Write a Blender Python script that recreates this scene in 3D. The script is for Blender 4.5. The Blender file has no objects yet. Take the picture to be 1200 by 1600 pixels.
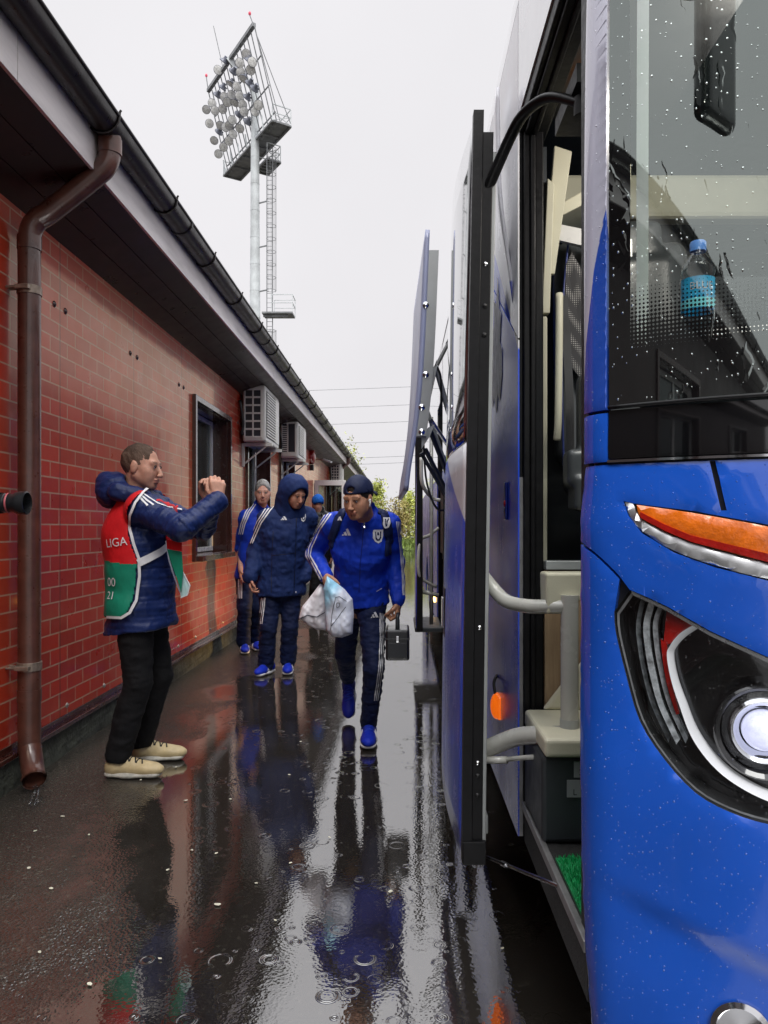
import bpy, bmesh, math, random
import numpy as np
from mathutils import Vector, Matrix
from mathutils.bvhtree import BVHTree
from mathutils.geometry import delaunay_2d_cdt
random.seed(7)
SC = bpy.context.scene
COL = SC.collection
# ---------------------------------------------------------------- camera
F = 1150.0; VX = 627.0; VY = 825.0; CH = 1.33      # focal length / vanishing point in 1200 x 1600 pixels, eye height
cd = bpy.data.cameras.new('camera'); cam = bpy.data.objects.new('camera', cd); COL.objects.link(cam)
cd.sensor_fit = 'HORIZONTAL'; cd.sensor_width = 36; cd.lens = 36*F/1200
cd.shift_x = -(VX-600)/1200; cd.shift_y = (VY-800)/1200
cd.clip_start = 0.05; cd.clip_end = 2000
cam.location = (0, 0, CH); cam.rotation_euler = (math.pi/2, 0, 0)
SC.camera = cam
# ---------------------------------------------------------------- world: overcast sky
W = bpy.data.worlds.new("World"); SC.world = W; W.use_nodes = True
wn = W.node_tree.nodes; wl = W.node_tree.links; wn.clear()
SUN_EL = math.radians(50); SUN_ROT = math.radians(168)
sky = wn.new('ShaderNodeTexSky'); sky.sky_type = 'NISHITA'; sky.sun_disc = False
sky.sun_elevation = SUN_EL; sky.sun_rotation = SUN_ROT; sky.dust_density = 4; sky.air_density = 1.0
hs = wn.new('ShaderNodeHueSaturation'); hs.inputs['Saturation'].default_value = 0.10
wl.new(sky.outputs[0], hs.inputs['Color'])
tc = wn.new('ShaderNodeTexCoord'); sp = wn.new('ShaderNodeSeparateXYZ'); wl.new(tc.outputs['Generated'], sp.inputs[0])
rp = wn.new('ShaderNodeValToRGB'); wl.new(sp.outputs['Z'], rp.inputs[0])
cr = rp.color_ramp; cr.elements[0].position = 0.0; cr.elements[0].color = (6.2,6.05,6.25,1)
cr.elements[1].position = 1.0; cr.elements[1].color = (30,30,31,1)
e = cr.elements.new(0.62); e.color = (6.5,6.4,6.6,1)
e = cr.elements.new(0.80); e.color = (17,17,17.5,1)
ns = wn.new('ShaderNodeTexNoise'); ns.inputs['Scale'].default_value = 2.2; ns.inputs['Detail'].default_value = 4
wl.new(tc.outputs['Generated'], ns.inputs['Vector'])
cm = wn.new('ShaderNodeMapRange'); wl.new(ns.outputs[0], cm.inputs[0]); cm.inputs[1].default_value = .3; cm.inputs[2].default_value = .7
cm.inputs[3].default_value = .955; cm.inputs[4].default_value = 1.035
mu = wn.new('ShaderNodeVectorMath'); mu.operation = 'SCALE'; wl.new(rp.outputs[0], mu.inputs[0]); wl.new(cm.outputs[0], mu.inputs['Scale'])
mx = wn.new('ShaderNodeMix'); mx.data_type = 'RGBA'; mx.inputs[0].default_value = 0.93
wl.new(hs.outputs[0], mx.inputs[6]); wl.new(mu.outputs[0], mx.inputs[7])
bg = wn.new('ShaderNodeBackground'); bg.inputs[1].default_value = 0.105
wo = wn.new('ShaderNodeOutputWorld'); wl.new(mx.outputs[2], bg.inputs[0]); wl.new(bg.outputs[0], wo.inputs[0])
# ---------------------------------------------------------------- soft sun behind cloud
sd = bpy.data.lights.new('sun', 'SUN'); sd.energy = 1.2; sd.angle = math.radians(25); sd.color = (1, .97, .93)
sun = bpy.data.objects.new('sun', sd); COL.objects.link(sun)
sdir = Vector((math.sin(SUN_ROT)*math.cos(SUN_EL), math.cos(SUN_ROT)*math.cos(SUN_EL), math.sin(SUN_EL)))
sun.rotation_euler = sdir.to_track_quat('Z', 'Y').to_euler(); sun.location = (0, 0, 30)
SC.view_settings.view_transform = 'Standard'; SC.view_settings.look = 'None'
SC.view_settings.exposure = 0.40; SC.view_settings.gamma = 1.0
SC.cycles.max_bounces = 8; SC.cycles.transparent_max_bounces = 12
SC.cycles.caustics_reflective = False; SC.cycles.caustics_refractive = False
# ---------------------------------------------------------------- pixel -> world
def P(px, py, Y): return Vector(((px-VX)/F*Y, Y, CH-(py-VY)/F*Y))
def PX(px, py, X):
    Y = X*F/(px-VX); return Vector((X, Y, CH-(py-VY)/F*Y))
# ---------------------------------------------------------------- materials
MATS = {}
def nt(name):
    m = bpy.data.materials.new(name); m.use_nodes = True
    n = m.node_tree.nodes; l = m.node_tree.links
    return m, n, l, n['Principled BSDF']
def node(n, t, **k):
    x = n.new(t)
    for a, b in k.items(): setattr(x, a, b)
    return x
def setin(x, **k):
    for a, b in k.items(): x.inputs[a.replace('_', ' ')].default_value = b
def c4(c): return (c[0], c[1], c[2], 1)
def mixc(n, l, fac, a, b, bt='MIX'):
    m = node(n, 'ShaderNodeMix', data_type='RGBA', blend_type=bt)
    if isinstance(fac, (int, float)): m.inputs[0].default_value = fac
    else: l.new(fac, m.inputs[0])
    for i, v in ((6, a), (7, b)):
        if isinstance(v, tuple): m.inputs[i].default_value = c4(v)
        else: l.new(v, m.inputs[i])
    return m.outputs[2]
def mapr(n, l, src, a, b, c, d):
    m = node(n, 'ShaderNodeMapRange'); l.new(src, m.inputs[0])
    for i, v in zip((1, 2, 3, 4), (a, b, c, d)): m.inputs[i].default_value = v
    return m.outputs[0]
def noise(n, l, vec, scale, detail=4, rough=.55):
    x = node(n, 'ShaderNodeTexNoise'); setin(x, Scale=scale, Detail=detail, Roughness=rough)
    if vec is not None: l.new(vec, x.inputs['Vector'])
    return x.outputs[0]
def math_(n, l, op, a, b=None, c=None):
    x = node(n, 'ShaderNodeMath', operation=op)
    for i, v in enumerate((a, b, c)):
        if v is None: continue
        if isinstance(v, (int, float)): x.inputs[i].default_value = v
        else: l.new(v, x.inputs[i])
    return x.outputs[0]
def objco(n, scale=None, l=None):
    g = node(n, 'ShaderNodeNewGeometry').outputs['Position']
    if scale is None: return g
    m = node(n, 'ShaderNodeMapping'); m.inputs['Scale'].default_value = scale; l.new(g, m.inputs[0]); return m.outputs[0]
def bump(n, l, h, strength, dist, bs, prev=None):
    b = node(n, 'ShaderNodeBump'); b.inputs['Strength'].default_value = strength; b.inputs['Distance'].default_value = dist
    l.new(h, b.inputs['Height'])
    if prev is not None: l.new(prev, b.inputs['Normal'])
    if bs is not None: l.new(b.outputs[0], bs.inputs['Normal'])
    return b.outputs[0]
def mat(name, col, rough=.5, metal=0, var=.15, vs=6, bumpd=0, bs_=60, coat=0, rvar=.08, spec=.5, emit=None, es=0, sheen=0, stretch=(1,1,1)):
    if name in MATS: return MATS[name]
    m, n, l, b = nt(name)
    co = objco(n, stretch, l)
    nz = noise(n, l, co, vs, 5)
    f = mapr(n, l, nz, .3, .7, 0, 1)
    lo = tuple(max(0, c*(1-var)) for c in col); hi = tuple(min(1, c*(1+var)) for c in col)
    l.new(mixc(n, l, f, lo, hi), b.inputs['Base Color'])
    l.new(mapr(n, l, noise(n, l, co, vs*2.3, 3), .3, .7, max(.02, rough-rvar), min(1, rough+rvar)), b.inputs['Roughness'])
    b.inputs['Metallic'].default_value = metal; b.inputs['Specular IOR Level'].default_value = spec
    if coat: b.inputs['Coat Weight'].default_value = coat; b.inputs['Coat Roughness'].default_value = .04
    if sheen: b.inputs['Sheen Weight'].default_value = sheen
    if bumpd: bump(n, l, noise(n, l, co, bs_, 4), 1, bumpd, b)
    if emit: b.inputs['Emission Color'].default_value = c4(emit); b.inputs['Emission Strength'].default_value = es
    MATS[name] = m; return m
# ---------------------------------------------------------------- objects
def tag(o, label=None, cat=None, group=None, kind=None):
    if label: o['label'] = label
    if cat: o['category'] = cat
    if group: o['group'] = group
    if kind: o['kind'] = kind
    return o
def thing(name, label, cat, loc=(0,0,0), group=None):
    o = bpy.data.objects.new(name, None); COL.objects.link(o); o.location = loc
    o.empty_display_size = .2
    return tag(o, label, cat, group)
def worldloc(o):
    v = Vector((0,0,0))
    while o is not None: v = v+o.location; o = o.parent
    return v
def mkobj(name, V, Fc, m, parent=None, smooth=False, mats=None, mi=None, loc=None):
    me = bpy.data.meshes.new(name)
    L = worldloc(parent) if parent is not None else Vector(loc or (0,0,0))
    V = np.asarray(V, dtype=np.float64).reshape(-1, 3)-np.array(L)
    if isinstance(Fc, np.ndarray) and len(Fc):
        k = Fc.shape[1]
        me.vertices.add(len(V)); me.vertices.foreach_set('co', V.ravel())
        me.loops.add(Fc.size); me.loops.foreach_set('vertex_index', Fc.ravel().astype(np.int32))
        me.polygons.add(len(Fc)); me.polygons.foreach_set('loop_start', np.arange(0, Fc.size, k, dtype=np.int32))
        me.update(calc_edges=True)
    else:
        me.from_pydata([tuple(v) for v in V], [], [tuple(f) for f in Fc]); me.update()
    for x in (mats or [m]): me.materials.append(x)
    if mi is not None: me.polygons.foreach_set('material_index', np.asarray(mi, dtype=np.int32))
    if smooth: me.polygons.foreach_set('use_smooth', np.ones(len(me.polygons), dtype=bool))
    o = bpy.data.objects.new(name, me); COL.objects.link(o)
    if parent is not None: o.parent = parent
    else: o.location = L
    return o
class MB:
    def __init__(s): s.v = []; s.f = []; s.mi = []; s.cur = 0
    def _add(s, vs, fs):
        o = len(s.v); s.v += [Vector(v) for v in vs]; s.f += [tuple(i+o for i in f) for f in fs]; s.mi += [s.cur]*len(fs); return s
    def box(s, x0, x1, y0, y1, z0, z1):
        v = [(x,y,z) for x in (x0,x1) for y in (y0,y1) for z in (z0,z1)]
        return s._add(v, [(0,1,3,2),(4,6,7,5),(0,4,5,1),(2,3,7,6),(0,2,6,4),(1,5,7,3)])
    def obox(s, c, ax, ay, az, hx, hy, hz):
        c = Vector(c); ax = Vector(ax).normalized(); ay = Vector(ay).normalized(); az = Vector(az).normalized()
        v = [c+ax*hx*i+ay*hy*j+az*hz*k for i in (-1,1) for j in (-1,1) for k in (-1,1)]
        return s._add(v, [(0,1,3,2),(4,6,7,5),(0,4,5,1),(2,3,7,6),(0,2,6,4),(1,5,7,3)])
    def bar(s, a, b, w, h=None, up=(0,0,1)):
        a = Vector(a); b = Vector(b); d = (b-a).normalized(); up = Vector(up)
        if abs(d.dot(up)) > .99: up = Vector((1,0,0)) if abs(d.x) < .9 else Vector((0,1,0))
        r = d.cross(up).normalized(); u = r.cross(d)
        return s.obox((a+b)/2, d, r, u, (b-a).length/2, w/2, (h or w)/2)
    def tube(s, pts, r, n=10, caps=True, flat=None):
        pts = [Vector(p) for p in pts]; k = len(pts)
        rs = r if isinstance(r, (list, tuple)) else [r]*k
        T = []
        for i in range(k):
            t = (pts[min(i+1,k-1)]-pts[max(i-1,0)])
            T.append(t.normalized() if t.length > 1e-9 else Vector((0,0,1)))
        ref = Vector((0,0,1)) if abs(T[0].z) < .9 else Vector((1,0,0))
        u = T[0].cross(ref).normalized(); vs = []; fs = []
        for i in range(k):
            u = (u-T[i]*u.dot(T[i])).normalized(); w = T[i].cross(u)
            for j in range(n):
                a = 2*math.pi*j/n; vs.append(pts[i]+u*math.cos(a)*rs[i]+w*math.sin(a)*rs[i]*(flat or 1))
        for i in range(k-1):
            for j in range(n):
                fs.append((i*n+j, i*n+(j+1)%n, (i+1)*n+(j+1)%n, (i+1)*n+j))
        if caps: fs.append(tuple(range(n-1,-1,-1))); fs.append(tuple((k-1)*n+j for j in range(n)))
        return s._add(vs, fs)
    def lathe(s, c, axis, prof, n=24):
        c = Vector(c); a = Vector(axis).normalized(); ref = Vector((0,0,1)) if abs(a.z) < .9 else Vector((1,0,0))
        u = a.cross(ref).normalized(); w = a.cross(u); vs = []; fs = []
        for (r, h) in prof:
            for j in range(n):
                t = 2*math.pi*j/n; vs.append(c+a*h+(u*math.cos(t)+w*math.sin(t))*max(r, 1e-5))
        for i in range(len(prof)-1):
            for j in range(n): fs.append((i*n+j, i*n+(j+1)%n, (i+1)*n+(j+1)%n, (i+1)*n+j))
        return s._add(vs, fs)
    def prism(s, poly, axis):     # poly: list of world points, extruded by axis
        k = len(poly); a = Vector(axis); vs = [Vector(p) for p in poly]+[Vector(p)+a for p in poly]
        fs = [tuple(range(k-1,-1,-1)), tuple(range(k, 2*k))]+[(i, (i+1)%k, k+(i+1)%k, k+i) for i in range(k)]
        return s._add(vs, fs)
    def grid(s, rows):
        nr = len(rows); nc = len(rows[0]); vs = [p for r in rows for p in r]
        return s._add(vs, [(i*nc+j, i*nc+j+1, (i+1)*nc+j+1, (i+1)*nc+j) for i in range(nr-1) for j in range(nc-1)])
    def quad(s, a, b, c, d): return s._add([a,b,c,d], [(0,1,2,3)])
    def build(s, name, m, parent=None, smooth=False, bevel=0, seg=2, loc=None, auto=None, mats=None, recalc=True):
        o = mkobj(name, [tuple(v) for v in s.v], s.f, m, parent, smooth or bool(auto), loc=loc, mats=mats, mi=s.mi if mats else None)
        if auto:
            o.data.set_sharp_from_angle(angle=math.radians(auto))
        if bevel:
            bm = bmesh.new(); bm.from_mesh(o.data)
            bmesh.ops.recalc_face_normals(bm, faces=bm.faces)
            bm.to_mesh(o.data); bm.free()
            md = o.modifiers.new('b', 'BEVEL'); md.width = bevel; md.segments = seg; md.limit_method = 'ANGLE'; md.angle_limit = math.radians(40)
            md.harden_normals = False
        elif recalc:
            bm = bmesh.new(); bm.from_mesh(o.data); bmesh.ops.recalc_face_normals(bm, faces=bm.faces); bm.to_mesh(o.data); bm.free()
        return o
def smoothcurve(pts, n=6):
    pts = [Vector(p) for p in pts]; out = []
    for i in range(len(pts)-1):
        p0 = pts[max(i-1,0)]; p1 = pts[i]; p2 = pts[i+1]; p3 = pts[min(i+2,len(pts)-1)]
        for k in range(n):
            t = k/n
            out.append(.5*((2*p1)+(p2-p0)*t+(2*p0-5*p1+4*p2-p3)*t*t+(3*p1-p0-3*p2+p3)*t**3))
    out.append(pts[-1]); return out
def dup(root, loc=None, parent=None, rot=None):
    c = root.copy(); COL.objects.link(c)
    if parent is not None: c.parent = parent
    if loc is not None: c.location = loc
    if rot is not None: c.rotation_euler = rot
    for ch in list(root.children): dup(ch, parent=c)
    return c
# ---------------------------------------------------------------- signed-distance sculpting -> surface nets
def lattice(P_, freq, seed):
    rs = np.random.RandomState(seed); L = rs.rand(32,32,32).astype(np.float32)*2-1
    q = P_*freq; i = np.floor(q).astype(int); f = q-i; f = f*f*(3-2*f); out = 0
    for a in (0,1):
        for b in (0,1):
            for c in (0,1):
                w = (f[:,0] if a else 1-f[:,0])*(f[:,1] if b else 1-f[:,1])*(f[:,2] if c else 1-f[:,2])
                out = out+w*L[(i[:,0]+a)%32, (i[:,1]+b)%32, (i[:,2]+c)%32]
    return out
def unit(v): v = np.array(v, float); return v/np.linalg.norm(v)
def frame(f, up=(0,0,1)):
    f = unit(f); r = unit(np.cross(f, up)); u = np.cross(r, f); return np.stack([r, f, u], 1)      # columns right, forward, up
class Fld:
    def __init__(s, lo, hi, res):
        s.lo = np.array(lo, float); s.res = res
        s.n = np.maximum(np.ceil((np.array(hi, float)-s.lo)/res).astype(int)+1, 3)
        s.a = np.full(tuple(s.n), .2, np.float32)
    def sub(s, lo, hi):
        i0 = np.clip(np.floor((np.array(lo)-s.lo)/s.res).astype(int), 0, s.n-1); i1 = np.clip(np.ceil((np.array(hi)-s.lo)/s.res).astype(int)+1, 1, s.n)
        sl = tuple(slice(a, b) for a, b in zip(i0, i1))
        g = np.meshgrid(*[np.arange(a, b, dtype=np.float32)*s.res+l for a, b, l in zip(i0, i1, s.lo)], indexing='ij')
        return sl, g
    def comb(s, sl, d, k, op):
        a = s.a[sl]; d = d.astype(np.float32)
        if op == 'u':
            h = np.maximum(k-np.abs(a-d), 0)/k; s.a[sl] = np.minimum(a, d)-h*h*k*.25
        elif op == 's':
            d = -d; h = np.maximum(k-np.abs(a-d), 0)/k; s.a[sl] = np.maximum(a, d)+h*h*k*.25
    def cone(s, a, b, ra, rb=None, k=.012, ax=None, q=1, op='u'):
        a = np.array(a, float); b = np.array(b, float); rb = ra if rb is None else rb; m = max(ra, rb)*max(1, q)+k+3*s.res
        if op == 's': m += .02
        sl, g = s.sub(np.minimum(a, b)-m, np.maximum(a, b)+m)
        if 0 in g[0].shape: return
        p = [g[i]-a[i] for i in range(3)]; ba = b-a
        if ax is not None:
            ax = np.array(ax, float); ax /= np.linalg.norm(ax); dt = p[0]*ax[0]+p[1]*ax[1]+p[2]*ax[2]
            p = [p[i]+(1/q-1)*dt*ax[i] for i in range(3)]; ba = ba+(1/q-1)*ba.dot(ax)*ax
        L = max(ba.dot(ba), 1e-9); t = np.clip((p[0]*ba[0]+p[1]*ba[1]+p[2]*ba[2])/L, 0, 1)
        d = np.sqrt(sum((p[i]-t*ba[i])**2 for i in range(3)))-(ra+(rb-ra)*t)
        s.comb(sl, d*(min(q, 1) if ax is not None else 1), k, op)
    def ell(s, c, r, R=None, k=.012, op='u'):
        c = np.array(c, float); r = np.array(r, float); m = r.max()+k+3*s.res
        sl, g = s.sub(c-m, c+m)
        if 0 in g[0].shape: return
        p = [g[i]-c[i] for i in range(3)]
        if R is not None: p = [p[0]*R[0,j]+p[1]*R[1,j]+p[2]*R[2,j] for j in range(3)]
        k0 = np.sqrt(sum((p[i]/r[i])**2 for i in range(3))); k1 = np.sqrt(sum((p[i]/r[i]**2)**2 for i in range(3)))+1e-9
        s.comb(sl, np.where(k0 < .02, -r.min(), k0*(k0-1)/k1), k, op)
    def box(s, c, h, R=None, rad=.01, k=.008, op='u'):
        c = np.array(c, float); h = np.array(h, float); m = np.linalg.norm(h)+k+3*s.res+rad
        sl, g = s.sub(c-m, c+m)
        if 0 in g[0].shape: return
        p = [g[i]-c[i] for i in range(3)]
        if R is not None: p = [p[0]*R[0,j]+p[1]*R[1,j]+p[2]*R[2,j] for j in range(3)]
        qq = [np.abs(p[i])-(h[i]-rad) for i in range(3)]
        d = np.sqrt(sum(np.maximum(x, 0)**2 for x in qq))+np.minimum(np.maximum(np.maximum(qq[0], qq[1]), qq[2]), 0)-rad
        s.comb(sl, d, k, op)
    def cut(s, p, nrm, k=.004):      # removes the side the normal points to
        p = np.array(p, float); nrm = np.array(nrm, float); nrm /= np.linalg.norm(nrm)
        sl, g = s.sub(s.lo, s.lo+s.n*s.res)
        s.comb(sl, -sum((g[i]-p[i])*nrm[i] for i in range(3)), k, 's')
    def mesh(s):
        a = s.a; a[0]=a[-1]=.2; a[:,0]=a[:,-1]=.2; a[:,:,0]=a[:,:,-1]=.2
        ins = a < 0; n = s.n-1
        cnt = np.zeros(tuple(n), np.int8)
        for i in (0,1):
            for j in (0,1):
                for k in (0,1): cnt += ins[i:n[0]+i, j:n[1]+j, k:n[2]+k]
        act = (cnt > 0) & (cnt < 8); idx = np.full(tuple(n), -1, np.int64); A = np.argwhere(act); idx[act] = np.arange(len(A))
        pos = np.zeros((len(A), 3)); num = np.zeros(len(A))
        C = [(i,j,k) for i in (0,1) for j in (0,1) for k in (0,1)]
        val = {c: a[A[:,0]+c[0], A[:,1]+c[1], A[:,2]+c[2]].astype(float) for c in C}
        for c in C:
            for ax in range(3):
                if c[ax] == 0:
                    d = list(c); d[ax] = 1; va = val[c]; vb = val[tuple(d)]; x = (va < 0) != (vb < 0)
                    t = np.where(x, va/np.where(x, va-vb, 1), 0)
                    for q in range(3): pos[:,q] += x*(c[q]+(t if q == ax else 0))
                    num += x
        V = (A+pos/num[:,None])*s.res+s.lo; Fs = []
        for ax in range(3):
            u, w = (ax+1)%3, (ax+2)%3
            sa = [slice(None)]*3; sb = [slice(None)]*3; sa[ax] = slice(0,-1); sb[ax] = slice(1,None)
            x = ins[tuple(sa)] != ins[tuple(sb)]; E = np.argwhere(x)
            E = E[(E[:,u] > 0) & (E[:,w] > 0) & (E[:,u] < n[u]) & (E[:,w] < n[w])]
            def cell(du, dw):
                q = E.copy(); q[:,u] += du; q[:,w] += dw; return idx[q[:,0], q[:,1], q[:,2]]
            Q = np.stack([cell(-1,-1), cell(0,-1), cell(0,0), cell(-1,0)], 1)
            fl = ins[E[:,0], E[:,1], E[:,2]]; Q[~fl] = Q[~fl][:, ::-1]; Fs.append(Q)
        return V, np.concatenate(Fs)
def vnormals(V, Q):
    a = V[Q[:,2]]-V[Q[:,0]]; b = V[Q[:,3]]-V[Q[:,1]]; nn = np.cross(a, b); N = np.zeros_like(V)
    for i in range(4): np.add.at(N, Q[:,i], nn)
    return N/(np.linalg.norm(N, axis=1)[:,None]+1e-12)
def lap(V, Q, it=1, f=.5):
    for _ in range(it):
        S = np.zeros_like(V); c = np.zeros(len(V))
        for i in range(4):
            j = (i+1)%4; np.add.at(S, Q[:,i], V[Q[:,j]]); np.add.at(S, Q[:,j], V[Q[:,i]]); np.add.at(c, Q[:,i], 1); np.add.at(c, Q[:,j], 1)
        V = V+(S/np.maximum(c, 1)[:,None]-V)*f
    return V
def wrinkle(V, Q, amp, freq, seed, stretch=(1,1,1), ridge=False):
    N = vnormals(V, Q); v = lattice(V*np.array(stretch)+50, freq, seed)*.7+lattice(V*np.array(stretch)+50, freq*2.1, seed+1)*.3
    if ridge: v = .5-np.abs(v)*1.6
    return V+N*(v*amp)[:,None]
def bvh(V, Q): return BVHTree.FromPolygons([tuple(v) for v in V], [tuple(int(i) for i in q) for q in Q])
CAMP = Vector((0,0,CH))
def cast(b, px, py):
    d = P(px, py, 1.0)-CAMP; d.normalize(); h = b.ray_cast(CAMP, d); return (h[0], h[1]) if h[0] is not None else (None, None)
def ribbon(mb, b, pix, w, off=.003, step=3.0, side=None):
    """strip lying on a surface along a traced line"""
    pts = []
    for (x0,y0), (x1,y1) in zip(pix[:-1], pix[1:]):
        k = max(1, int(math.hypot(x1-x0, y1-y0)/step))
        for i in range(k): pts.append((x0+(x1-x0)*i/k, y0+(y1-y0)*i/k))
    pts.append(pix[-1]); H = []
    for p in pts:
        h, nn = cast(b, *p)
        if h is not None: H.append((h, nn))
    if len(H) < 2: return
    L = []; R = []
    for i in range(len(H)):
        t = H[min(i+1,len(H)-1)][0]-H[max(i-1,0)][0]
        if t.length < 1e-6: t = Vector((0,0,1))
        s_ = t.normalized().cross(H[i][1]).normalized()
        for lst, sg in ((L, 1), (R, -1)):
            q = H[i][0]+s_*sg*w/2; nr = b.find_nearest(q)
            lst.append(nr[0]+nr[1]*off if nr[0] is not None and (nr[0]-q).length < .03 else q+H[i][1]*off)
    mb.grid([L, R])
def decal(mb, b, polys, px, py, scale, rot=0, off=.003, step=.008, up=Vector((0,0,1))):
    """2-D shapes (metres, x right as seen, y up) laid on a surface around the hit point"""
    h, nn = cast(b, px, py)
    if h is None: return
    v_ = (up-nn*up.dot(nn)).normalized(); u_ = v_.cross(nn).normalized()
    ca, sa = math.cos(rot), math.sin(rot)
    for poly in polys:
        pts = [Vector((x*scale, y*scale)) for x, y in poly]
        vs, fs = tri2d(pts, step)
        W_ = []
        for p in vs:
            x = p[0]*ca-p[1]*sa; y = p[0]*sa+p[1]*ca; q = h+u_*x+v_*y
            nr = b.find_nearest(q); W_.append(nr[0]+nr[1]*off if nr[0] is not None and (nr[0]-q).length < .03 else q+nn*off)
        mb._add(W_, fs)
def inside(p, poly):
    c = False; j = len(poly)-1
    for i in range(len(poly)):
        if (poly[i][1] > p[1]) != (poly[j][1] > p[1]) and p[0] < (poly[j][0]-poly[i][0])*(p[1]-poly[i][1])/(poly[j][1]-poly[i][1])+poly[i][0]: c = not c
        j = i
    return c
def tri2d(poly, step, holes=()):
    def dens(pl):
        out = []
        for i in range(len(pl)):
            a = Vector(pl[i]); b_ = Vector(pl[(i+1)%len(pl)]); k = max(1, int((b_-a).length/step))
            out += [a+(b_-a)*t/k for t in range(k)]
        return out
    loops = [dens(poly)]+[dens(h) for h in holes]
    V = []; E = []
    for lp in loops:
        o = len(V); V += lp; E += [(o+i, o+(i+1)%len(lp)) for i in range(len(lp))]
    xs = [p[0] for p in poly]; ys = [p[1] for p in poly]
    x = min(xs)+step*.5; r = 0
    while x < max(xs):
        y = min(ys)+step*(.5 if r%2 else .25)
        while y < max(ys):
            if inside((x,y), poly) and not any(inside((x,y), h) for h in holes):
                if step > .02 or True: V.append(Vector((x,y)))
            y += step
        x += step*.9; r += 1
    vs, es, fs, *_ = delaunay_2d_cdt([Vector(v) for v in V], E, [], 0, 1e-6)
    out = []
    for f in fs:
        c = sum((vs[i] for i in f), Vector((0,0)))/len(f)
        if inside(c, poly) and not any(inside(c, h) for h in holes): out.append(tuple(f))
    return vs, out
FONTC = {}
def text_polys(s, size=1.0):
    """outline of built-in font text as triangles: list of 3-point polygons, centred"""
    cu = bpy.data.curves.new('t', 'FONT'); cu.body = s; cu.size = size; cu.align_x = 'CENTER'; cu.align_y = 'CENTER'; cu.resolution_u = 3
    o = bpy.data.objects.new('t', cu); COL.objects.link(o); bpy.context.view_layer.update()
    me = o.to_mesh(); out = [[(me.vertices[i].co.x, me.vertices[i].co.y) for i in p.vertices] for p in me.polygons]
    o.to_mesh_clear(); bpy.data.objects.remove(o); bpy.data.curves.remove(cu); return out
THREE = [[(-.5,-.25),(-.22,-.25),(-.42,.02),(-.5,-.06)], [(-.14,-.25),(.12,-.25),(-.18,.22),(-.32,.1)], [(.2,-.25),(.5,-.25),(.12,.46),(-.06,.3)]]
THREE = [[(-.5,-.3),(-.28,-.3),(-.36,-.14),(-.5,-.24)], [(-.2,-.3),(.1,-.3),(-.12,.12),(-.32,.0)], [(.18,-.3),(.5,-.3),(.14,.42),(-.1,.3)]]
CREST = [[(-.38,.5),(.38,.5),(.38,-.1),(.28,-.38),(0,-.52),(-.28,-.38),(-.38,-.1)]]
CRESTIN = [[(-.24,.36),(-.14,.36),(-.14,-.06),(-.05,-.2),(.05,-.2),(.14,-.06),(.14,.36),(.24,.36),(.24,-.12),(.1,-.32),(-.1,-.32),(-.24,-.12)],
           [(-.06,.3),(.06,.3),(.08,.08),(-.08,.08)]]
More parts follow.
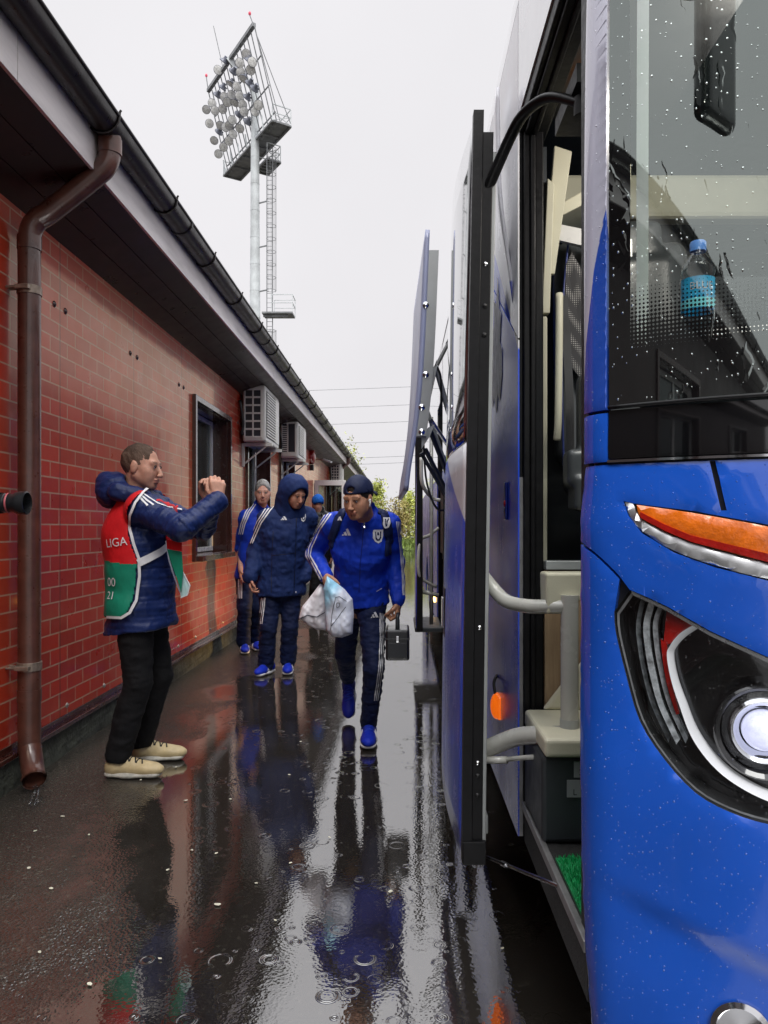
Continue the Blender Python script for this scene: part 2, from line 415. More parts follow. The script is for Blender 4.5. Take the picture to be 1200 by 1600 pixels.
# ================================================================ GROUND
def asphalt():
    m, n, l, b = nt('wet_asphalt'); g = objco(n)
    vo = node(n, 'ShaderNodeTexVoronoi'); setin(vo, Scale=95.0); l.new(g, vo.inputs['Vector'])
    sep = node(n, 'ShaderNodeSeparateColor'); l.new(vo.outputs['Color'], sep.inputs[0])
    st = mapr(n, l, sep.outputs[0], .86, 1, 0, 1)
    big = noise(n, l, g, .9, 6, .6)
    base = mixc(n, l, mapr(n, l, big, .35, .65, 0, 1), (.026,.022,.018), (.056,.047,.038))
    base = mixc(n, l, mapr(n, l, noise(n, l, g, 30, 3), .4, .7, 0, .5), base, (.04,.036,.03))
    col = mixc(n, l, math_(n, l, 'MULTIPLY', st, .65), base, (.13,.12,.095))
    sx = node(n, 'ShaderNodeSeparateXYZ'); l.new(g, sx.inputs[0]); X = sx.outputs[0]; Y = sx.outputs[1]
    # distance from the centre line of the lane where the water stands
    dl = math_(n, l, 'ABSOLUTE', math_(n, l, 'ADD', X, .18))
    lane = mapr(n, l, dl, .35, 1.55, .30, -.12)
    wn_ = math_(n, l, 'ADD', noise(n, l, objco(n, (1,.55,1), l), 1.1, 5, .62), lane)
    wet = mapr(n, l, wn_, .46, .60, 0, 1)
    col = mixc(n, l, math_(n, l, 'MULTIPLY', wet, .5), col, (.008,.007,.006))
    l.new(col, b.inputs['Base Color'])
    rr = mapr(n, l, noise(n, l, g, 14, 4), .3, .7, .10, .24)
    rmix = node(n, 'ShaderNodeMix', data_type='FLOAT'); l.new(wet, rmix.inputs[0]); l.new(rr, rmix.inputs[2]); rmix.inputs[3].default_value = .03
    l.new(rmix.outputs[0], b.inputs['Roughness'])
    im = node(n, 'ShaderNodeMix', data_type='FLOAT'); l.new(wet, im.inputs[0]); im.inputs[2].default_value = 1.9; im.inputs[3].default_value = 4.2
    l.new(im.outputs[0], b.inputs['IOR'])
    # grain of the stones, weaker under standing water
    gr = math_(n, l, 'ADD', vo.outputs['Distance'], noise(n, l, g, 60, 3))
    bs = math_(n, l, 'MULTIPLY', gr, mapr(n, l, wet, 0, 1, 1, .03))
    nb = bump(n, l, bs, 1.0, .0035, None)
    # raindrop rings
    def rings(scale, freq, seed):
        mp = node(n, 'ShaderNodeMapping'); mp.inputs['Location'].default_value = (seed, seed*1.7, 0); l.new(g, mp.inputs[0])
        v = node(n, 'ShaderNodeTexVoronoi', voronoi_dimensions='2D'); setin(v, Scale=scale, Randomness=1.0); l.new(mp.outputs[0], v.inputs['Vector'])
        sc = node(n, 'ShaderNodeSeparateColor'); l.new(v.outputs['Color'], sc.inputs[0])
        r0 = mapr(n, l, sc.outputs[0], 0, 1, .03, .38)
        d = math_(n, l, 'SUBTRACT', v.outputs['Distance'], r0)
        gs = math_(n, l, 'EXPONENT', math_(n, l, 'MULTIPLY', math_(n, l, 'MULTIPLY', d, d), -260))
        w = math_(n, l, 'MULTIPLY', math_(n, l, 'SINE', math_(n, l, 'MULTIPLY', d, freq)), gs)
        on = mapr(n, l, sc.outputs[1], .70, 1.0, 0, .38)
        return math_(n, l, 'MULTIPLY', w, on)
    h = math_(n, l, 'ADD', rings(11.0, 75, 3.1), math_(n, l, 'MULTIPLY', rings(15, 70, 8.4), .5))
    h = math_(n, l, 'MULTIPLY', h, mapr(n, l, noise(n, l, g, 1.7, 2), .42, .62, .12, 1))
    h = math_(n, l, 'ADD', h, math_(n, l, 'MULTIPLY', noise(n, l, g, 6, 3, .5), .3))
    h = math_(n, l, 'MULTIPLY', h, mapr(n, l, wet, 0, 1, .1, 1))
    bump(n, l, h, 1.0, .0016, b, nb)
    return m
mb = MB()
xs = [-400,-60,-12,-6,-3,0,3,6,12,60,400]; ys = [-60,-10,0,5,10,20,40,80,200,700]
mb.grid([[Vector((x,y,0)) for y in ys] for x in xs])
tag(mb.build('ground', asphalt()), kind='structure')
# ================================================================ BRICK-CLAD BUILDING
WX = -2.0
def brickmat():
    m, n, l, b = nt('glossy_brick_panel'); g = objco(n); s = node(n, 'ShaderNodeSeparateXYZ'); l.new(g, s.inputs[0])
    # slight waviness of the printed courses
    c = node(n, 'ShaderNodeCombineXYZ'); l.new(s.outputs[1], c.inputs[0]); l.new(s.outputs[2], c.inputs[1])
    bt = node(n, 'ShaderNodeTexBrick'); l.new(c.outputs[0], bt.inputs['Vector'])
    setin(bt, Scale=1.0, Bias=-.1); bt.inputs['Mortar Size'].default_value = .0050; bt.inputs['Mortar Smooth'].default_value = .25
    bt.inputs['Brick Width'].default_value = .215; bt.inputs['Row Height'].default_value = .09
    bt.inputs['Color1'].default_value = (.56,.034,.014,1); bt.inputs['Color2'].default_value = (.36,.023,.011,1); bt.inputs['Mortar'].default_value = (.50,.32,.22,1)
    nz = noise(n, l, g, 18, 5, .65)
    col = mixc(n, l, mapr(n, l, nz, .35, .7, 0, .35), bt.outputs['Color'], (.50,.07,.03))
    # broad random patches shifted towards yellow-orange
    col = mixc(n, l, mapr(n, l, noise(n, l, g, .35, 2), .5, .75, 0, .35), col, (.60,.26,.10))
    # panel joints every 1.19 m
    fr = math_(n, l, 'FRACT', math_(n, l, 'DIVIDE', math_(n, l, 'ADD', s.outputs[1], .45), 1.19))
    jt = math_(n, l, 'LESS_THAN', fr, .006)
    col = mixc(n, l, jt, col, (.05,.02,.015)); l.new(col, b.inputs['Base Color'])
    l.new(mapr(n, l, noise(n, l, g, 5, 4), .3, .7, .26, .40), b.inputs['Roughness']); b.inputs['Specular IOR Level'].default_value = .3
    gl = node(n, 'ShaderNodeBsdfGlossy'); gl.inputs[0].default_value = (1,.80,.56,1); gl.inputs['Roughness'].default_value = .10; fr = node(n, 'ShaderNodeFresnel'); fr.inputs[0].default_value = 1.27
    ms = node(n, 'ShaderNodeMixShader'); l.new(fr.outputs[0], ms.inputs[0]); l.new(b.outputs[0], ms.inputs[1]); l.new(gl.outputs[0], ms.inputs[2]); l.new(ms.outputs[0], n['Material Output'].inputs[0])
    n1 = bump(n, l, bt.outputs['Fac'], -1, .003, None)
    n2 = bump(n, l, noise(n, l, g, 1.6, 2), .6, .012, None, n1)
    bump(n, l, nz, .5, .001, b, n2)
    l.new(bump(n, l, bt.outputs['Fac'], -.5, .002, bump(n, l, noise(n, l, g, 1.3, 2), .6, .012, None)) if False else bump(n, l, noise(n, l, g, 1.3, 2), .6, .012, None), gl.inputs['Normal'])
    return m
M_brick = brickmat()
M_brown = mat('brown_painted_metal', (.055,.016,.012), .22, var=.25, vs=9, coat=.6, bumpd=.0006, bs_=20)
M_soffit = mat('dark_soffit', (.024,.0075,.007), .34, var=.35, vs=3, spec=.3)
M_pipe = mat('brown_pipe', (.105,.040,.027), .34, var=.3, vs=12, coat=.45, bumpd=.0004, bs_=90)
M_gutter = mat('dark_gutter', (.012,.008,.008), .34, var=.5, vs=5, spec=.4, bumpd=.0008)
M_fascia = mat('dirty_white_fascia', (.80,.75,.74), .45, var=.2, vs=2.5, coat=.2, stretch=(4,.6,4))
M_plinth = mat('mossy_concrete', (.05,.055,.042), .7, var=.6, vs=8, bumpd=.012, bs_=25)
M_white = mat('white_plastic', (.72,.72,.70), .3, var=.06, vs=8, coat=.3)
M_acwhite = mat('aged_white_enamel', (.66,.65,.60), .35, var=.1, vs=4, coat=.3)
M_black = mat('matte_black', (.012,.012,.013), .5, var=.3)
M_rubber = mat('black_rubber', (.006,.006,.007), .42, spec=.25, var=.35, vs=30, bumpd=.0005)
M_galv = mat('galvanised_steel', (.66,.70,.71), .45, metal=.05, var=.2, vs=1.2)
M_dgalv = mat('grating_steel', (.24,.25,.26), .5, metal=.1, var=.3, vs=2)
M_chrome = mat('chrome', (.75,.76,.78), .09, metal=1, var=.05, rvar=.04)
M_screw = mat('zinc_screw', (.45,.42,.38), .35, metal=.7)
def glassmat(name, tint, rough=.03, ior=1.5, trans=.5, bumpd=0, dens=.0):
    m, n, l, b = nt(name); out = n['Material Output']; n.remove(b)
    tr = node(n, 'ShaderNodeBsdfTransparent'); tr.inputs[0].default_value = c4(tint)
    gl = node(n, 'ShaderNodeBsdfGlossy'); gl.inputs['Roughness'].default_value = rough
    fr = node(n, 'ShaderNodeFresnel'); l.new(mapr(n, l, node(n, 'ShaderNodeNewGeometry').outputs['Backfacing'], 0, 1, ior, 1/ior), fr.inputs['IOR'])
    mx_ = node(n, 'ShaderNodeMixShader'); l.new(fr.outputs[0], mx_.inputs[0]); l.new(tr.outputs[0], mx_.inputs[1]); l.new(gl.outputs[0], mx_.inputs[2])
    l.new(mx_.outputs[0], out.inputs[0]); return m, n, l, gl, tr, fr, mx_, out
M_glass = glassmat('window_glass', (.55,.62,.62), .03, 1.7)[0]
bld = thing('brick_building', 'long low building clad in glossy red brick panels with brown eaves on the left', 'building', (-4.5, 12, 0))
Y0, Y1, ZT, ZB = -9.0, 33.5, 3.02, .20
wins = [(7.10,8.50,1.06,2.56), (9.5,11.04,1.06,2.56), (12.15,13.6,1.06,2.56), (16.85,17.85,.20,2.35), (19.4,20.6,1.06,2.5), (23,24.3,1.06,2.5), (27,28.3,1.06,2.5), (-3.2,-1.7,1.06,2.56), (-6.6,-5.1,1.06,2.56)]
ycut = sorted({Y0, Y1}|{w[0] for w in wins}|{w[1] for w in wins}); zc = sorted({ZB, ZT}|{w[2] for w in wins}|{w[3] for w in wins})
ycut = sorted(ycut+[2.4]); mb = MB(); mb2 = MB()
for a, b_ in zip(ycut[:-1], ycut[1:]):
    for c, d in zip(zc[:-1], zc[1:]):
        my, mz = (a+b_)/2, (c+d)/2
        if any(w[0] < my < w[1] and w[2] < mz < w[3] for w in wins): continue
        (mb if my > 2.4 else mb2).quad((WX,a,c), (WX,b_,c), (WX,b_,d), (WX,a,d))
mb.quad((WX-5,Y1,0), (WX,Y1,0), (WX,Y1,ZT), (WX-5,Y1,ZT)); mb.quad((WX-5,Y0,0), (WX,Y0,0), (WX,Y0,ZT), (WX-5,Y0,ZT)); mb.quad((WX-5,Y0,0), (WX-5,Y1,0), (WX-5,Y1,ZT), (WX-5,Y0,ZT))
mb.build('siding', M_brick, bld, recalc=False); mb2.build('unseen_dark_wall', mat('dark_reflection_wall', (.035,.016,.014), .4, var=.3, vs=2), bld)  # unseen dark stretch of wall, added so the windscreen mirrors it dark
mb = MB(); n_ = 90
mb.grid([[Vector((WX+.025+.006*math.sin(i*2.1+r), Y0+(Y1-Y0)*i/n_, z)) for i in range(n_+1)] for r, z in enumerate((0,.05,.1,.16))])
mb.build('plinth', M_plinth, bld)
mb = MB(); mb.box(WX-.02, WX+.045, Y0, Y1, .16, .185); mb.box(WX+.002, WX+.012, Y0, Y1, .185, .225); mb.build('base_flashing', M_brown, bld, bevel=.003)
EX = -1.58
mb = MB()
for i in range(3):
    a = i/3; b_ = (i+1)/3-.012
    xa = WX+(EX-WX)*a; xb = WX+(EX-WX)*b_; za = 3.0+.16*a; zb = 3.0+.16*b_
    mb.prism([(xa,Y0,za),(xb,Y0,zb),(xb,Y0,zb+.02),(xa,Y0,za+.02)], (0,Y1-Y0,0))
mb.box(WX, EX, Y0, Y1, 3.19, 3.2)
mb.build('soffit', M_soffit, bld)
mb = MB(); y = Y0
while y < Y1:
    mb.box(EX, EX+.018, y, min(y+2.995, Y1), 3.15, 3.38); y += 3.0
mb.build('fascia', M_fascia, bld, bevel=.002)
mb = MB(); mb.prism([(-1.47,Y0-.2,3.43),(-4.6,Y0-.2,4.75),(-4.6,Y0-.2,4.8),(-1.47,Y0-.2,3.45)], (0,Y1-Y0+.4,0)); mb.prism([(-4.6,Y0-.2,4.75),(-7.6,Y0-.2,3.4),(-7.6,Y0-.2,3.45),(-4.6,Y0-.2,4.8)], (0,Y1-Y0+.4,0))
mb.build('roof', mat('dark_roof_metal', (.018,.014,.03), .35, var=.3, coat=.3), bld)
# gutter: half round with rolled lip
mb = MB(); gc = -1.5; gz = 3.40; rows = []
prof = [(math.cos(a), math.sin(a)) for a in [math.pi*(1+i/10) for i in range(11)]]
for yy in [Y0-.2+i*(Y1-Y0+.4)/14 for i in range(15)]:
    rows.append([Vector((gc+.078*c, yy, gz+.078*s)) for c, s in prof])
mb.grid(rows); rows2 = [[Vector((gc+.072*c, p[0].y, gz+.072*s+.002)) for c, s in prof] for p in rows]; mb.grid(rows2)
mb.tube([(gc+.080,Y0-.2,gz+.004),(gc+.080,Y1+.2,gz+.004)], .009, 8)
gut = mb.build('gutter', M_gutter, bld, auto=50)
for i in range(44):
    yy = Y0+.35+i*.95
    m2 = MB(); m2.tube([Vector((gc+.084*math.cos(a), yy, gz+.084*math.sin(a))) for a in [math.pi*(1+k/10) for k in range(11)]]+[Vector((gc+.086, yy, gz+.022)), Vector((gc+.092, yy, gz+.030))], .006, 6)
    m2.build('gutter_bracket', M_gutter, gut)
for yy in [Y0+2+i*3.0 for i in range(14)]:
    m2 = MB(); m2.tube([Vector((gc+.0815*math.cos(a), yy, gz+.0815*math.sin(a))) for a in [math.pi*(1+k/10) for k in range(11)]], .016, 6, flat=.35); m2.build('gutter_joint', M_gutter, gut)
def downpipe(Y, full=True):
    pts = smoothcurve([(gc,Y,3.36),(gc,Y,3.27),(gc-.02,Y,3.20),(gc-.08,Y,3.14),(-1.80,Y,2.965),(-1.88,Y,2.91),(-1.915,Y,2.82),(-1.915,Y,2.6),(-1.915,Y,1.5),(-1.915,Y,.3),(-1.905,Y-.01,.2),(-1.87,Y-.06,.12),(-1.83,Y-.12,.075)], 5)
    m2 = MB(); m2.tube(pts, .055, 18, caps=False); m2.tube(pts, .05, 18, caps=False)
    m2.tube([(-1.915,Y,.50),(-1.915,Y,.44)], .0585, 18); m2.tube([(gc,Y,3.33),(gc,Y,3.25)], .0595, 18); m2.tube([(-1.915,Y,2.83),(-1.915,Y,2.76)], .059, 18)
    m2.tube([Vector((-1.83,Y-.12,.075))+Vector((-.012,.014,.008)), Vector((-1.83,Y-.12,.075))], .0585, 18, caps=False)
    dp = m2.build('downpipe', M_pipe, bld, auto=40)
    for z in (2.55, .62):
        m3 = MB(); m3.tube([(-1.915,Y,z+.022),(-1.915,Y,z-.022)], .060, 18); m3.box(-1.99,-1.955,Y-.06,Y-.045,z-.012,z+.012); m3.tube([(-2.0,Y-.07,z),(-1.93,Y-.07,z)], .006, 6); m3.box(-1.95,-1.88,Y-.085,Y-.055,z-.01,z+.01)
        m3.build('pipe_clip', mat('rusty_clip', (.30,.24,.19), .4, metal=.5, var=.3, vs=30), dp, bevel=.002)
downpipe(3.79); downpipe(21.0)
def window(y0, y1, z0, z1):
    mb = MB(); t = .055; d = .035
    # protruding surround
    mb.box(WX-.01, WX+d, y0-t, y0, z0-t, z1+t); mb.box(WX-.01, WX+d, y1, y1+t, z0-t, z1+t)
    mb.box(WX-.01, WX+d-.003, y0, y1, z1, z1+t); mb.box(WX-.01, WX+d+.05, y0-.0, y1+.0, z0-t, z0)
    # deep reveal
    mb.box(WX-.24, WX-.01, y0-.01, y0+.004, z0, z1); mb.box(WX-.24, WX-.01, y1-.004, y1+.01, z0, z1); mb.box(WX-.24, WX-.01, y0, y1, z1-.004, z1+.01); mb.box(WX-.24, WX-.01, y0, y1, z0-.01, z0+.004)
    w = mb.build('window', M_brown, bld, bevel=.003)
    mb = MB(); f = .06; xg = WX-.20
    mb.box(xg-.02, xg+.03, y0+.01, y0+f, z0+.01, z1-.01); mb.box(xg-.02, xg+.03, y1-f, y1-.01, z0+.01, z1-.01); mb.box(xg-.02, xg+.027, y0+f, y1-f, z0+.01, z0+f); mb.box(xg-.02, xg+.027, y0+f, y1-f, z1-f, z1-.01)
    ym = (y0+y1)/2; mb.box(xg-.02, xg+.025, ym-.035, ym+.035, z0+f, z1-f)
    mb.build('window_frame', M_white, w, bevel=.005)
    mb = MB(); mb.box(xg-.006, xg+.002, y0+f, y1-f, z0+f, z1-f); mb.build('pane', M_glass, w)
    mb = MB(); 
    rows = [[Vector((xg-.12+.012*math.sin(j*1.9), y0+(y1-y0)*j/24, z)) for j in range(25)] for z in (z0, z1)]
    mb.grid(rows); mb.build('blind', mat('pale_blind', (.22,.25,.26), .7), w, smooth=True)
for i, w in enumerate(wins):
    if i != 3: window(*w)
mb = MB(); mb.box(WX-1.5, WX-.5, Y0, Y1, .0, 3.0); mb.build('interior_partition', mat('dim_interior', (.05,.05,.05), .8), bld)
# open white door leaf, glazed, at right angles to the wall
dy = 16.8; x0, x1, z0, z1 = WX+.02, -1.27, .15, 2.42
mb = MB(); mb.box(x0,x0+.09,dy-.03,dy+.03,z0,z1); mb.box(x1-.09,x1,dy-.03,dy+.03,z0,z1); mb.box(x0+.09,x1-.09,dy-.028,dy+.028,z1-.12,z1); mb.box(x0+.09,x1-.09,dy-.028,dy+.028,z0,z0+.14); mb.box(x0+.09,x1-.09,dy-.028,dy+.028,1.05,1.15)
mb.box(x0+.09,x1-.09,dy-.012,dy+.012,z0+.14,1.05)
dr = mb.build('door', M_white, bld, bevel=.006)
mb = MB(); mb.box(x0+.09,x1-.09,dy-.006,dy+.006,1.15,z1-.12); mb.build('pane', M_glass, dr)
mb = MB(); mb.tube([(x1-.045,dy-.03,1.1),(x1-.045,dy-.07,1.1),(x1-.14,dy-.07,1.1)], .01, 8); mb.build('handle', M_black, dr)
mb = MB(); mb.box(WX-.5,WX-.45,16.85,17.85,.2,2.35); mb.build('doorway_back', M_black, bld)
# screws
def screw(y, z, m_=M_screw, r=.011):
    q = MB(); q.lathe((WX,y,z), (1,0,0), [(r*1.5,.0),(r*1.5,.003),(r,.004),(r*.8,.009),(0,.011)], 10); return q.build('screw', m_, bld, smooth=True)
y = 3.3; k = 0
s0 = None
while y < 15:
    if k == 0: s0 = screw(y, .27)
    else: c = s0.copy(); COL.objects.link(c); c.location = s0.location+Vector((0, y-3.3, 0))
    y += .55; k += 1
for i in range(7):
    yj = 1.19*(i+4)-.45
    for dy_ in (-.07,.07): screw(yj+dy_, 2.62-.0*i, M_brown, .013)
# ================================================================ AIR CONDITIONERS
def ac(Y, L, zb, H, kind, label):
    xa, xb = -1.965, -1.68
    t = thing('air_conditioner', label, 'air conditioner', (xa, Y, zb), 'air conditioner units on the wall')
    mb = MB(); mb.box(xa, xb, Y, Y+L, zb, zb+H); mb.build('casing', M_acwhite, t, bevel=.028, seg=4)
    g = MB(); g.box(xa+.03, xb-.05, Y-.002, Y+.001, zb+.05, zb+H-.05) if kind != 2 else g.box(xa+.03, xb-.04, Y-.002, Y+.001, zb+.1, zb+H-.04)
    g.build('side_vent', mat('dark_vent', (.02,.022,.03), .4), t)
    q = MB()
    if kind == 2:
        for i in range(14): z = zb+.08+i*(H-.14)/14; q.box(xa+.025, xa+.10, Y-.008, Y-.002, z, z+.018)
        q.box(xa+.015, xa+.028, Y-.012, Y-.002, zb+.03, zb+H-.03); q.box(xa+.1, xa+.125, Y-.012, Y-.002, zb+.03, zb+H-.03); q.box(xb-.055, xb-.035, Y-.010, Y-.002, zb+.03, zb+H-.03)
        q.box(xa+.028, xb-.05, Y-.0115, Y-.002, zb+.03, zb+.08)
    else:
        nc = 2 if kind == 1 else 3; w = (xb-.05-xa-.03)
        for i in range(nc+1): x = xa+.03+w*i/nc; q.box(x-.010, x+.010, Y-.010, Y-.002, zb+.045, zb+H-.045)
        for i in range(7): z = zb+.055+i*(H-.11)/6; q.box(xa+.02, xb-.04, Y-.0085, Y-.002, z-.012, z+.012)
    q.build('side_grille', M_acwhite, t, bevel=.003)
    q = MB()
    for i in range(16): z = zb+.07+i*(H-.14)/16; q.box(xb+.001, xb+.014, Y+.07, Y+L-.33, z, z+.020)
    q.box(xb-.001, xb+.010, Y+L-.30, Y+L-.05, zb+.06, zb+H-.06)
    q.build('front_grille', M_acwhite, t, bevel=.003)
    q = MB(); q.box(xb-.001, xb+.002, Y+.06, Y+L-.32, zb+.06, zb+H-.06); q.build('fan_opening', M_black, t)
    for yy in (Y+.12, Y+L-.16):
        q = MB(); q.box(-2.0, xb+.06, yy, yy+.04, zb-.045, zb-.005); q.box(-2.0, -1.97, yy, yy+.04, zb-.30, zb-.045); q.bar((-1.98,yy+.02,zb-.27), (xb-.02,yy+.02,zb-.05), .018); q.build('bracket', M_acwhite, t, bevel=.002)
    q = MB(); q.tube(smoothcurve([(xa+.05,Y+.1,zb+.12),(xa-.0,Y-.03,zb+.1),(xa+.02,Y-.05,zb+.22),(-1.98,Y-.08,zb+.5)],5), .018, 8); q.build('hose', M_black, t, smooth=True)
ac(9.1, 1.0, 2.40, .70, 1, 'nearest air conditioner with two columns of square vents, over the second window')
ac(12.0, .95, 2.47, .60, 2, 'smaller air conditioner with an open dark coil on its side, middle of the three')
ac(20.4, 1.0, 2.55, .58, 3, 'farthest air conditioner beyond the open white door, with a square grid vent')
q = MB(); q.lathe((-2.0,16.2,2.90), (1,0,0), [(.0,.0),(.17,.0),(.17,.06),(.15,.09),(.05,.11),(0,.115)], 24)
bell = thing('fire_bell', 'round red alarm bell fixed high on the brick wall', 'alarm bell', (-2.0,16.2,2.9))
o = q.build('gong', mat('red_enamel', (.35,.012,.01), .25, coat=.5), bell, auto=50); q = MB(); q.box(-2.0,-1.93,16.12,16.28,2.60,2.72); q.build('backbox', M_black, bell, bevel=.006)
# floodlamp under the eave and its cable
t = thing('wall_lamp', 'small grey lamp on an arm under the eave beside the red bell', 'lamp', (-1.95,17.4,2.9))
q = MB(); q.obox((-1.72,17.2,2.9), (1,-.3,-.4), (.3,1,0), (.4,0,1), .10, .06, .02); q.build('lamp_head', M_galv, t, bevel=.006); q = MB(); q.tube([(-2,17.4,2.95),(-1.78,17.22,2.92)], .012, 8); q.build('arm', M_galv, t)
# ================================================================ FLOODLIGHT MAST
mast = thing('floodlight_mast', 'tall grey stadium floodlight mast with caged ladder behind the roof', 'floodlight mast', (-10.9,55,0))
mx0, my0 = -10.93, 55.0
q = MB(); q.tube([(mx0,my0,z) for z in [0,6,12,18,24,30,34.3]], [.58,.5,.43,.385,.34,.31,.28], 20)
for z in range(3, 30, 2): q.tube([(mx0,my0,z),(mx0,my0,z+.06)], float(np.interp(z, [0,6,12,18,24,30,34.3], [.58,.5,.43,.385,.34,.31,.28]))+.012, 20)
q.build('pole', M_galv, mast, auto=40)
bu = Vector((5.26,-7.8,0)).normalized(); bn = Vector((bu.y, -bu.x, 0))*1.0          # along the bar / facing normal
if bn.dot(Vector((-.83,-.56,0))) < 0: bn = -bn
TL = Vector((-15.5,59.1,CH+35.1)); TR = Vector((-10.26,51.3,CH+35.1)); dn = -bn*1.7+Vector((0,0,-6.2))
def fr(u, v): return TL+(TR-TL)*u+dn*v
q = MB(); q.bar(fr(0,0), fr(1,0), .26, .26); q.build('top_beam', M_dgalv, mast)
q = MB(); q.bar(Vector((mx0,my0,34.0)), fr(.5,0)+Vector((0,0,.1)), .5, .4); q.build('spine', M_galv, mast)
for i in range(15):
    q = MB(); u = i/14
    q.tube([fr(u,-.01), fr(u,1.02)], .045, 6); q.build('lamp_rail', M_dgalv, mast)
q = MB()
for v in (.3,.62,.9): q.bar(fr(0,v)-bn*.08, fr(1,v)-bn*.08, .07)
q.build('cross_rail', M_dgalv, mast)
lamps = [(583,500,0),(622,640,0),(558,716,.6),(523,578,.8),(381,563,.9),(328,640,1.1),(465,655,1.2),(497,790,1.2),(367,800,.9),(450,862,.8),(412,925,.1),(370,987,.1),(320,862,1.0),(274,935,1.1),(223,990,.2),(548,950,.4),(588,885,1.0),(690,952,.1),(655,805,1.3),(250,1115,.6),(515,1035,1.3),(455,1085,1.2),(524,1158,.4),(395,1150,1.2),(335,1190,1.1),(461,1210,1.1),(293,1265,.4),(425,1270,.2),(376,1325,.1),(330,1385,.1),(590,1100,1.2),(635,570,1.3),(600,560,.9),(530,660,.5),(440,760,.7),(520,870,.9),(610,760,1.1),(385,880,.5),(480,930,.6),(300,1000,.8),(430,1130,.3),(560,1010,.7),(350,1130,.4),(660,1010,1.0)]
def lampunit():
    q = MB(); q.lathe((0,0,0), (1,0,0), [(.0,-.42),(.13,-.42),(.15,-.22),(.30,-.06),(.37,.0),(.37,.05),(.35,.05)], 20)
    return q
nlp = MB()
for i, (zx, zy, tw) in enumerate(lamps):
    px = 290+zx/5.715; py = zy/5.715
    # intersection of the sight line with the rail plane
    nrm = (TR-TL).cross(dn).normalized(); d = P(px,py,1.0)-CAMP; tt = (TL-CAMP).dot(nrm)/d.dot(nrm); c = CAMP+d*tt+bn*.35
    face = (CAMP-c).normalized(); side = bu*(1 if i%2 else -1)
    f = (face*(1-min(tw, 1)*.62)+side*min(tw, 1.3)*.75+Vector((0,0,-.1))).normalized()
    q = MB(); q.lathe(c, f, [(.0,-.40),(.12,-.40),(.14,-.2),(.28,-.06),(.34,.0),(.34,.05),(.32,.055)], 18)
    q.bar(c-f*.2, c-bn*.33-f*.05, .07)
    h = q.build('floodlight', mat('lamp_housing', (.15,.16,.20), .4, metal=.2, var=.4, vs=3), mast, auto=40)
    q = MB(); q.lathe(c, f, [(.325,.05),(.2,.075),(0,.085)], 18); q.build('lens', mat('lamp_glass', (.78,.78,.73), .18, var=.35, vs=7, coat=.6), h, smooth=True)
def walk(a0, a1, wv, z, rail=True):
    """catwalk: a0-a1 front edge, wv width vector"""
    q = MB(); q.prism([a0,a1,a1+wv,a0+wv], (0,0,.05)); 
    for i in range(6): p = a0+(a1-a0)*(i/5); q.bar(p+Vector((0,0,-.05)), p+wv+Vector((0,0,-.05)), .12)
    q.bar(a0+Vector((0,0,-.06)), a1+Vector((0,0,-.06)), .14); q.bar(a0+wv+Vector((0,0,-.06)), a1+wv+Vector((0,0,-.06)), .14)
    w = q.build('catwalk', M_dgalv, mast)
    if rail:
        q = MB(); up = Vector((0,0,1.15))
        for p, s in ((a0,a0+wv),(a1,a1+wv)):
            q.bar(p, p+up, .06); q.bar(s, s+up, .06); q.bar(p+up, s+up, .06); q.bar(p+up*.5, s+up*.5, .05); q.bar(p, s+up*.5, .04); q.bar(s, p+up*.5, .04)
        q.bar(a0+wv+up, a1+wv+up, .05); q.bar(a0+wv+up*.5, a1+wv+up*.5, .04)
        for i in range(1,6): p = a0+wv+(a1-a0)*(i/6); q.bar(p, p+up, .04)
        q.build('guard_rail', M_galv, w)
a0 = Vector((-14.6,60.5,CH+29)); a1 = Vector((-9.16,52.3,CH+29)); wv = Vector((1.2,.75,0)); walk(a0, a1, wv, 0)
b0 = a0+(a1-a0)*.55+wv*.9+Vector((-.75,0,-1.5)); walk(b0, b0+(a1-a0)*.24, wv*.75, 0)
for i in range(6):
    u = .04+i*.16; q = MB(); q.bar(a0+(a1-a0)*u+Vector((0,0,-.1)), a0+(a1-a0)*u+bn*.15+Vector((0,0,1.0)), .22, .08); q.build('gusset', M_galv, mast)
q = MB(); q.tube([fr(.36,0), fr(.36,0)+bn*.0+(P(351,12,Y0*0+57.5)-P(366,78,57.5))], .03, 6); q.build('lightning_rod', M_dgalv, mast)
for u, dd in ((0,(-3,-22)), (.99,(-6,-16))):
    p0 = fr(u,0); p1 = p0+(P(dd[0],dd[1],p0.y)-P(0,0,p0.y)); q = MB(); q.tube([p0,p1], .04, 6); r_ = q.build('warning_light_post', M_dgalv, mast)
    q = MB(); q.lathe(p1, (0,0,1), [(0,0),(.09,.02),(.10,.12),(.07,.22),(0,.25)], 12); q.build('warning_light', mat('red_beacon', (.55,.06,.10), .3, emit=(1,.12,.2), es=.3), r_, smooth=True)
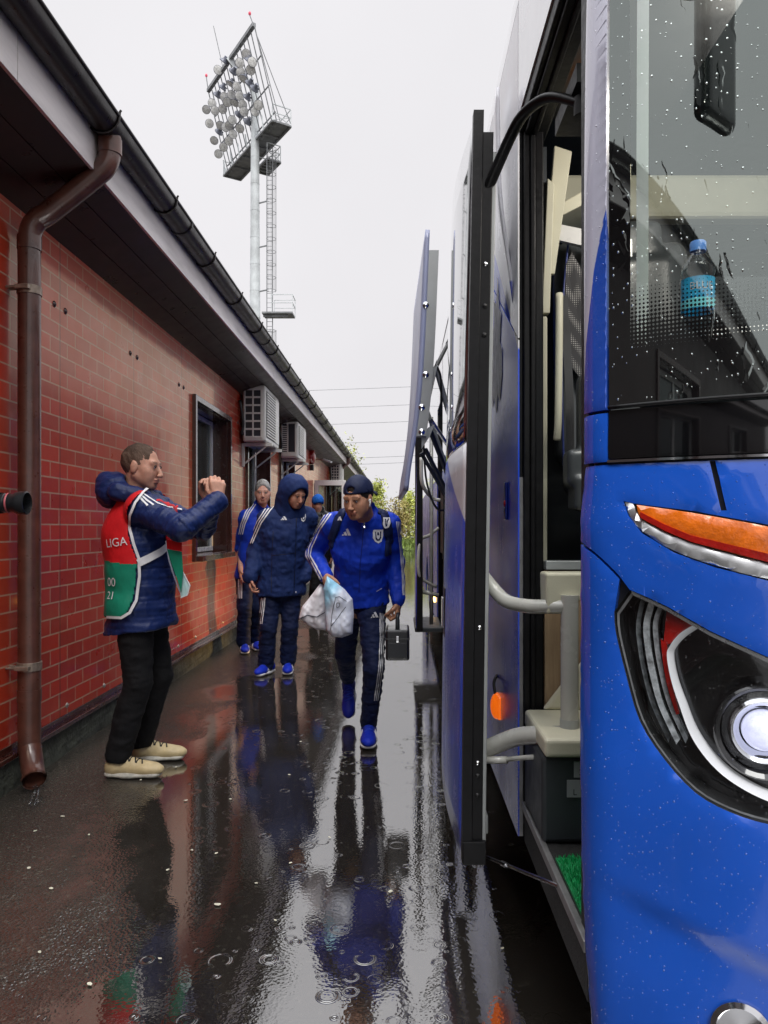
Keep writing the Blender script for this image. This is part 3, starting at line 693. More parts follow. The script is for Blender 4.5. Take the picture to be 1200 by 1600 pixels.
# stay cables, ladder with cage, rest platform
q = MB(); q.tube([fr(1,.1), a1+wv+Vector((0,0,.1))], .03, 5); q.tube([fr(1,.02), a1+wv*.4+Vector((0,0,.1))], .03, 5); q.build('stay_cable', M_dgalv, mast)
lx = mx0+.95; ly = my0-.35
q = MB()
for dx in (-.0,.42): q.tube([(lx+dx,ly,10),(lx+dx,ly,29.6)], .035, 6)
z = 10
while z < 29.5: q.tube([(lx,ly,z),(lx+.42,ly,z)], .018, 5); z += .35
for z in (19, 22.3, 25.6): q.bar((mx0+.3,my0,z), (lx,ly,z), .08)
q.build('ladder', M_dgalv, mast)
q = MB(); hoops = [11,12,13,14,15,16]+[19.0+.96*i for i in range(12)]
def hoop(z): return [Vector((lx+.21+.36*math.cos(a)+.10, ly+.1+.36*math.sin(a), z)) for a in [math.radians(-165+i*330/14) for i in range(15)]]
for za, zb in ((11,16),(19,29.56)):
    q = MB(); hz_ = [z for z in hoops if za <= z <= zb+.01]
    for z in hz_: q.tube(hoop(z), .018, 5)
    for k in (1,3,5,7,9,11,13): q.tube([hoop(za-.05)[k], hoop(hz_[-1]+.05)[k]], .016, 5)
    q.build('ladder_cage', M_dgalv, mast)
pz = 17.2; pa = Vector((lx-.1,ly-.6,pz)); 
q = MB(); q.box(lx-.25, lx+2.0, ly-.7, ly+.7, pz-.12, pz); q.box(lx-.2, lx+1.6, ly-.4, ly-.25, pz-.3, pz-.12)
pl = q.build('rest_platform', M_dgalv, mast); q = MB()
for x in (lx+.45, lx+2.0):
    for y in (ly-.68, ly+.68): q.bar((x,y,pz), (x,y,pz+1.25), .05)
for z in (pz+.65, pz+1.25):
    q.bar((lx+.45,ly-.68,z), (lx+2.0,ly-.68,z), .05); q.bar((lx+.45,ly+.68,z), (lx+2.0,ly+.68,z), .04); q.bar((lx+2.0,ly-.68,z), (lx+2.0,ly+.68,z), .05)
q.build('guard_rail', M_galv, pl)
# ================================================================ POWER LINES + PYLON-FREE SPAN
for i, (py, px_) in enumerate([(606,0),(634,0),(660,0),(690,0),(714,0),(724,0)]):
    Yl = 150; z = CH+(VY-py)/F*Yl; pts = []
    for k in range(21):
        u = k/20*2-1; pts.append((-4+u*90, Yl, z+ (u*u-.01)*2.2+u*3.5))
    q = MB(); q.tube(pts, .045, 5)
    words = ['highest','second highest','third highest','fourth highest','second lowest','lowest']
    tag(q.build('power_line', M_dgalv, loc=(0,Yl,z)), words[i]+' thin power line crossing the grey sky between roof and coach', 'power line', 'power lines crossing the sky')
for sx in (-94, 86):
    t = thing('power_pylon', ('steel lattice pylon carrying the power lines, beyond the brick building' if sx < 0 else 'steel lattice pylon carrying the power lines, beyond the coach'), 'pylon', (sx,150,0), 'pylons')
    q = MB()
    for dx in (-1,1):
        for dy in (-1,1): q.bar((sx+dx*2.2,150+dy*2.2,0), (sx+dx*.4,150+dy*.4,34), .25)
    for k in range(9): q.bar((sx-2.1+k*.19,150-2,k*3.7), (sx+1.9-k*.19,150-2+k*.2,k*3.7+3.7), .12)
    q.build('lattice', M_dgalv, t); q = MB()
    for z in (17,22,27,31): q.bar((sx,143,z), (sx,157,z), .3)
    q.build('crossarm', M_dgalv, t)
# ================================================================ SHRUBS AND TREES AT THE FAR END
def leafmat(name, c):
    m, n, l, b = nt(name); oi = node(n, 'ShaderNodeTexVoronoi'); setin(oi, Scale=3.0); l.new(objco(n), oi.inputs[0])
    s = node(n, 'ShaderNodeSeparateColor'); l.new(oi.outputs['Color'], s.inputs[0])
    l.new(mixc(n, l, s.outputs[0], tuple(x*.5 for x in c), tuple(min(1, x*1.5) for x in c)), b.inputs['Base Color']); b.inputs['Roughness'].default_value = .6
    b.inputs['Subsurface Weight'].default_value = 0; return m
LM = [leafmat('spring_leaf', (.42,.46,.10)), leafmat('green_leaf', (.24,.34,.07)), leafmat('red_leaf', (.36,.30,.11))]
M_bark = mat('bark', (.07,.055,.04), .8, var=.3, bumpd=.01, bs_=12)
def plant(name, label, cat, x, y, h, w, nleaf, lm, dens=.5, leaf=.16, group=None, lowest=.1, seed=0):
    rs = np.random.RandomState(seed); rd = random.Random(seed)
    t = thing(name, label, cat, (x,y,0), group); q = MB()
    stems = 5 if lowest < .2 else 1; tips = []
    for s in range(stems):
        a = rd.uniform(0, 6.28); bx = x+(math.cos(a)*w*.12 if stems > 1 else 0); by = y+(math.sin(a)*w*.12 if stems > 1 else 0)
        top = Vector((x+math.cos(a)*w*.3*(stems > 1), y+math.sin(a)*w*.3, h*rd.uniform(.7,.95)))
        mid = (Vector((bx,by,0))+top)/2+Vector((rd.uniform(-.2,.2),rd.uniform(-.2,.2),0))
        cv = smoothcurve([(bx,by,0), mid, top], 5); r0 = .03+.012*h*(2 if stems == 1 else 1); q.tube(cv, [r0*(1-.85*i/(len(cv)-1)) for i in range(len(cv))], 6)
        for k in range(9 if stems > 1 else 26):
            f = rd.uniform(lowest+.1, .95); p = cv[int(f*(len(cv)-1))]; a2 = rd.uniform(0,6.28); ln = w*rd.uniform(.25,.55)*(1.15-f)
            e_ = p+Vector((math.cos(a2)*ln, math.sin(a2)*ln, ln*rd.uniform(.2,.9))); md = (p+e_)/2+Vector((0,0,ln*.12))
            q.tube([p,md,e_], [r0*.35,r0*.22,.008], 5); tips += [e_, md, (md+e_)/2]
    q.build('trunk' if stems == 1 else 'stems', M_bark, t, smooth=True)
    T = np.array([tuple(v) for v in tips]); c = T[rs.randint(0, len(T), nleaf)]+rs.normal(0, 1, (nleaf,3))*np.array([w*.09,w*.09,h*.07])
    c = c[c[:,2] > lowest*h*.6]; nl = len(c)
    d1 = rs.normal(size=(nl,3)); d1 /= np.linalg.norm(d1, axis=1)[:,None]; d2 = np.cross(d1, rs.normal(size=(nl,3))); d2 /= np.linalg.norm(d2, axis=1)[:,None]
    s = leaf*rs.uniform(.5,1.2,(nl,1)); V = np.stack([c-d1*s, c+d2*s*.45, c+d1*s, c-d2*s*.45], 1).reshape(-1,3)
    mkobj('foliage', V, np.arange(nl*4).reshape(-1,4), lm, t)
side_ = ['behind the coach', 'behind the brick building', 'at the end of the lane']
sp_ = []
for i in range(13):
    x = -9+i*1.75+random.uniform(-.5,.5); y = 44+random.uniform(-1.5,3.5)
    k = (i*7)%3; near = -2.4 < x < 3
    lab = {0:'yellow-green spring shrub', 1:'darker green leafy shrub', 2:'reddish brown shrub'}[k]+(' at the far end of the lane' if near else (' beyond the far end of the building' if x < 0 else ' in the row beyond the rear of the coach'))
    plant('shrub', lab, 'shrub', x, y, random.uniform(2.2,3.3), 2.6, 2600, LM[k], leaf=.10, group='shrubs at the far end of the lane '+str(k)+('n' if near else 's'), seed=i)
for i, (x, y, h) in enumerate([(-1.6,50,4.6), (.6,52,4.9), (3.2,51,5.5), (-4.2,56,8.6), (-9,58,7.5), (9,57,8)]):
    lb = ['thin sparse sapling rising over the shrubs left of the lane end', 'sparse budding tree above the shrubs beside the coach', 'loose budding tree behind the coach rear', 'spring tree whose top shows over the building eave', 'tree standing behind the brick building roof', 'tree far behind the coach roof'][i]
    plant('tree', lb, 'tree', x, y, h, h*.5, 2200, LM[0], leaf=.11, lowest=.32, seed=40+i)
q = MB(); rs = np.random.RandomState(5); N = 16000
c = np.stack([rs.uniform(-12,14,N), rs.uniform(42.5,50,N), rs.uniform(0,.5,N)], 1); d = rs.normal(size=(N,3))*.09
V = np.stack([c-d*.3, c+np.array([.05,0,.0]), c+d+np.array([0,0,.25])], 1).reshape(-1,3)
tag(mkobj('grass_verge', V, np.arange(N*3).reshape(-1,3), LM[1]), 'rough green verge under the shrubs at the lane end', 'grass', kind='stuff')
# ================================================================ COACH
def paint(name, col, dust_glint=0, drops=True, split=None, col2=None, rough=.22, coat=1.0):
    m, n, l, b = nt(name); g = objco(n); s = node(n, 'ShaderNodeSeparateXYZ'); l.new(g, s.inputs[0])
    base = mixc(n, l, mapr(n, l, noise(n, l, g, 2.5, 3), .35, .65, 0, 1), tuple(c*.88 for c in col), tuple(min(1, c*1.1) for c in col))
    if split:      # livery, on the pillar a painted sky sheen: col below the line, col2 above   (z = a + b*(Y-y0), capped)
        a, bb, y0, cap = split
        zl = math_(n, l, 'MINIMUM', math_(n, l, 'ADD', math_(n, l, 'MULTIPLY', math_(n, l, 'SUBTRACT', s.outputs[1], y0), bb), a), cap)
        up = mapr(n, l, math_(n, l, 'SUBTRACT', s.outputs[2], zl), -.004, .004, 0, 1)
        base = mixc(n, l, up, base, col2)
    rr = mapr(n, l, noise(n, l, g, 3, 4), .3, .7, rough-.06, rough+.06)
    if dust_glint:  # pale speckle paints droplet glints, along with dust, into the colour
        gm = math_(n, l, 'MULTIPLY', mapr(n, l, noise(n, l, objco(n, (1,1,.35), l), 5, 6, .7), .42, .62, 0, 1), mapr(n, l, noise(n, l, g, 190, 2, .6), .44, .52, .1, 1))
        hz = mapr(n, l, s.outputs[2], .3, 2.1, 1, .35)
        gm = math_(n, l, 'MULTIPLY', math_(n, l, 'MULTIPLY', gm, hz), dust_glint)
        base = mixc(n, l, gm, base, (.42,.40,.44)); rr = math_(n, l, 'ADD', rr, math_(n, l, 'MULTIPLY', gm, .3))
    l.new(base, b.inputs['Base Color']); l.new(rr, b.inputs['Roughness'])
    b.inputs['Coat Weight'].default_value = coat*(.5 if dust_glint > .2 else 1); b.inputs['Coat Roughness'].default_value = .32 if dust_glint > .2 else .03; b.inputs['Coat IOR'].default_value = 1.6
    if drops:
        hs_ = None
        for sc_, th, k in ((170, .30, 1), (85, .20, 1.4)):
            v = node(n, 'ShaderNodeTexVoronoi'); setin(v, Scale=float(sc_)); l.new(g, v.inputs['Vector'])
            sc2 = node(n, 'ShaderNodeSeparateColor'); l.new(v.outputs['Color'], sc2.inputs[0])
            rad = mapr(n, l, sc2.outputs[0], .66, 1, 0, th*.95)
            h = math_(n, l, 'MULTIPLY', mapr(n, l, math_(n, l, 'SUBTRACT', rad, v.outputs['Distance']), 0, .14, 0, 1), k)
            hs_ = h if hs_ is None else math_(n, l, 'ADD', hs_, h)
        bump(n, l, hs_, .9, .0016, b); l.new(bump(n, l, hs_, 1, .0022, None), b.inputs['Coat Normal'])
    return m
BLUE = (.010,.108,.64)
M_blue = paint('blue_coach_paint', BLUE, 0, True)
M_side = paint('blue_white_livery', (.010,.080,.78), .24, False, (1.93,.89,2.46,2.50), (.80,.80,.83))
M_doorsk = paint('door_livery', (.012,.085,.62), .40, False, (1.34,.42,2.3,2.2), (.80,.80,.83))
M_flap = paint('flap_paint', (.30,.34,.52), .7, False, rough=.35)
M_coachwhite = paint('white_coach_paint', (.78,.78,.80), .15, False)
M_cream = mat('cream_interior_trim', (.62,.60,.46), .45, var=.06, bumpd=.0004, bs_=200)
M_tube = mat('grey_enamelled_tube', (.52,.52,.48), .25, var=.08, coat=.5)
M_dark = mat('dark_interior_plastic', (.03,.036,.041), .45, var=.2, bumpd=.0004, bs_=300)
M_leather = mat('black_leatherette', (.055,.062,.066), .35, var=.2, bumpd=.0006, bs_=160, coat=.2)
M_grey = mat('grey_frame_metal', (.36,.38,.38), .4, var=.12, coat=.2)
M_alu = mat('aluminium_edge', (.30,.30,.30), .4, metal=.6, var=.2, vs=20)
# --- plan curve of the front: sharp corner, gently curved face
ARCS = []; CX = 1.675
def _arcs():
    x, y, s, ph = .40, 1.60, 0.0, 90.0
    for R, ph2 in ((.08, 33.0), (1.3, 20.0), (2.85, 0.0)):
        cx = x+R*math.sin(math.radians(ph)); cy = y+R*math.cos(math.radians(ph)); L = R*math.radians(ph-ph2)
        ARCS.append((s, s+L, cx, cy, R, ph)); x = cx-R*math.sin(math.radians(ph2)); y = cy-R*math.cos(math.radians(ph2)); s += L; ph = ph2
_arcs(); SC_ = ARCS[-1][1]
def plan(s):
    if s < 0: return .40, 1.60-s, 90.0
    mir = s > SC_
    if mir: s = 2*SC_-s
    for s0, s1, cx, cy, R, ph in ARCS:
        if s <= s1+1e-9:
            p = ph-math.degrees((s-s0)/R); x = cx-R*math.sin(math.radians(p)); y = cy-R*math.cos(math.radians(p)); break
    else: x, y, p = .4+1.275*2, 1.6+(-s if s < 0 else 0), 90
    if mir: return 2*CX-x, y, -p
    return x, y, p
CREASE = []
def surf(s, z, off=0):
    x, y, p = plan(s)
    o = off-.03*max(0, min(1, (.75-z)/.55))**2
    if z > 2: o -= .05*(z-2)**2*.5
    if z < 1.46:     # body bulges a little below the windscreen
        o += .012*min(1, (1.46-z)/.12)
        zc = .58-.33*(s-.10) if s < SC_ else .58-.33*(2*SC_-s-.10)        # shallow styling crease on the bumper
        d = zc-z; amp = .008*max(0, min(1, ((s if s < SC_ else 2*SC_-s)-.04)/.12))
        o -= amp*(max(0, min(1, (d+.015)/.03)))*(1-max(0, min(1, (d-.03)/.40)))
    n_ = Vector((-math.sin(math.radians(p)), -math.cos(math.radians(p)), 0)); return Vector((x, y, z))+n_*o
def nrm_at(s): p = plan(s)[2]; return Vector((-math.sin(math.radians(p)), -math.cos(math.radians(p)), 0))
def sz(px, py):
    r = (px-VX)/F; lo, hi = -.5, SC_
    for _ in range(50):
        m_ = (lo+hi)/2; x, y, p = plan(m_)
        if x/y < r: lo = m_
        else: hi = m_
    return (lo, CH-(py-VY)/F*plan(lo)[1])
bus = thing('coach', 'large blue and white coach on the right with its front door swung open', 'coach', (CX, 7.5, 0))
def panel(name, poly, m, off=0, step=.03, thick=.012, parent=None, holes=(), mirror=True, lip=.0015, smooth=True):
    vs, fs = tri2d([Vector(p) for p in poly], step, [[Vector(q) for q in h] for h in holes])
    from collections import Counter
    ec = Counter(); ed = {}
    for f in fs:
        for i in range(len(f)):
            a, b_ = f[i], f[(i+1)%len(f)]; k = (min(a,b_), max(a,b_)); ec[k] += 1; ed[k] = (a,b_)
    bnd = [ed[k] for k in ec if ec[k] == 1]; bv = {i for e_ in bnd for i in e_}
    outs = []
    for mi_ in ((0,1) if mirror else (0,)):
        V = [surf(p[0], p[1], off-(lip if i in bv else 0)) for i, p in enumerate(vs)]; Fc = [tuple(f) for f in fs]; base = len(V); mp = {}
        for i in bv: mp[i] = len(V); V.append(surf(vs[i][0], vs[i][1], off-thick))
        for a, b_ in bnd: Fc.append((b_, a, mp[a], mp[b_]))
        if mi_: V = [Vector((2*CX-v.x, v.y, v.z)) for v in V]; Fc = [tuple(reversed(f)) for f in Fc]
        o = mkobj(name, [tuple(v) for v in V], Fc, m, parent if parent is not None else bus, smooth)
        bm = bmesh.new(); bm.from_mesh(o.data); bmesh.ops.recalc_face_normals(bm, faces=bm.faces); 
        bm.normal_update()
        s_ = -sum(f.normal.y*f.calc_area() for f in bm.faces)
        if s_ < 0: bmesh.ops.reverse_faces(bm, faces=bm.faces)
        bm.to_mesh(o.data); bm.free(); o.data.set_sharp_from_angle(angle=math.radians(35)); outs.append(o)
    return outs
S = lambda pts: [sz(*p) for p in pts]
sR = SC_-.002
# outlines traced on the photograph, continued beyond its right edge
HL_top = [(986,921),(1042,946),(1110,985),(1200,1026),(1300,1075)]; HL_rest = [(1345,1110),(1362,1160),(1345,1225),(1300,1270),(1250,1288),(1200,1285),(1140,1266),(1087,1236),(1039,1184),(1001,1124),(979,1049),(964,985),(962,955)]
IND = [(975,783),(992,787),(1080,798),(1200,820),(1320,846),(1430,880),(1420,915),(1320,922),(1200,907),(1117,886),(1054,863),(1005,833),(984,806)]
Eline = [(915,848),(932,863),(952,883),(970,902)]
zt = 1.462
_sm = lambda pts, n: [(v.x, v.y) for v in smoothcurve([(a,b_,0) for a,b_ in S(pts)], n)]
e1 = _sm(Eline, 2); hlt = _sm(HL_top, 2); hlr = _sm(HL_rest, 3); ind = S(IND); sm1 = sz(1113,722)[0]; sm2 = sz(1131,801)
g_ = .0035
# upper band pieces and seam
upper = [(0.0,zt),(sm1-g_*1.5,zt),(sm2[0]-g_*1.5, sm2[1]-.004)]
i_top = [p for p in ind[:4]]
# big fender panel with the indicator cut-out, split by the seam above the indicator
seam_hole = [(sm1-.005,zt-.0005),(sm1+.005,zt-.0005),(sm2[0]+.005,sm2[1]+.004),(sm2[0]-.005,sm2[1]+.004)]
right_edge = [(sR, zt), (sR, .94)]
fender = [(0,zt)]+right_edge+[(hlt[-1][0]+.05, hlt[-1][1]-.0)]+list(reversed(hlt))+list(reversed([(a, b_+g_) for a, b_ in e1]))
indh = [(a, b_) for a, b_ in ind]
panel('front_fender_panel', fender, M_blue, 0, .022, .02, holes=[indh, seam_hole])
lower = [(a, b_-g_) for a, b_ in e1]+list(reversed(hlr))+[(hlt[-1][0]+.05, hlt[-1][1]-.006),(sR,.934),(sR,.24),(0.006,.24)]
panel('front_bumper_panel', lower, M_blue, 0, .022, .02)
hl_all = hlt+hlr
panel('front_underlay', [(0.002,zt+.02),(sR+.002,zt+.02),(sR+.002,.23),(.002,.23)], M_black, -.018, .05, .005, holes=[hl_all])
panel('pillar_cover', [(0,1.577),(sz(948,600)[0],1.577),(sz(948,600)[0],3.45),(0,3.45)], paint('pillar_blue_sky_sheen', (.02,.10,.60), .1, True, (2.03,-5.6,1.53,9), (.72,.72,.86)), .004, .03, .015)  # pale upper part paints the sky's reflection onto the blue
panel('pillar_cover', [(0,1.468),(sz(950,600)[0],1.468),(sz(950,600)[0],1.570),(0,1.570)], M_blue, .004, .02, .015)
panel('pillar_cover', [(sz(950,600)[0],zt+.004),(sR,zt+.004),(sR,zt+.009),(sz(950,600)[0],zt+.009)], M_chrome, .007, .02, .012)
gs = sz(950,600)[0]+.002
# windscreen
def screenmat():
    m, n, l, gl, tr, fr_, mx_, out = glassmat('windscreen_glass', (.96,1,.98), .02, 3.0); gl.inputs[0].default_value = (.90,1,.95,1)
    g = objco(n); s = node(n, 'ShaderNodeSeparateXYZ'); l.new(g, s.inputs[0]); Z = s.outputs[2]; X = s.outputs[0]
    u = math_(n, l, 'MULTIPLY', X, 150); v = math_(n, l, 'MULTIPLY', Z, 120)
    a = math_(n, l, 'SINE', math_(n, l, 'MULTIPLY', math_(n, l, 'ADD', u, v), math.pi)); b_ = math_(n, l, 'SINE', math_(n, l, 'MULTIPLY', math_(n, l, 'SUBTRACT', u, v), math.pi))
    d = math_(n, l, 'MULTIPLY', math_(n, l, 'ADD', math_(n, l, 'MULTIPLY', a, b_), 1), .5)
    den = mapr(n, l, Z, 1.69, 1.83, 1.05, -.02); dot = math_(n, l, 'LESS_THAN', d, den)
    x0 = surf(sz(985,500)[0], 2)[0]
    dx = math_(n, l, 'ABSOLUTE', math_(n, l, 'SUBTRACT', X, CX)); edge = math_(n, l, 'GREATER_THAN', dx, CX-x0)
    top = math_(n, l, 'GREATER_THAN', Z, 3.30)
    mask = math_(n, l, 'MAXIMUM', math_(n, l, 'MAXIMUM', dot, edge), top)
    bl = node(n, 'ShaderNodeBsdfDiffuse'); bl.inputs[0].default_value = (.008,.008,.009,1)
    m2 = node(n, 'ShaderNodeMixShader'); l.new(mask, m2.inputs[0]); l.new(tr.outputs[0], m2.inputs[1]); l.new(bl.outputs[0], m2.inputs[2]); l.new(m2.outputs[0], mx_.inputs[1])
    # water: drops and running streaks
    v1 = node(n, 'ShaderNodeTexVoronoi'); setin(v1, Scale=120.0); l.new(objco(n, (1,1,.75), l), v1.inputs['Vector']); sc = node(n, 'ShaderNodeSeparateColor'); l.new(v1.outputs['Color'], sc.inputs[0])
    h = mapr(n, l, math_(n, l, 'SUBTRACT', mapr(n, l, sc.outputs[0], .40, 1, 0, .27), v1.outputs['Distance']), 0, .16, 0, 1)
    v2 = node(n, 'ShaderNodeTexVoronoi'); setin(v2, Scale=34.0)
    l.new(objco(n, (1,1,.55), l), v2.inputs['Vector']); sc3 = node(n, 'ShaderNodeSeparateColor'); l.new(v2.outputs['Color'], sc3.inputs[0])
    h = math_(n, l, 'ADD', h, math_(n, l, 'MULTIPLY', mapr(n, l, math_(n, l, 'SUBTRACT', mapr(n, l, sc3.outputs[0], .75, 1, 0, .2), v2.outputs['Distance']), 0, .1, 0, 1), .12))
    wob = math_(n, l, 'ADD', X, math_(n, l, 'MULTIPLY', noise(n, l, g, 9, 3), .06)); cc = node(n, 'ShaderNodeCombineXYZ'); l.new(wob, cc.inputs[0]); l.new(math_(n, l, 'MULTIPLY', Z, .25), cc.inputs[2])
    st = mapr(n, l, noise(n, l, cc.outputs[0], 42, 1), .62, .70, 0, 1)
    h = math_(n, l, 'ADD', h, math_(n, l, 'MULTIPLY', st, .10))
    nb = bump(n, l, h, 1, .0026, None); l.new(nb, gl.inputs['Normal']); l.new(nb, fr_.inputs['Normal'])
    # drops scatter a little light of their own
    dk = math_(n, l, 'MULTIPLY', mapr(n, l, h, .35, .9, 0, 1), .10); df = node(n, 'ShaderNodeBsdfTranslucent'); df.inputs[0].default_value = (.7,.75,.72,1)
    m3 = node(n, 'ShaderNodeMixShader'); l.new(dk, m3.inputs[0]); l.new(mx_.outputs[0], m3.inputs[1]); l.new(df.outputs[0], m3.inputs[2]); l.new(m3.outputs[0], out.inputs[0])
    return m
wsp = [(gs,1.585),(SC_,1.585),(SC_,3.42),(gs,3.42)]
M_screen = screenmat()
mb = MB(); ss = [gs+(2*SC_-2*gs)*i/80 for i in range(81)]; zz = [1.585+(3.42-1.585)*i/24 for i in range(25)]
mb.grid([[surf(s, z, 0) for s in ss] for z in zz]); wso = mb.build('windscreen', M_screen, bus, smooth=True)
mb = MB(); mb.grid([[surf(s, z, o) for s in ss] for z, o in ((1.474,.002),(1.50,.004),(1.575,.0))]); mb.build('lower_screen_trim', mat('gloss_black', (.006,.006,.007), .06, var=.2, coat=1, rvar=.03), bus, smooth=True)
mb = MB(); mb.tube([surf(s, 1.580+.006*math.sin((s-gs)*2.2), .005) for s in ss], .0045, 8); mb.build('screen_seal', M_rubber, bus, smooth=True)
# top front cap and roof
mb = MB(); sl = [(2*SC_)*i/60 for i in range(61)]
def roofpt(s, k):
    a = k/8*math.pi/2; p = surf(s, 3.42, 0); nn = nrm_at(s); return p-nn*(.22*(1-math.cos(a)))+Vector((0,0,.22*math.sin(a)))
mb.grid([[roofpt(s, k) for s in sl] for k in range(9)]); mb.build('roof_front', M_coachwhite, bus, smooth=True)
# side shells
BX = .39; YE = 13.5
def sx(z):   # side profile (inward offset with height)
    return 0 if z < 3.05 else .16*((z-3.05)/.58)**2
def sidepoly(name, poly, m, holes=(), near=True, step=.12, off=0, parent=None, thick=.02):
    vs, fs = tri2d([Vector(p) for p in poly], step, [[Vector(q) for q in h] for h in holes])
    X = lambda z: (BX+sx(z)-off) if near else (2*CX-BX-sx(z)+off)
    V = [(X(p[1]), p[0], p[1]) for p in vs]; V2 = [((x+thick) if near else (x-thick), y, z) for x, y, z in V]; n0 = len(V)
    from collections import Counter
    ec = Counter(); ed = {}
    for f in fs:
        for i in range(len(f)): a, b_ = f[i], f[(i+1)%len(f)]; ec[(min(a,b_),max(a,b_))] += 1; ed[(min(a,b_),max(a,b_))] = (a,b_)
    Fc = [tuple(f) for f in fs]+[tuple(i+n0 for i in reversed(f)) for f in fs]+[(ed[k][1], ed[k][0], ed[k][0]+n0, ed[k][1]+n0) for k in ec if ec[k] == 1]
    o = mkobj(name, V+V2, Fc, m, parent or bus, True); o.data.set_sharp_from_angle(angle=math.radians(40)); return o
def arch(yc, r=.60, n=14): return [(yc+r*math.cos(a), .30+max(0, r*math.sin(a)*1.02)) for a in [math.pi*i/n for i in range(n+1)]]
bot = .30
def lowline(archs, y0, y1):   # skirt with wheel arches, going from y1 down to y0
    pts = [(y1, bot)]
    for yc in sorted(archs, reverse=True): pts += arch(yc)
    return pts+[(y0, bot)]
A1, A2 = 4.35, 11.1
gp = .004
sidepoly('side_panel', [(2.46,1.965),(3.38,2.50),(3.38,3.08),(2.46,3.08)], M_side, thick=.005)
sidepoly('side_panel', [(2.46,1.958),(3.38,2.492),(3.38,2.49),(3.38,bot)]+[p for p in arch(A1) if p[0] < 3.38]+[(2.46,bot)] if False else [(2.46,1.958),(3.38,2.492),(3.38,bot),(2.46,bot)], M_side, thick=.005)
sidepoly('side_panel', [(3.388,1.86),(5.2,1.86)]+lowline([A1],3.388,5.2), M_side)
sidepoly('side_panel', [(5.208,1.86),(7.0,1.86),(7.0,1.70),(5.208,1.70)], M_side)
sidepoly('side_panel', [(8.0,1.86),(YE,1.86)]+lowline([A2],8.0,YE), M_side)
sidepoly('side_glazing', [(3.388,1.87),(7.0,1.87),(7.0,3.08),(3.388,3.08)], mat('dark_side_glass', (.012,.014,.016), .05, coat=1, rvar=.02), off=-.004)
sidepoly('side_glazing', [(8.0,1.87),(YE-.3,1.87),(YE-.3,3.08),(8.0,3.08)], MATS['dark_side_glass'], off=-.004)
sidepoly('side_panel', [(1.55,2.70),(2.452,2.70),(2.452,3.08),(1.55,3.08)], M_coachwhite)
sidepoly('cantrail', [(1.60,3.085),(YE,3.085),(YE,3.42),(1.60,3.42)], M_coachwhite, step=.2)
sidepoly('side_panel', [(1.60,1.86),(YE,1.86)]+lowline([A1,A2],1.6,YE), M_side, near=False)
sidepoly('side_glazing', [(1.75,1.87),(3.1,1.87),(3.1,3.0),(1.75,3.0)], M_glass, near=False)
for i in range(6): sidepoly('side_glazing', [(3.2+i*1.68,1.87),(4.8+i*1.68,1.87),(4.8+i*1.68,3.0),(3.2+i*1.68,3.0)], M_glass, near=False)
sidepoly('cantrail', [(1.60,3.005),(YE,3.005),(YE,3.42),(1.60,3.42)], M_coachwhite, near=False, step=.2)
mb = MB()
for i in range(7):
    y = 3.10+i*1.68; mb.box(2*CX-BX-.03, 2*CX-BX-.002, y, y+.10, 1.86, 3.005)
mb.build('window_pillar', M_black, bus)
mb = MB(); rows = []
for k in range(0, 9):
    a = k/8*math.pi/2; x = BX+sx(3.42)+.22*(1-math.cos(a)); z = 3.42+.22*math.sin(a); rows.append([Vector((x, y, z)) for y in (1.60,4,7,10,YE)])
for k in range(8, -1, -1):
    a = k/8*math.pi/2; x = 2*CX-BX-sx(3.42)-.22*(1-math.cos(a)); z = 3.42+.22*math.sin(a); rows.append([Vector((x, y, z)) for y in (1.60,4,7,10,YE)])
mb.grid(rows); mb.build('roof', M_coachwhite, bus, smooth=True)
mb = MB(); mb.box(BX+.02, 2*CX-BX-.02, YE-.02, YE, .32, 3.6); mb.build('rear_panel', M_blue, bus, bevel=.01)
mb = MB(); mb.box(BX+.5, 2*CX-BX-.5, YE, YE+.012, 1.9, 3.1); mb.build('rear_window', MATS['dark_side_glass'], bus)
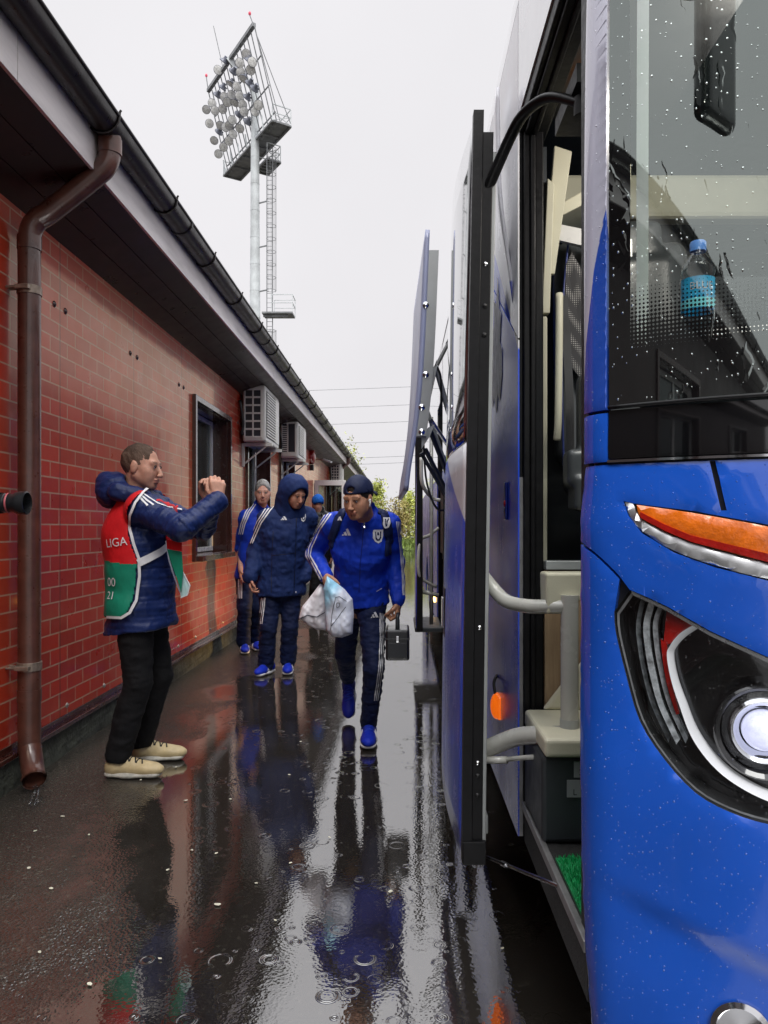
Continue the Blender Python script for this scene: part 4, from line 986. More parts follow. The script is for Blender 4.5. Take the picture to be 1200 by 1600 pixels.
# floor, chassis, inner lining
mb = MB(); mb.box(.75, 2*CX-BX-.06, 1.75, YE-.06, 1.02, 1.10); mb.box(.44, 2*CX-BX-.06, 2.75, YE-.06, 1.0, 1.07); mb.build('floor', M_dark, bus)
mb = MB(); mb.box(.46, 2*CX-BX-.06, 5.0, YE-.1, .34, .40); mb.box(1.3, 2.2, 2.0, YE-.5, .30, .34); mb.box(.9, 2*CX-BX-.06, 2.6, 3.6, .34, .9); mb.build('chassis', M_black, bus)
mb = MB(); mb.box(BX+.03, BX+.05, 2.5, YE-.1, 1.07, 1.86); mb.box(.44, 2*CX-BX-.3, 1.75, YE-.1, 3.30, 3.33); mb.build('ceiling_lining', M_dark, bus)
for Yw in (A1, A2):
    for nx in (0, 1):
        x0 = BX+.03 if nx == 0 else 2*CX-BX-.03; d = 1 if nx == 0 else -1
        q = MB(); q.lathe((x0+d*.15,Yw,.50), (-d,0,0), [(.30,.15),(.40,.145),(.47,.12),(.50,.06),(.50,-.10),(.46,-.15),(.3,-.15)], 36); w = q.build('wheel', M_rubber, bus, auto=40)
        q = MB(); q.lathe((x0+d*.15,Yw,.50), (-d,0,0), [(.30,.14),(.28,.09),(.16,.06),(.13,.12),(.10,.15),(0,.155)], 24)
        for k in range(8): a = k*math.pi/4; q.lathe((x0+d*.15,Yw+.2*math.cos(a),.5+.2*math.sin(a)), (-d,0,0), [(.02,.06),(.02,.11),(0,.12)], 8)
        q.build('rim', M_galv, w, auto=40)
        q = MB(); q.tube([(x0+d*.3,Yw+.64*math.cos(a),.34+.64*math.sin(a)*1.03) for a in [math.pi*i/16 for i in range(17)]], .02, 6)
        q.grid([[Vector((x0+d*t,Yw+.605*math.cos(a),.30+.605*1.02*math.sin(a))) for a in [math.pi*i/16 for i in range(17)]] for t in (0,.55)])
        q.build('wheel_well', M_black, bus)
def SS(pts):      # smoothed closed outline, its first point kept sharp
    p = S(pts); v = smoothcurve([(a,b_,0) for a,b_ in p+[p[0]]], 3)[:-1]; return [(a.x,a.y) for a in v]
# --- indicator and headlight (outline traced, real depth behind a clear cover)
def strip(inner, outer, o1, o2, name, m, par, mirror=True):
    out = []
    for mi_ in ((0,1) if mirror else (0,)):
        q = MB(); A = [surf(p[0],p[1],o1) for p in inner]; B = [surf(p[0],p[1],o2) for p in outer]; C = [surf(p[0],p[1],o2-.02) for p in outer]; D = [surf(p[0],p[1],o1-.02) for p in inner]
        if mi_: A, B, C, D = [[Vector((2*CX-v.x,v.y,v.z)) for v in X_] for X_ in (A,B,C,D)]
        q.grid([D, A, B, C]); out.append(q.build(name, m, par[mi_] if isinstance(par, (list,tuple)) else par, auto=40))
    return out
def scurve(pts, n=6): return [(v.x, v.y) for v in smoothcurve([(a,b_,0) for a,b_ in pts], n)]
def shrink(poly, k):
    c = (sum(p[0] for p in poly)/len(poly), sum(p[1] for p in poly)/len(poly)); return [(c[0]+(p[0]-c[0])*k, c[1]+(p[1]-c[1])*k) for p in poly]
def vislamp(name, poly, m, off, step=.02, parent=None): return panel(name, poly, m, off, step, .004, parent, lip=.003)
M_orange = mat('orange_lens', (.85,.17,.008), .12, var=.25, vs=30, coat=1, bumpd=.0015, bs_=120)
M_redlens = mat('red_lens', (.45,.012,.008), .1, var=.3, vs=40, coat=1, bumpd=.001, bs_=120)
inds = panel('indicator', shrink(SS([(996,789),(1080,801),(1200,823),(1320,850),(1422,882),(1412,900),(1320,898),(1200,878),(1080,846),(1030,824),(1003,809)]), 1.0), M_orange, .004, .02, .02, lip=.004)
panel('indicator_chrome', SS([(978,785),(990,787),(1001,809),(1030,825),(1080,848),(1200,880),(1320,901),(1412,902),(1408,912),(1320,919),(1200,904),(1117,883),(1054,860),(1006,831),(986,806)]), mat('brushed_chrome', (.70,.71,.72), .30, metal=.8, var=.08, vs=6), .001, .015, .02, lip=.004)
strip(S([(1003,800),(1040,819),(1080,836),(1200,865),(1320,884),(1405,891)]), S([(1003,809),(1040,829),(1080,846),(1200,878),(1320,898),(1405,899)]), .0065, .0055, 'red_edge', M_redlens, inds)
# headlight
pk = [surf(*p, -.004) for p in hl_all]
hls = panel('headlight', shrink(hl_all, .97), mat('headlight_black', (.008,.008,.009), .12, coat=.8, rvar=.04), -.075, .03, .004)
def wallstrip(poly, o1, o2, m, name, par):
    for mi_ in (0,1):
        q = MB(); cl = poly+[poly[0]]; A = [surf(p[0],p[1],o1) for p in cl]; B = [surf(p[0],p[1],o2) for p in shrink(poly, .97)+[shrink(poly, .97)[0]]]
        if mi_: A, B = [[Vector((2*CX-v.x,v.y,v.z)) for v in X_] for X_ in (A,B)]
        q.grid([A,B]); q.build(name, m, par[mi_], auto=40)
wallstrip(hl_all, -.002, -.076, mat('headlight_wall', (.03,.032,.033), .2, coat=.6), 'housing_wall', hls)
arc = S([(1088,974),(1062,990),(1046,1010),(1042,1025),(1048,1060),(1060,1098),(1084,1158),(1130,1212),(1200,1252),(1262,1262)])
arc2 = S([(1094,981),(1071,996),(1055,1013),(1050,1028),(1056,1062),(1069,1098),(1093,1153),(1138,1205),(1203,1243),(1262,1252)])
strip(scurve(arc), scurve(arc2), -.012, -.03, 'chrome_arc', mat('running_light', (.92,.92,.94), .2, metal=0, var=.05, coat=1, emit=(.95,.97,1), es=.12), hls)
red1 = S([(1040,950),(1094,975),(1070,985),(1045,1008),(1034,1010)]); panel('reflector', red1, M_redlens, -.03, .012, .004, None, lip=.001)
strip(scurve(S([(1030,1000),(1034,1040),(1042,1080),(1055,1120)])), scurve(S([(1040,1010),(1043,1045),(1051,1085),(1060,1118)])), -.03, -.03, 'red_reflector', M_redlens, hls)
M_clearpl = mat('clear_grey_plastic', (.26,.28,.29), .08, var=.7, vs=60, coat=1, bumpd=.002, bs_=60)
for a, w_, o in ((1012,9,-.02), (1026,7,-.028), (998,6,-.035)):
    k = a-1012
    c1 = scurve(S([(a,942+k*.5),(a-8,975),(a-6,1010),(a+2,1055),(a+16,1105),(a+44,1165)])); c2 = scurve(S([(a+w_,944+k*.5),(a-8+w_,977),(a-6+w_,1012),(a+2+w_,1055),(a+14+w_,1102),(a+40+w_,1158)]))
    strip(c1, c2, o, o-.008, 'light_guide', M_clearpl, hls)
wall_r = shrink(hl_all, .985); wall_q = shrink(hl_all, .968)
for mi_ in (0,1):
    q = MB(); q.grid([[ (lambda v: Vector((2*CX-v.x,v.y,v.z)) if mi_ else v)(surf(a,b_,o_)) for a,b_ in pl+[pl[0]]] for pl,o_ in ((wall_r,-.012),(wall_q,-.016))]); q.build('housing_rim', mat('rim_grey', (.16,.165,.17), .15, coat=1, var=.5, vs=18), hls[mi_])
strip(S([(988,923),(1042,948),(1110,987),(1200,1028),(1295,1074)]), S([(989,929),(1042,954),(1110,993),(1200,1035),(1292,1082)]), -.004, -.006, 'top_trim', mat('satin_chrome', (.6,.62,.63), .25, metal=.8), hls)
for mi_ in (0,1):
    s_, z_ = sz(1196,1148); c = surf(s_, z_, -.055); nn = nrm_at(s_); fd = Vector((-.35,-1,0)).normalized()
    if mi_: c = Vector((2*CX-c.x,c.y,c.z)); fd = Vector((-fd.x,fd.y,0))
    q = MB(); q.lathe(c, fd, [(.088,-.02),(.092,.03),(.088,.034),(.080,.028),(.076,.0)], 36); pr = q.build('projector', mat('gloss_bezel', (.01,.01,.011), .08, coat=1), hls[mi_], auto=40)
    q = MB(); q.lathe(c, fd, [(.076,.016),(.060,.030),(.052,.026),(.043,.006)], 36); q.build('projector_ring', M_chrome, hls[mi_], auto=60)
    q = MB(); q.box(0,0,0,0,0,0) if False else None
    q.lathe(c+fd*.004, fd, [(.040,.0),(.039,.014),(.031,.026),(.018,.033),(0,.035)], 28); q.build('projector_lens', mat('lit_lens', (.55,.57,.75), .08, emit=(.72,.74,1), es=.75, coat=1, var=.5, vs=45), hls[mi_], smooth=True)
    q = MB(); u_ = fd.cross(Vector((0,0,1)))
    for sg in (1,-1): q.obox(c+fd*.02+Vector((0,0,sg*.053)), u_, fd, (0,0,1), .045, .004, .006)
    q.build('lens_shutter', M_black, hls[mi_], bevel=.002)
def covermat():
    m, n, l, gl, tr, fr_, mx_, out = glassmat('clear_lamp_cover', (.93,.94,.95), .02, 1.5)
    v1 = node(n, 'ShaderNodeTexVoronoi'); setin(v1, Scale=130.0); l.new(objco(n), v1.inputs['Vector']); sc = node(n, 'ShaderNodeSeparateColor'); l.new(v1.outputs['Color'], sc.inputs[0])
    h = mapr(n, l, math_(n, l, 'SUBTRACT', mapr(n, l, sc.outputs[0], .5, 1, 0, .3), v1.outputs['Distance']), 0, .16, 0, 1); nb = bump(n, l, h, 1, .002, None); l.new(nb, gl.inputs['Normal']); l.new(nb, fr_.inputs['Normal']); return m
panel('headlight_cover', shrink(hl_all, .992), covermat(), -.003, .03, .001, None)
for mi_ in (0,1):
    s_, z_ = sz(1158,1612); c = surf(s_, z_-.0, .004); nn = nrm_at(s_)
    if mi_: c = Vector((2*CX-c.x,c.y,c.z)); nn = Vector((-nn.x,nn.y,0))
    q = MB(); q.lathe(c, nn, [(.055,-.02),(.055,.004),(.045,.008),(.04,.0),(.0,-.004)], 28); q.build('fog_lamp', M_chrome, bus, auto=40)
# number plate zone / wipers on the unseen front
mb = MB(); mb.tube([surf(SC_*.9,1.52,.03), surf(SC_*.9,1.62,.05), surf(SC_*.62,2.3,.03)], .012, 8); mb.tube([surf(SC_*1.1,1.52,.03), surf(SC_*1.1,1.62,.05), surf(SC_*1.38,2.3,.03)], .012, 8); mb.build('wiper', M_black, bus)
# --- door opening: jambs, header, step well
q = MB()
for i, (xa, xb, ya) in enumerate(((.392,.408,2.462),(.408,.430,2.448),(.430,.446,2.440),(.446,.474,2.452))): q.box(xa, xb, ya, ya+.07, .34, 2.66)
q.build('door_jamb', M_rubber, bus, bevel=.004)
q = MB()
for i, (xa, xb, za) in enumerate(((.396,.412,2.655),(.412,.436,2.640),(.436,.452,2.632),(.452,.49,2.65))): q.box(xa, xb, 1.58, 2.52, za, za+.06)
q.build('door_header', M_rubber, bus, bevel=.004)
q = MB(); q.box(.41,.46,1.61,1.68,.34,2.66); q.box(.46,.52,1.62,1.70,.34,1.46); q.build('door_jamb', M_rubber, bus, bevel=.004)
q = MB(); q.box(.392,.407,2.461,2.475,.30,1.5); q.build('edge_strip', M_alu, bus)
q = MB(); q.box(.396,.414,1.60,2.42,.405,.432); stp = q.build('entrance_step', M_alu, bus, bevel=.003)
q = MB(); q.box(.405,.44,1.60,2.42,.30,.40); q.box(.44,1.25,1.66,2.5,.36,.425); q.box(.4145,.45,1.61,2.42,.425,.4265); q.build('step_tread', mat('rough_black_matting', (.012,.012,.012), .9, var=.5, vs=60, bumpd=.004, bs_=160), stp)
q = MB(); q.box(1.25,1.27,1.7,2.6,.43,1.1); q.box(.7,1.25,2.45,2.47,.43,1.1); q.build('step_riser', M_dark, bus)
q = MB(); q.box(.402,1.2,2.10,2.40,.43,.678); q.build('heater_box', M_dark, bus, bevel=.012)
q = MB(); q.box(.405,1.2,2.075,2.42,.680,.735); q.prism([(.462,2.40,.735),(.64,2.40,.735),(.64,2.40,.94),(.60,2.40,.90),(.535,2.40,.83)], (0,.03,0)); q.build('heater_cover', M_cream, bus, bevel=.012, seg=3)
def woodmat():
    m, n, l, b = nt('wood_panel'); g = objco(n, (26,26,1.6), l); nz = noise(n, l, g, 2.2, 6, .7)
    l.new(mixc(n, l, mapr(n, l, nz, .3, .7, 0, 1), (.20,.125,.07), (.40,.29,.18)), b.inputs['Base Color']); b.inputs['Roughness'].default_value = .4; return m
q = MB(); q.box(.476,.545,2.44,2.46,.735,1.19); q.box(.547,.80,2.441,2.46,.735,1.19); q.build('wood_panel', woodmat(), bus, bevel=.001)
q = MB(); q.box(.476,.80,2.42,2.47,1.192,1.222); q.build('panel_ledge', M_grey, bus, bevel=.003)
q = MB(); q.prism([(.432,2.20,1.195),(.578,2.20,1.195),(.578,2.20,1.115),(.50,2.20,1.11),(.436,2.20,1.07)], (0,.10,0)); q.build('hinge_cover', M_cream, bus, bevel=.008, seg=3)
q = MB(); q.tube([(.503,2.2,1.13),(.503,2.2,.74)], .0265, 20); post = q.build('door_post', M_tube, bus, auto=40)
q = MB(); q.tube([(.503,2.2,.76),(.503,2.2,.735)], .0285, 20); q.build('collar', M_grey, post, auto=40)
# cream grab rails / posts behind jamb
q = MB(); q.box(.470,.497,2.50,2.53,1.21,2.05); q.build('cream_post', M_cream, bus, bevel=.006)
q = MB(); q.prism([(.478,2.50,2.06),(.505,2.50,2.06),(.520,2.50,2.50),(.497,2.50,2.52)], (0,.03,0)); q.prism([(.510,2.52,2.20),(.526,2.52,2.20),(.585,2.52,2.62),(.525,2.52,2.64),(.505,2.52,2.4)], (0,.02,0)); q.build('cream_post', M_cream, bus, bevel=.003)
q = MB(); q.prism([(.525,2.56,2.40),(.80,2.56,2.54),(.80,2.56,2.60),(.52,2.56,2.44)], (0,.3,0)); q.build('overhead_rack', M_cream, bus, bevel=.004)
q = MB(); q.prism([(.536,2.55,2.33),(.80,2.55,2.27),(.80,2.55,2.33),(.538,2.55,2.385)], (0,.02,0)); q.build('white_strip', M_white, bus)  # plain white bar below the rack
q = MB(); q.box(.44,.50,2.53,2.56,1.22,2.64); q.box(.50,2.2,2.84,2.87,1.07,2.3); q.build('rear_partition', M_dark, bus)
q = MB(); q.tube(smoothcurve([(.520,2.42,2.10),(.515,2.40,1.95),(.512,2.40,1.7),(.512,2.42,1.62)],5), .012, 10); q.build('grab_rail', M_cream, bus, smooth=True)
o = MB(); o.tube([P(884,170,2.35), P(935,48,2.1)], .008, 8); o.build('interior_lamp', mat('orange_interior_lamp', (.5,.2,.03), .4, emit=(1,.33,.06), es=1.0), bus, smooth=True)
q = MB(); q.box(.46,.9,1.75,2.5,2.72,2.75); q.build('entrance_ceiling', M_black, bus)
# --- courier seat seen through the doorway
seat = bus
def meshmat():
    m, n, l, b = nt('seat_mesh_fabric'); v = node(n, 'ShaderNodeTexVoronoi'); setin(v, Scale=150.0, Randomness=0.0); l.new(objco(n), v.inputs['Vector'])
    l.new(mixc(n, l, mapr(n, l, v.outputs['Distance'], .2, .34, 0, 1), (.5,.49,.47), (.03,.03,.034)), b.inputs['Base Color']); b.inputs['Roughness'].default_value = .7; return m
fs = Fld((.53,2.3,1.05),(1.2,3.0,2.5), .012)
fs.cone((.595,2.62,1.60),(.61,2.70,2.32), .05, .055, k=.03); fs.cone((1.0,2.62,1.60),(.99,2.70,2.32), .05, .055, k=.03); fs.box((.81,2.66,1.95),(.17,.035,.36), rad=.03, k=.04); fs.box((.81,2.70,2.38),(.14,.04,.07), rad=.03, k=.03)
fs.box((.81,2.45,1.50),(.23,.22,.06), rad=.04, k=.03)
V, Q = fs.mesh(); st_ = mkobj('seat', V, Q, M_leather, bus, True)
q = MB(); q.prism([(.563,2.570,1.93),(.68,2.570,1.77),(.68,2.60,2.16),(.60,2.60,2.30),(.580,2.60,2.26)], (0,-.012,0)); q.build('mesh_insert', meshmat(), st_)
q = MB(); q.tube(smoothcurve([(.560,2.53,1.50),(.556,2.545,1.8),(.566,2.58,2.10),(.590,2.60,2.34)],6), .004, 8); q.build('piping', mat('blue_piping', (.03,.05,.22), .4), st_, smooth=True)
f2 = Fld((.50,2.1,1.25),(.75,2.62,1.95), .008)
f2.box((.600,2.38,1.66),(.030,.045,.17), rad=.028, k=.02); f2.box((.560,2.36,1.52),(.035,.05,.06), rad=.02, k=.02); f2.box((.60,2.36,1.44),(.055,.06,.055), rad=.012, k=.01)
V, Q = f2.mesh(); mkobj('armrest', V, Q, M_leather, st_, True)
q = MB(); q.box(.72,.92,2.35,2.6,1.10,1.45); q.build('seat_base', M_black, st_)
q = MB(); q.grid([[Vector((.536+.020*math.sin(t*2.2)+w, 2.50-.02*t, 2.12-.62*t)) for t in [i/12 for i in range(13)]] for w in (0,.028)]); q.build('seat_belt', mat('grey_webbing', (.05,.052,.055), .7, bumpd=.001, bs_=400), st_)
# --- driver area seen through the windscreen
q = MB(); rows = []
for k, (ob, z) in enumerate(((-.06,1.50),(-.05,1.70),(-.10,1.745),(-.42,1.75),(-.5,1.60),(-.5,1.1))): rows.append([surf(gs+.05+(2*SC_-2*gs-.1)*i/40, 2.0, ob)*1 for i in range(41)]); rows[-1] = [Vector((p.x,p.y,z)) for p in rows[-1]]
q.grid(rows); q.build('dashboard', M_dark, bus, smooth=True)
q = MB(); sa, sb = sz(986,400)[0], sz(1006,400)[0]
q.grid([[surf(s, z, -.045) for s in (sa, (sa+sb)/2, sb, sb)] for z in (1.60,2.1,2.6,3.3)]); q.build('pillar_trim', mat('pale_pillar_trim', (.86,.97,.84), .5), bus)
q = MB(); q.box(.66, 2.8, 3.05, 3.15, 2.62, 2.80); q.build('roof_beam', M_cream, bus, bevel=.02)
for (x, y) in ((2.25,2.3),(2.3,3.9),(1.7,3.9),(1.0,3.9),(2.3,4.9),(1.0,4.9)):
    f3 = Fld((x-.35,y-.35,1.0),(x+.35,y+.4,2.45), .022)
    f3.box((x,y,1.55),(.23,.22,.06), rad=.05, k=.03); f3.box((x,y+.25,1.95),(.22,.05,.38), rad=.05, k=.04); f3.box((x,y+.26,2.35),(.13,.045,.07), rad=.04, k=.03); V, Q = f3.mesh(); sob = mkobj('seat', V, Q, M_leather, bus, True)
    q = MB(); q.box(x-.08,x+.08,y-.1,y+.15,1.08,1.5); q.build('seat_base', M_black, sob)
fm = Fld((.40,1.0,2.15),(.62,1.32,3.05), .009); fm.box((.508,1.21,2.62),(.028,.080,.38), frame((.18,-1,.0)), .025, .01); V, Q = fm.mesh(); em_ = mkobj('outside_mirror', V, Q, MATS['gloss_black'], bus, True)
q = MB(); q.tube(smoothcurve([(.51,1.21,2.96),(.52,1.2,3.08),(.60,1.28,3.28),(.75,1.5,3.40)],5), .025, 10); q.build('mirror_arm', M_rubber, em_, smooth=True)
q = MB(); q.tube([(1.9,1.85,1.75),(1.95,2.0,1.72)], .03, 8); q.tube([(2.25+.22*math.cos(a),2.0-.06*math.sin(a),1.78+.2*math.sin(a)) for a in [i*math.pi/10 for i in range(21)]], .015, 8); q.build('steering_wheel', M_black, bus)
# U lettering on the dark partition
tp = text_polys('U', .10); q = MB()
for p in tp: q._add([Vector((.905+x*1.0, 2.835, 2.18+y)) for x, y in p], [tuple(range(len(p)))])
q.v = [Vector((v.x-.905+(1008-VX)/F*2.835, v.y, v.z-2.18+CH+(VY-437)/F*2.835)) for v in q.v]
q.build('lettering', M_white, bus)
# stickers on the heater box
for (x0,x1,y0,y1,txt) in ((897,931,1190,1215,'310'),(886,931,1219,1246,'L  36')):
    a = P(x0,y1,2.096); b_ = P(x1,y0,2.096); q = MB(); q.box(a.x,b_.x,2.0965,2.0985,a.z,b_.z); stk = q.build('sticker', mat('grey_sticker', (.30,.32,.33), .4), bus)
    q = MB()
    for p in text_polys(txt, .024): q._add([Vector(((a.x+b_.x)/2+x, 2.0955, a.z+.014+y)) for x, y in p], [tuple(range(len(p)))])
    if txt[0] == 'L':
        cx_ = a.x+.052; q.lathe((cx_,2.0955,b_.z-.010), (0,-1,0), [(.0045,0),(0,.0003)], 10); q.box(cx_-.005,cx_+.005,2.0952,2.0957,b_.z-.030,b_.z-.016)
    q.build('lettering', M_black, stk)
# --- open passenger door, parallel to the side
D0, D1 = 2.30, 3.25
def dx_(y, z): return .19+.036*max(0,(z-.3)/2.3)**1.3-.012*(y-D0)/(D1-D0)-.018*math.sin(math.pi*min(1,max(0,(y-D0)/(D1-D0))))
def dtop(y): return 2.60+.06*(y-D0)
door = MB(); rows = []
for i in range(17):
    t = i/16; rows.append([Vector((dx_(y, .3+(1.60-.3)*t), y, .3+(1.60-.3)*t)) for y in np.linspace(D0, D1, 11)])
door.grid(rows); door = door.build('passenger_door', M_doorsk, bus, smooth=True); md = door.modifiers.new('s', 'SOLIDIFY'); md.thickness = .03; md.offset = -1
door['label'] = 'open front passenger door of the coach, held out parallel to its side'
q = MB(); q.grid([[Vector((dx_(y, 1.607+(dtop(y)-1.607)*t)+.001, y, 1.607+(dtop(y)-1.607)*t)) for y in np.linspace(D0, D1, 11)] for t in np.linspace(0,1,10)])
dg = q.build('door_glass', paint('door_glass', (.02,.022,.026), .15, False, rough=.05), door, smooth=True); md = dg.modifiers.new('s', 'SOLIDIFY'); md.thickness = .012; md.offset = -1
q = MB()
def dcol(x0, x1, ya, yb, z0, z1, n=12):
    A = []; 
    for i in range(n+1):
        z = z0+(z1-z0)*i/n; b0 = dx_(D0, z); A.append([Vector((b0+x0,ya,z)), Vector((b0+x1,ya,z)), Vector((b0+x1,yb,z)), Vector((b0+x0,yb,z)), Vector((b0+x0,ya,z))])
    q.grid(A); q._add(A[0][:4], [(0,1,2,3)]); q._add(A[-1][:4], [(3,2,1,0)])
dcol(-.002,.030,D0-.022,D0+.02,.292,2.625); dcol(.028,.062,D0-.014,D0+.03,.292,2.56); dcol(-.004,.012,D1,D1+.02,.31,2.65)
q.box(.19,.262,D0-.028,D0+.03,.288,.36); q.build('door_seal', M_rubber, door, bevel=.003)
q = MB(); dcol(.062,.073,D0-.010,D0+.05,.33,2.50); q.build('door_frame', M_grey, door, bevel=.003)
q = MB(); q.box(.235,.275,D0+.03,D1-.03,.36,.42); q.box(.24,.275,D0+.03,D1-.03,1.58,1.66); q.box(.25,.285,D1-.1,D1-.03,.36,2.5); q.build('door_inner_rail', M_grey, door, bevel=.004)
q = MB(); z_ = CH-(955-VY)/F*3.0; q.box(dx_(3.0,z_)-.004, dx_(3.0,z_)+.01, 2.92, 3.04, z_-.10, z_+.10); hd = q.build('handle_plate', M_black, door, bevel=.006)
q = MB(); q.box(dx_(3.0,z_)-.012, dx_(3.0,z_)-.004, 2.95, 3.01, z_-.06, z_+.06); q.build('handle', M_chrome, hd, bevel=.003)
q = MB(); q.tube(smoothcurve([(.250,2.38,1.195),(.30,2.36,1.13),(.335,2.32,1.098),(.39,2.26,1.09),(.45,2.22,1.093),(.505,2.2,1.095)],6), [.020,.0205]+[.022]*29, 16); q.build('door_arm', M_tube, door, smooth=True)
q = MB(); q.tube(smoothcurve([(.245,2.38,.60),(.30,2.34,.64),(.37,2.28,.685),(.44,2.22,.705),(.505,2.2,.71)],6), .028, 16); q.tube([(.29,2.34,.59),(.38,2.26,.625),(.47,2.20,.65)], .008, 8); q.tube([(.235,2.36,.585),(.33,2.30,.605)], .012, 8); q.build('door_arm', M_tube, door, smooth=True)
q = MB(); q.box(.235,.268,2.33,2.42,1.20,1.31); q.build('arm_bracket', M_tube, door, bevel=.014, seg=4)
q = MB(); q.box(.236,.258,2.335,2.40,.95,1.2); q.build('arm_bracket', M_grey, door, bevel=.004)
q = MB(); q.tube(smoothcurve([(.265,2.31,2.375),(.285,2.28,2.42),(.325,2.22,2.50),(.352,2.16,2.535),(.39,2.1,2.545),(.43,2.05,2.53),(.49,1.98,2.47)],6), .019, 12, flat=.7); q.box(.46,.56,1.93,2.2,2.50,2.55); q.lathe((.487,1.985,2.44),(0,0,1),[(0,-.0),(.022,0),(.022,.05),(0,.05)],12); q.build('door_arm', M_rubber, door, auto=50)
q = MB(); q.tube([(.262,2.31,.30),(.40,1.87,.42)], .0055, 8); q.tube([(.30,2.19,.333),(.31,2.155,.342)], .0085, 8); q.build('door_stay', M_chrome, door)
for z in (.60,.56,.50,1.02,2.15,2.02,1.93):
    q = MB(); xx = dx_(D0,z)+.045; q.lathe((xx,D0-.014,z),(0,-1,0),[(.008,0),(.007,.004),(0,.005)],10); q.build('bolt', M_chrome if z in (.6,1.02,2.15) else M_black, door, smooth=True)
# --- trims on the visible side panel
q = MB(); z0 = 1.33; q.box(.382,.3895,2.70,2.75,1.36,1.50); q.build('reflector_plate', mat('dark_blue_cap', (.01,.03,.25), .3, coat=.5), bus, bevel=.02, seg=4)
q = MB(); q.lathe((.384,2.715,1.42),(-1,0,0),[(.014,0),(.012,.006),(0,.008)],12); q.build('side_reflector', M_redlens, bus, smooth=True)
f4 = Fld((.33,2.88-.3,.5),(.41,3.2,.8), .004); c = PX(778,1103,.385)
f4 = Fld((.33,c.y-.12,c.z-.12),(.41,c.y+.12,c.z+.12), .004); f4.ell((.380,c.y,c.z),(.025,.045,.052)); f4.box((.388,c.y,c.z),(.010,.05,.045), rad=.006)
V, Q = f4.mesh(); sl_ = mkobj('side_indicator', V, Q, mat('lit_orange_lens', (.8,.15,.01), .15, emit=(1,.16,.005), es=.55, coat=.5, var=.4, vs=80), bus, True)
q = MB(); q.tube(smoothcurve([c+Vector((-.01,0,.045)), c+Vector((-.012,.03,.085)), c+Vector((.004,.06,.11))],5), .006, 8); q.build('cable', M_black, sl_, smooth=True)
q = MB(); bl = [(2.62,.338,2.90),(2.62,.345,2.55),(2.60,.372,2.28),(2.58,.392,2.10)]
cv = smoothcurve([(b_[1],b_[0],b_[2]) for b_ in bl], 6); wv_ = [.17*(1-i/(len(cv)-1))+.012 for i in range(len(cv))]
q.grid([[p for p in cv], [p+Vector((.012,w,0)) for p, w in zip(cv, wv_)]]); o = q.build('wind_deflector', paint('blade_paint', (.10,.12,.5), .5, False, (2.2,0,0,2.45), (.75,.75,.8)), bus, smooth=True); md = o.modifiers.new('s','SOLIDIFY'); md.thickness = .012
q = MB(); em = [(757,470),(766,500),(771,560),(770,612),(764,600),(766,560),(760,620),(757,560)]
em = [(2.84,1.92),(2.90,1.83),(2.96,1.87),(3.00,1.80),(3.08,1.88),(3.12,1.84),(3.16,2.0),(3.10,2.06),(3.14,2.14),(3.06,2.18),(3.08,2.28),(3.0,2.24),(2.96,2.34),(2.92,2.20),(2.86,2.16),(2.90,2.06),(2.84,2.02)]
q.prism([(.3885,y,z) for y, z in em], (-.0015,0,0)); q.build('white_emblem', mat('white_vinyl', (.7,.7,.72), .4, var=.3, vs=25), bus)
# --- raised luggage flap with its linkage
fl = [(.118,2.79),(.108,2.55),(.095,2.25),(.078,2.0),(.052,1.78),(.028,1.64),(.014,1.52)]
cv = smoothcurve([(x,0,z) for x, z in fl], 4)
q = MB(); q.grid([[Vector((p.x-.034*(y-3.6)/1.35,y,p.z)) for p in cv] for y in np.linspace(3.6,4.95,8)])
lf = q.build('luggage_flap', M_flap, bus, smooth=True); lf['label'] = 'luggage hatch lifted up and out on its linkage arms'; md = lf.modifiers.new('s','SOLIDIFY'); md.thickness = .022; md.offset = -1
q = MB(); cf = [p for p in cv if 1.76 < p.z < 2.69]
for a_, b_ in zip(cf[:-1], cf[1:]): q.prism([(a_.x+.022,3.598,a_.z),(a_.x+.070,3.598,a_.z),(b_.x+.070,3.598,b_.z),(b_.x+.022,3.598,b_.z)], (0,.06,0))
q.build('flap_frame', M_grey, lf)
q = MB(); q.prism([(.10,3.62,1.52+.2),(.135,3.62,2.05),(.165,3.62,2.08),(.175,3.62,2.16),(.13,3.62,2.0)],(0,.01,0)); q.prism([(.118,3.615,2.10),(.178,3.615,2.13),(.168,3.615,2.08),(.12,3.615,1.88)],(0,.012,0)); q.prism([(.10,3.615,1.80),(.165,3.615,1.84),(.14,3.615,1.78),(.10,3.615,1.72)],(0,.012,0)); q.build('hinge_bracket', M_grey, lf)
for a, b_, r, m_ in (((.17,3.64,2.13),(.37,3.9,1.52),.014,M_grey),((.14,3.64,1.82),(.38,4.3,1.36),.013,M_dark),((.15,3.64,1.86),(.385,4.2,1.62),.010,M_chrome),((.12,3.66,1.72),(.38,4.1,1.28),.012,M_dark),((.16,4.8,2.12),(.385,4.95,1.5),.014,M_grey),((.17,3.7,2.13),(.385,5.05,2.72),.011,M_black),((.13,4.8,1.82),(.385,5.0,1.4),.013,M_dark)):
    q = MB(); q.tube([a, b_], r, 8); q.tube([Vector(a)+(Vector(b_)-Vector(a))*.5, Vector(b_)], r*1.35, 8); q.build('strut', m_, lf, auto=50)
q = MB(); q.tube(smoothcurve([(.17,3.63,2.13),(.195,3.65,2.08),(.20,3.7,1.95),(.19,3.72,1.9)],5), .006, 6); q.tube(smoothcurve([(.11,3.64,1.75),(.13,3.7,1.55),(.2,3.8,1.42),(.33,3.9,1.5)],5), .006, 6); q.build('hose', M_black, lf, smooth=True)
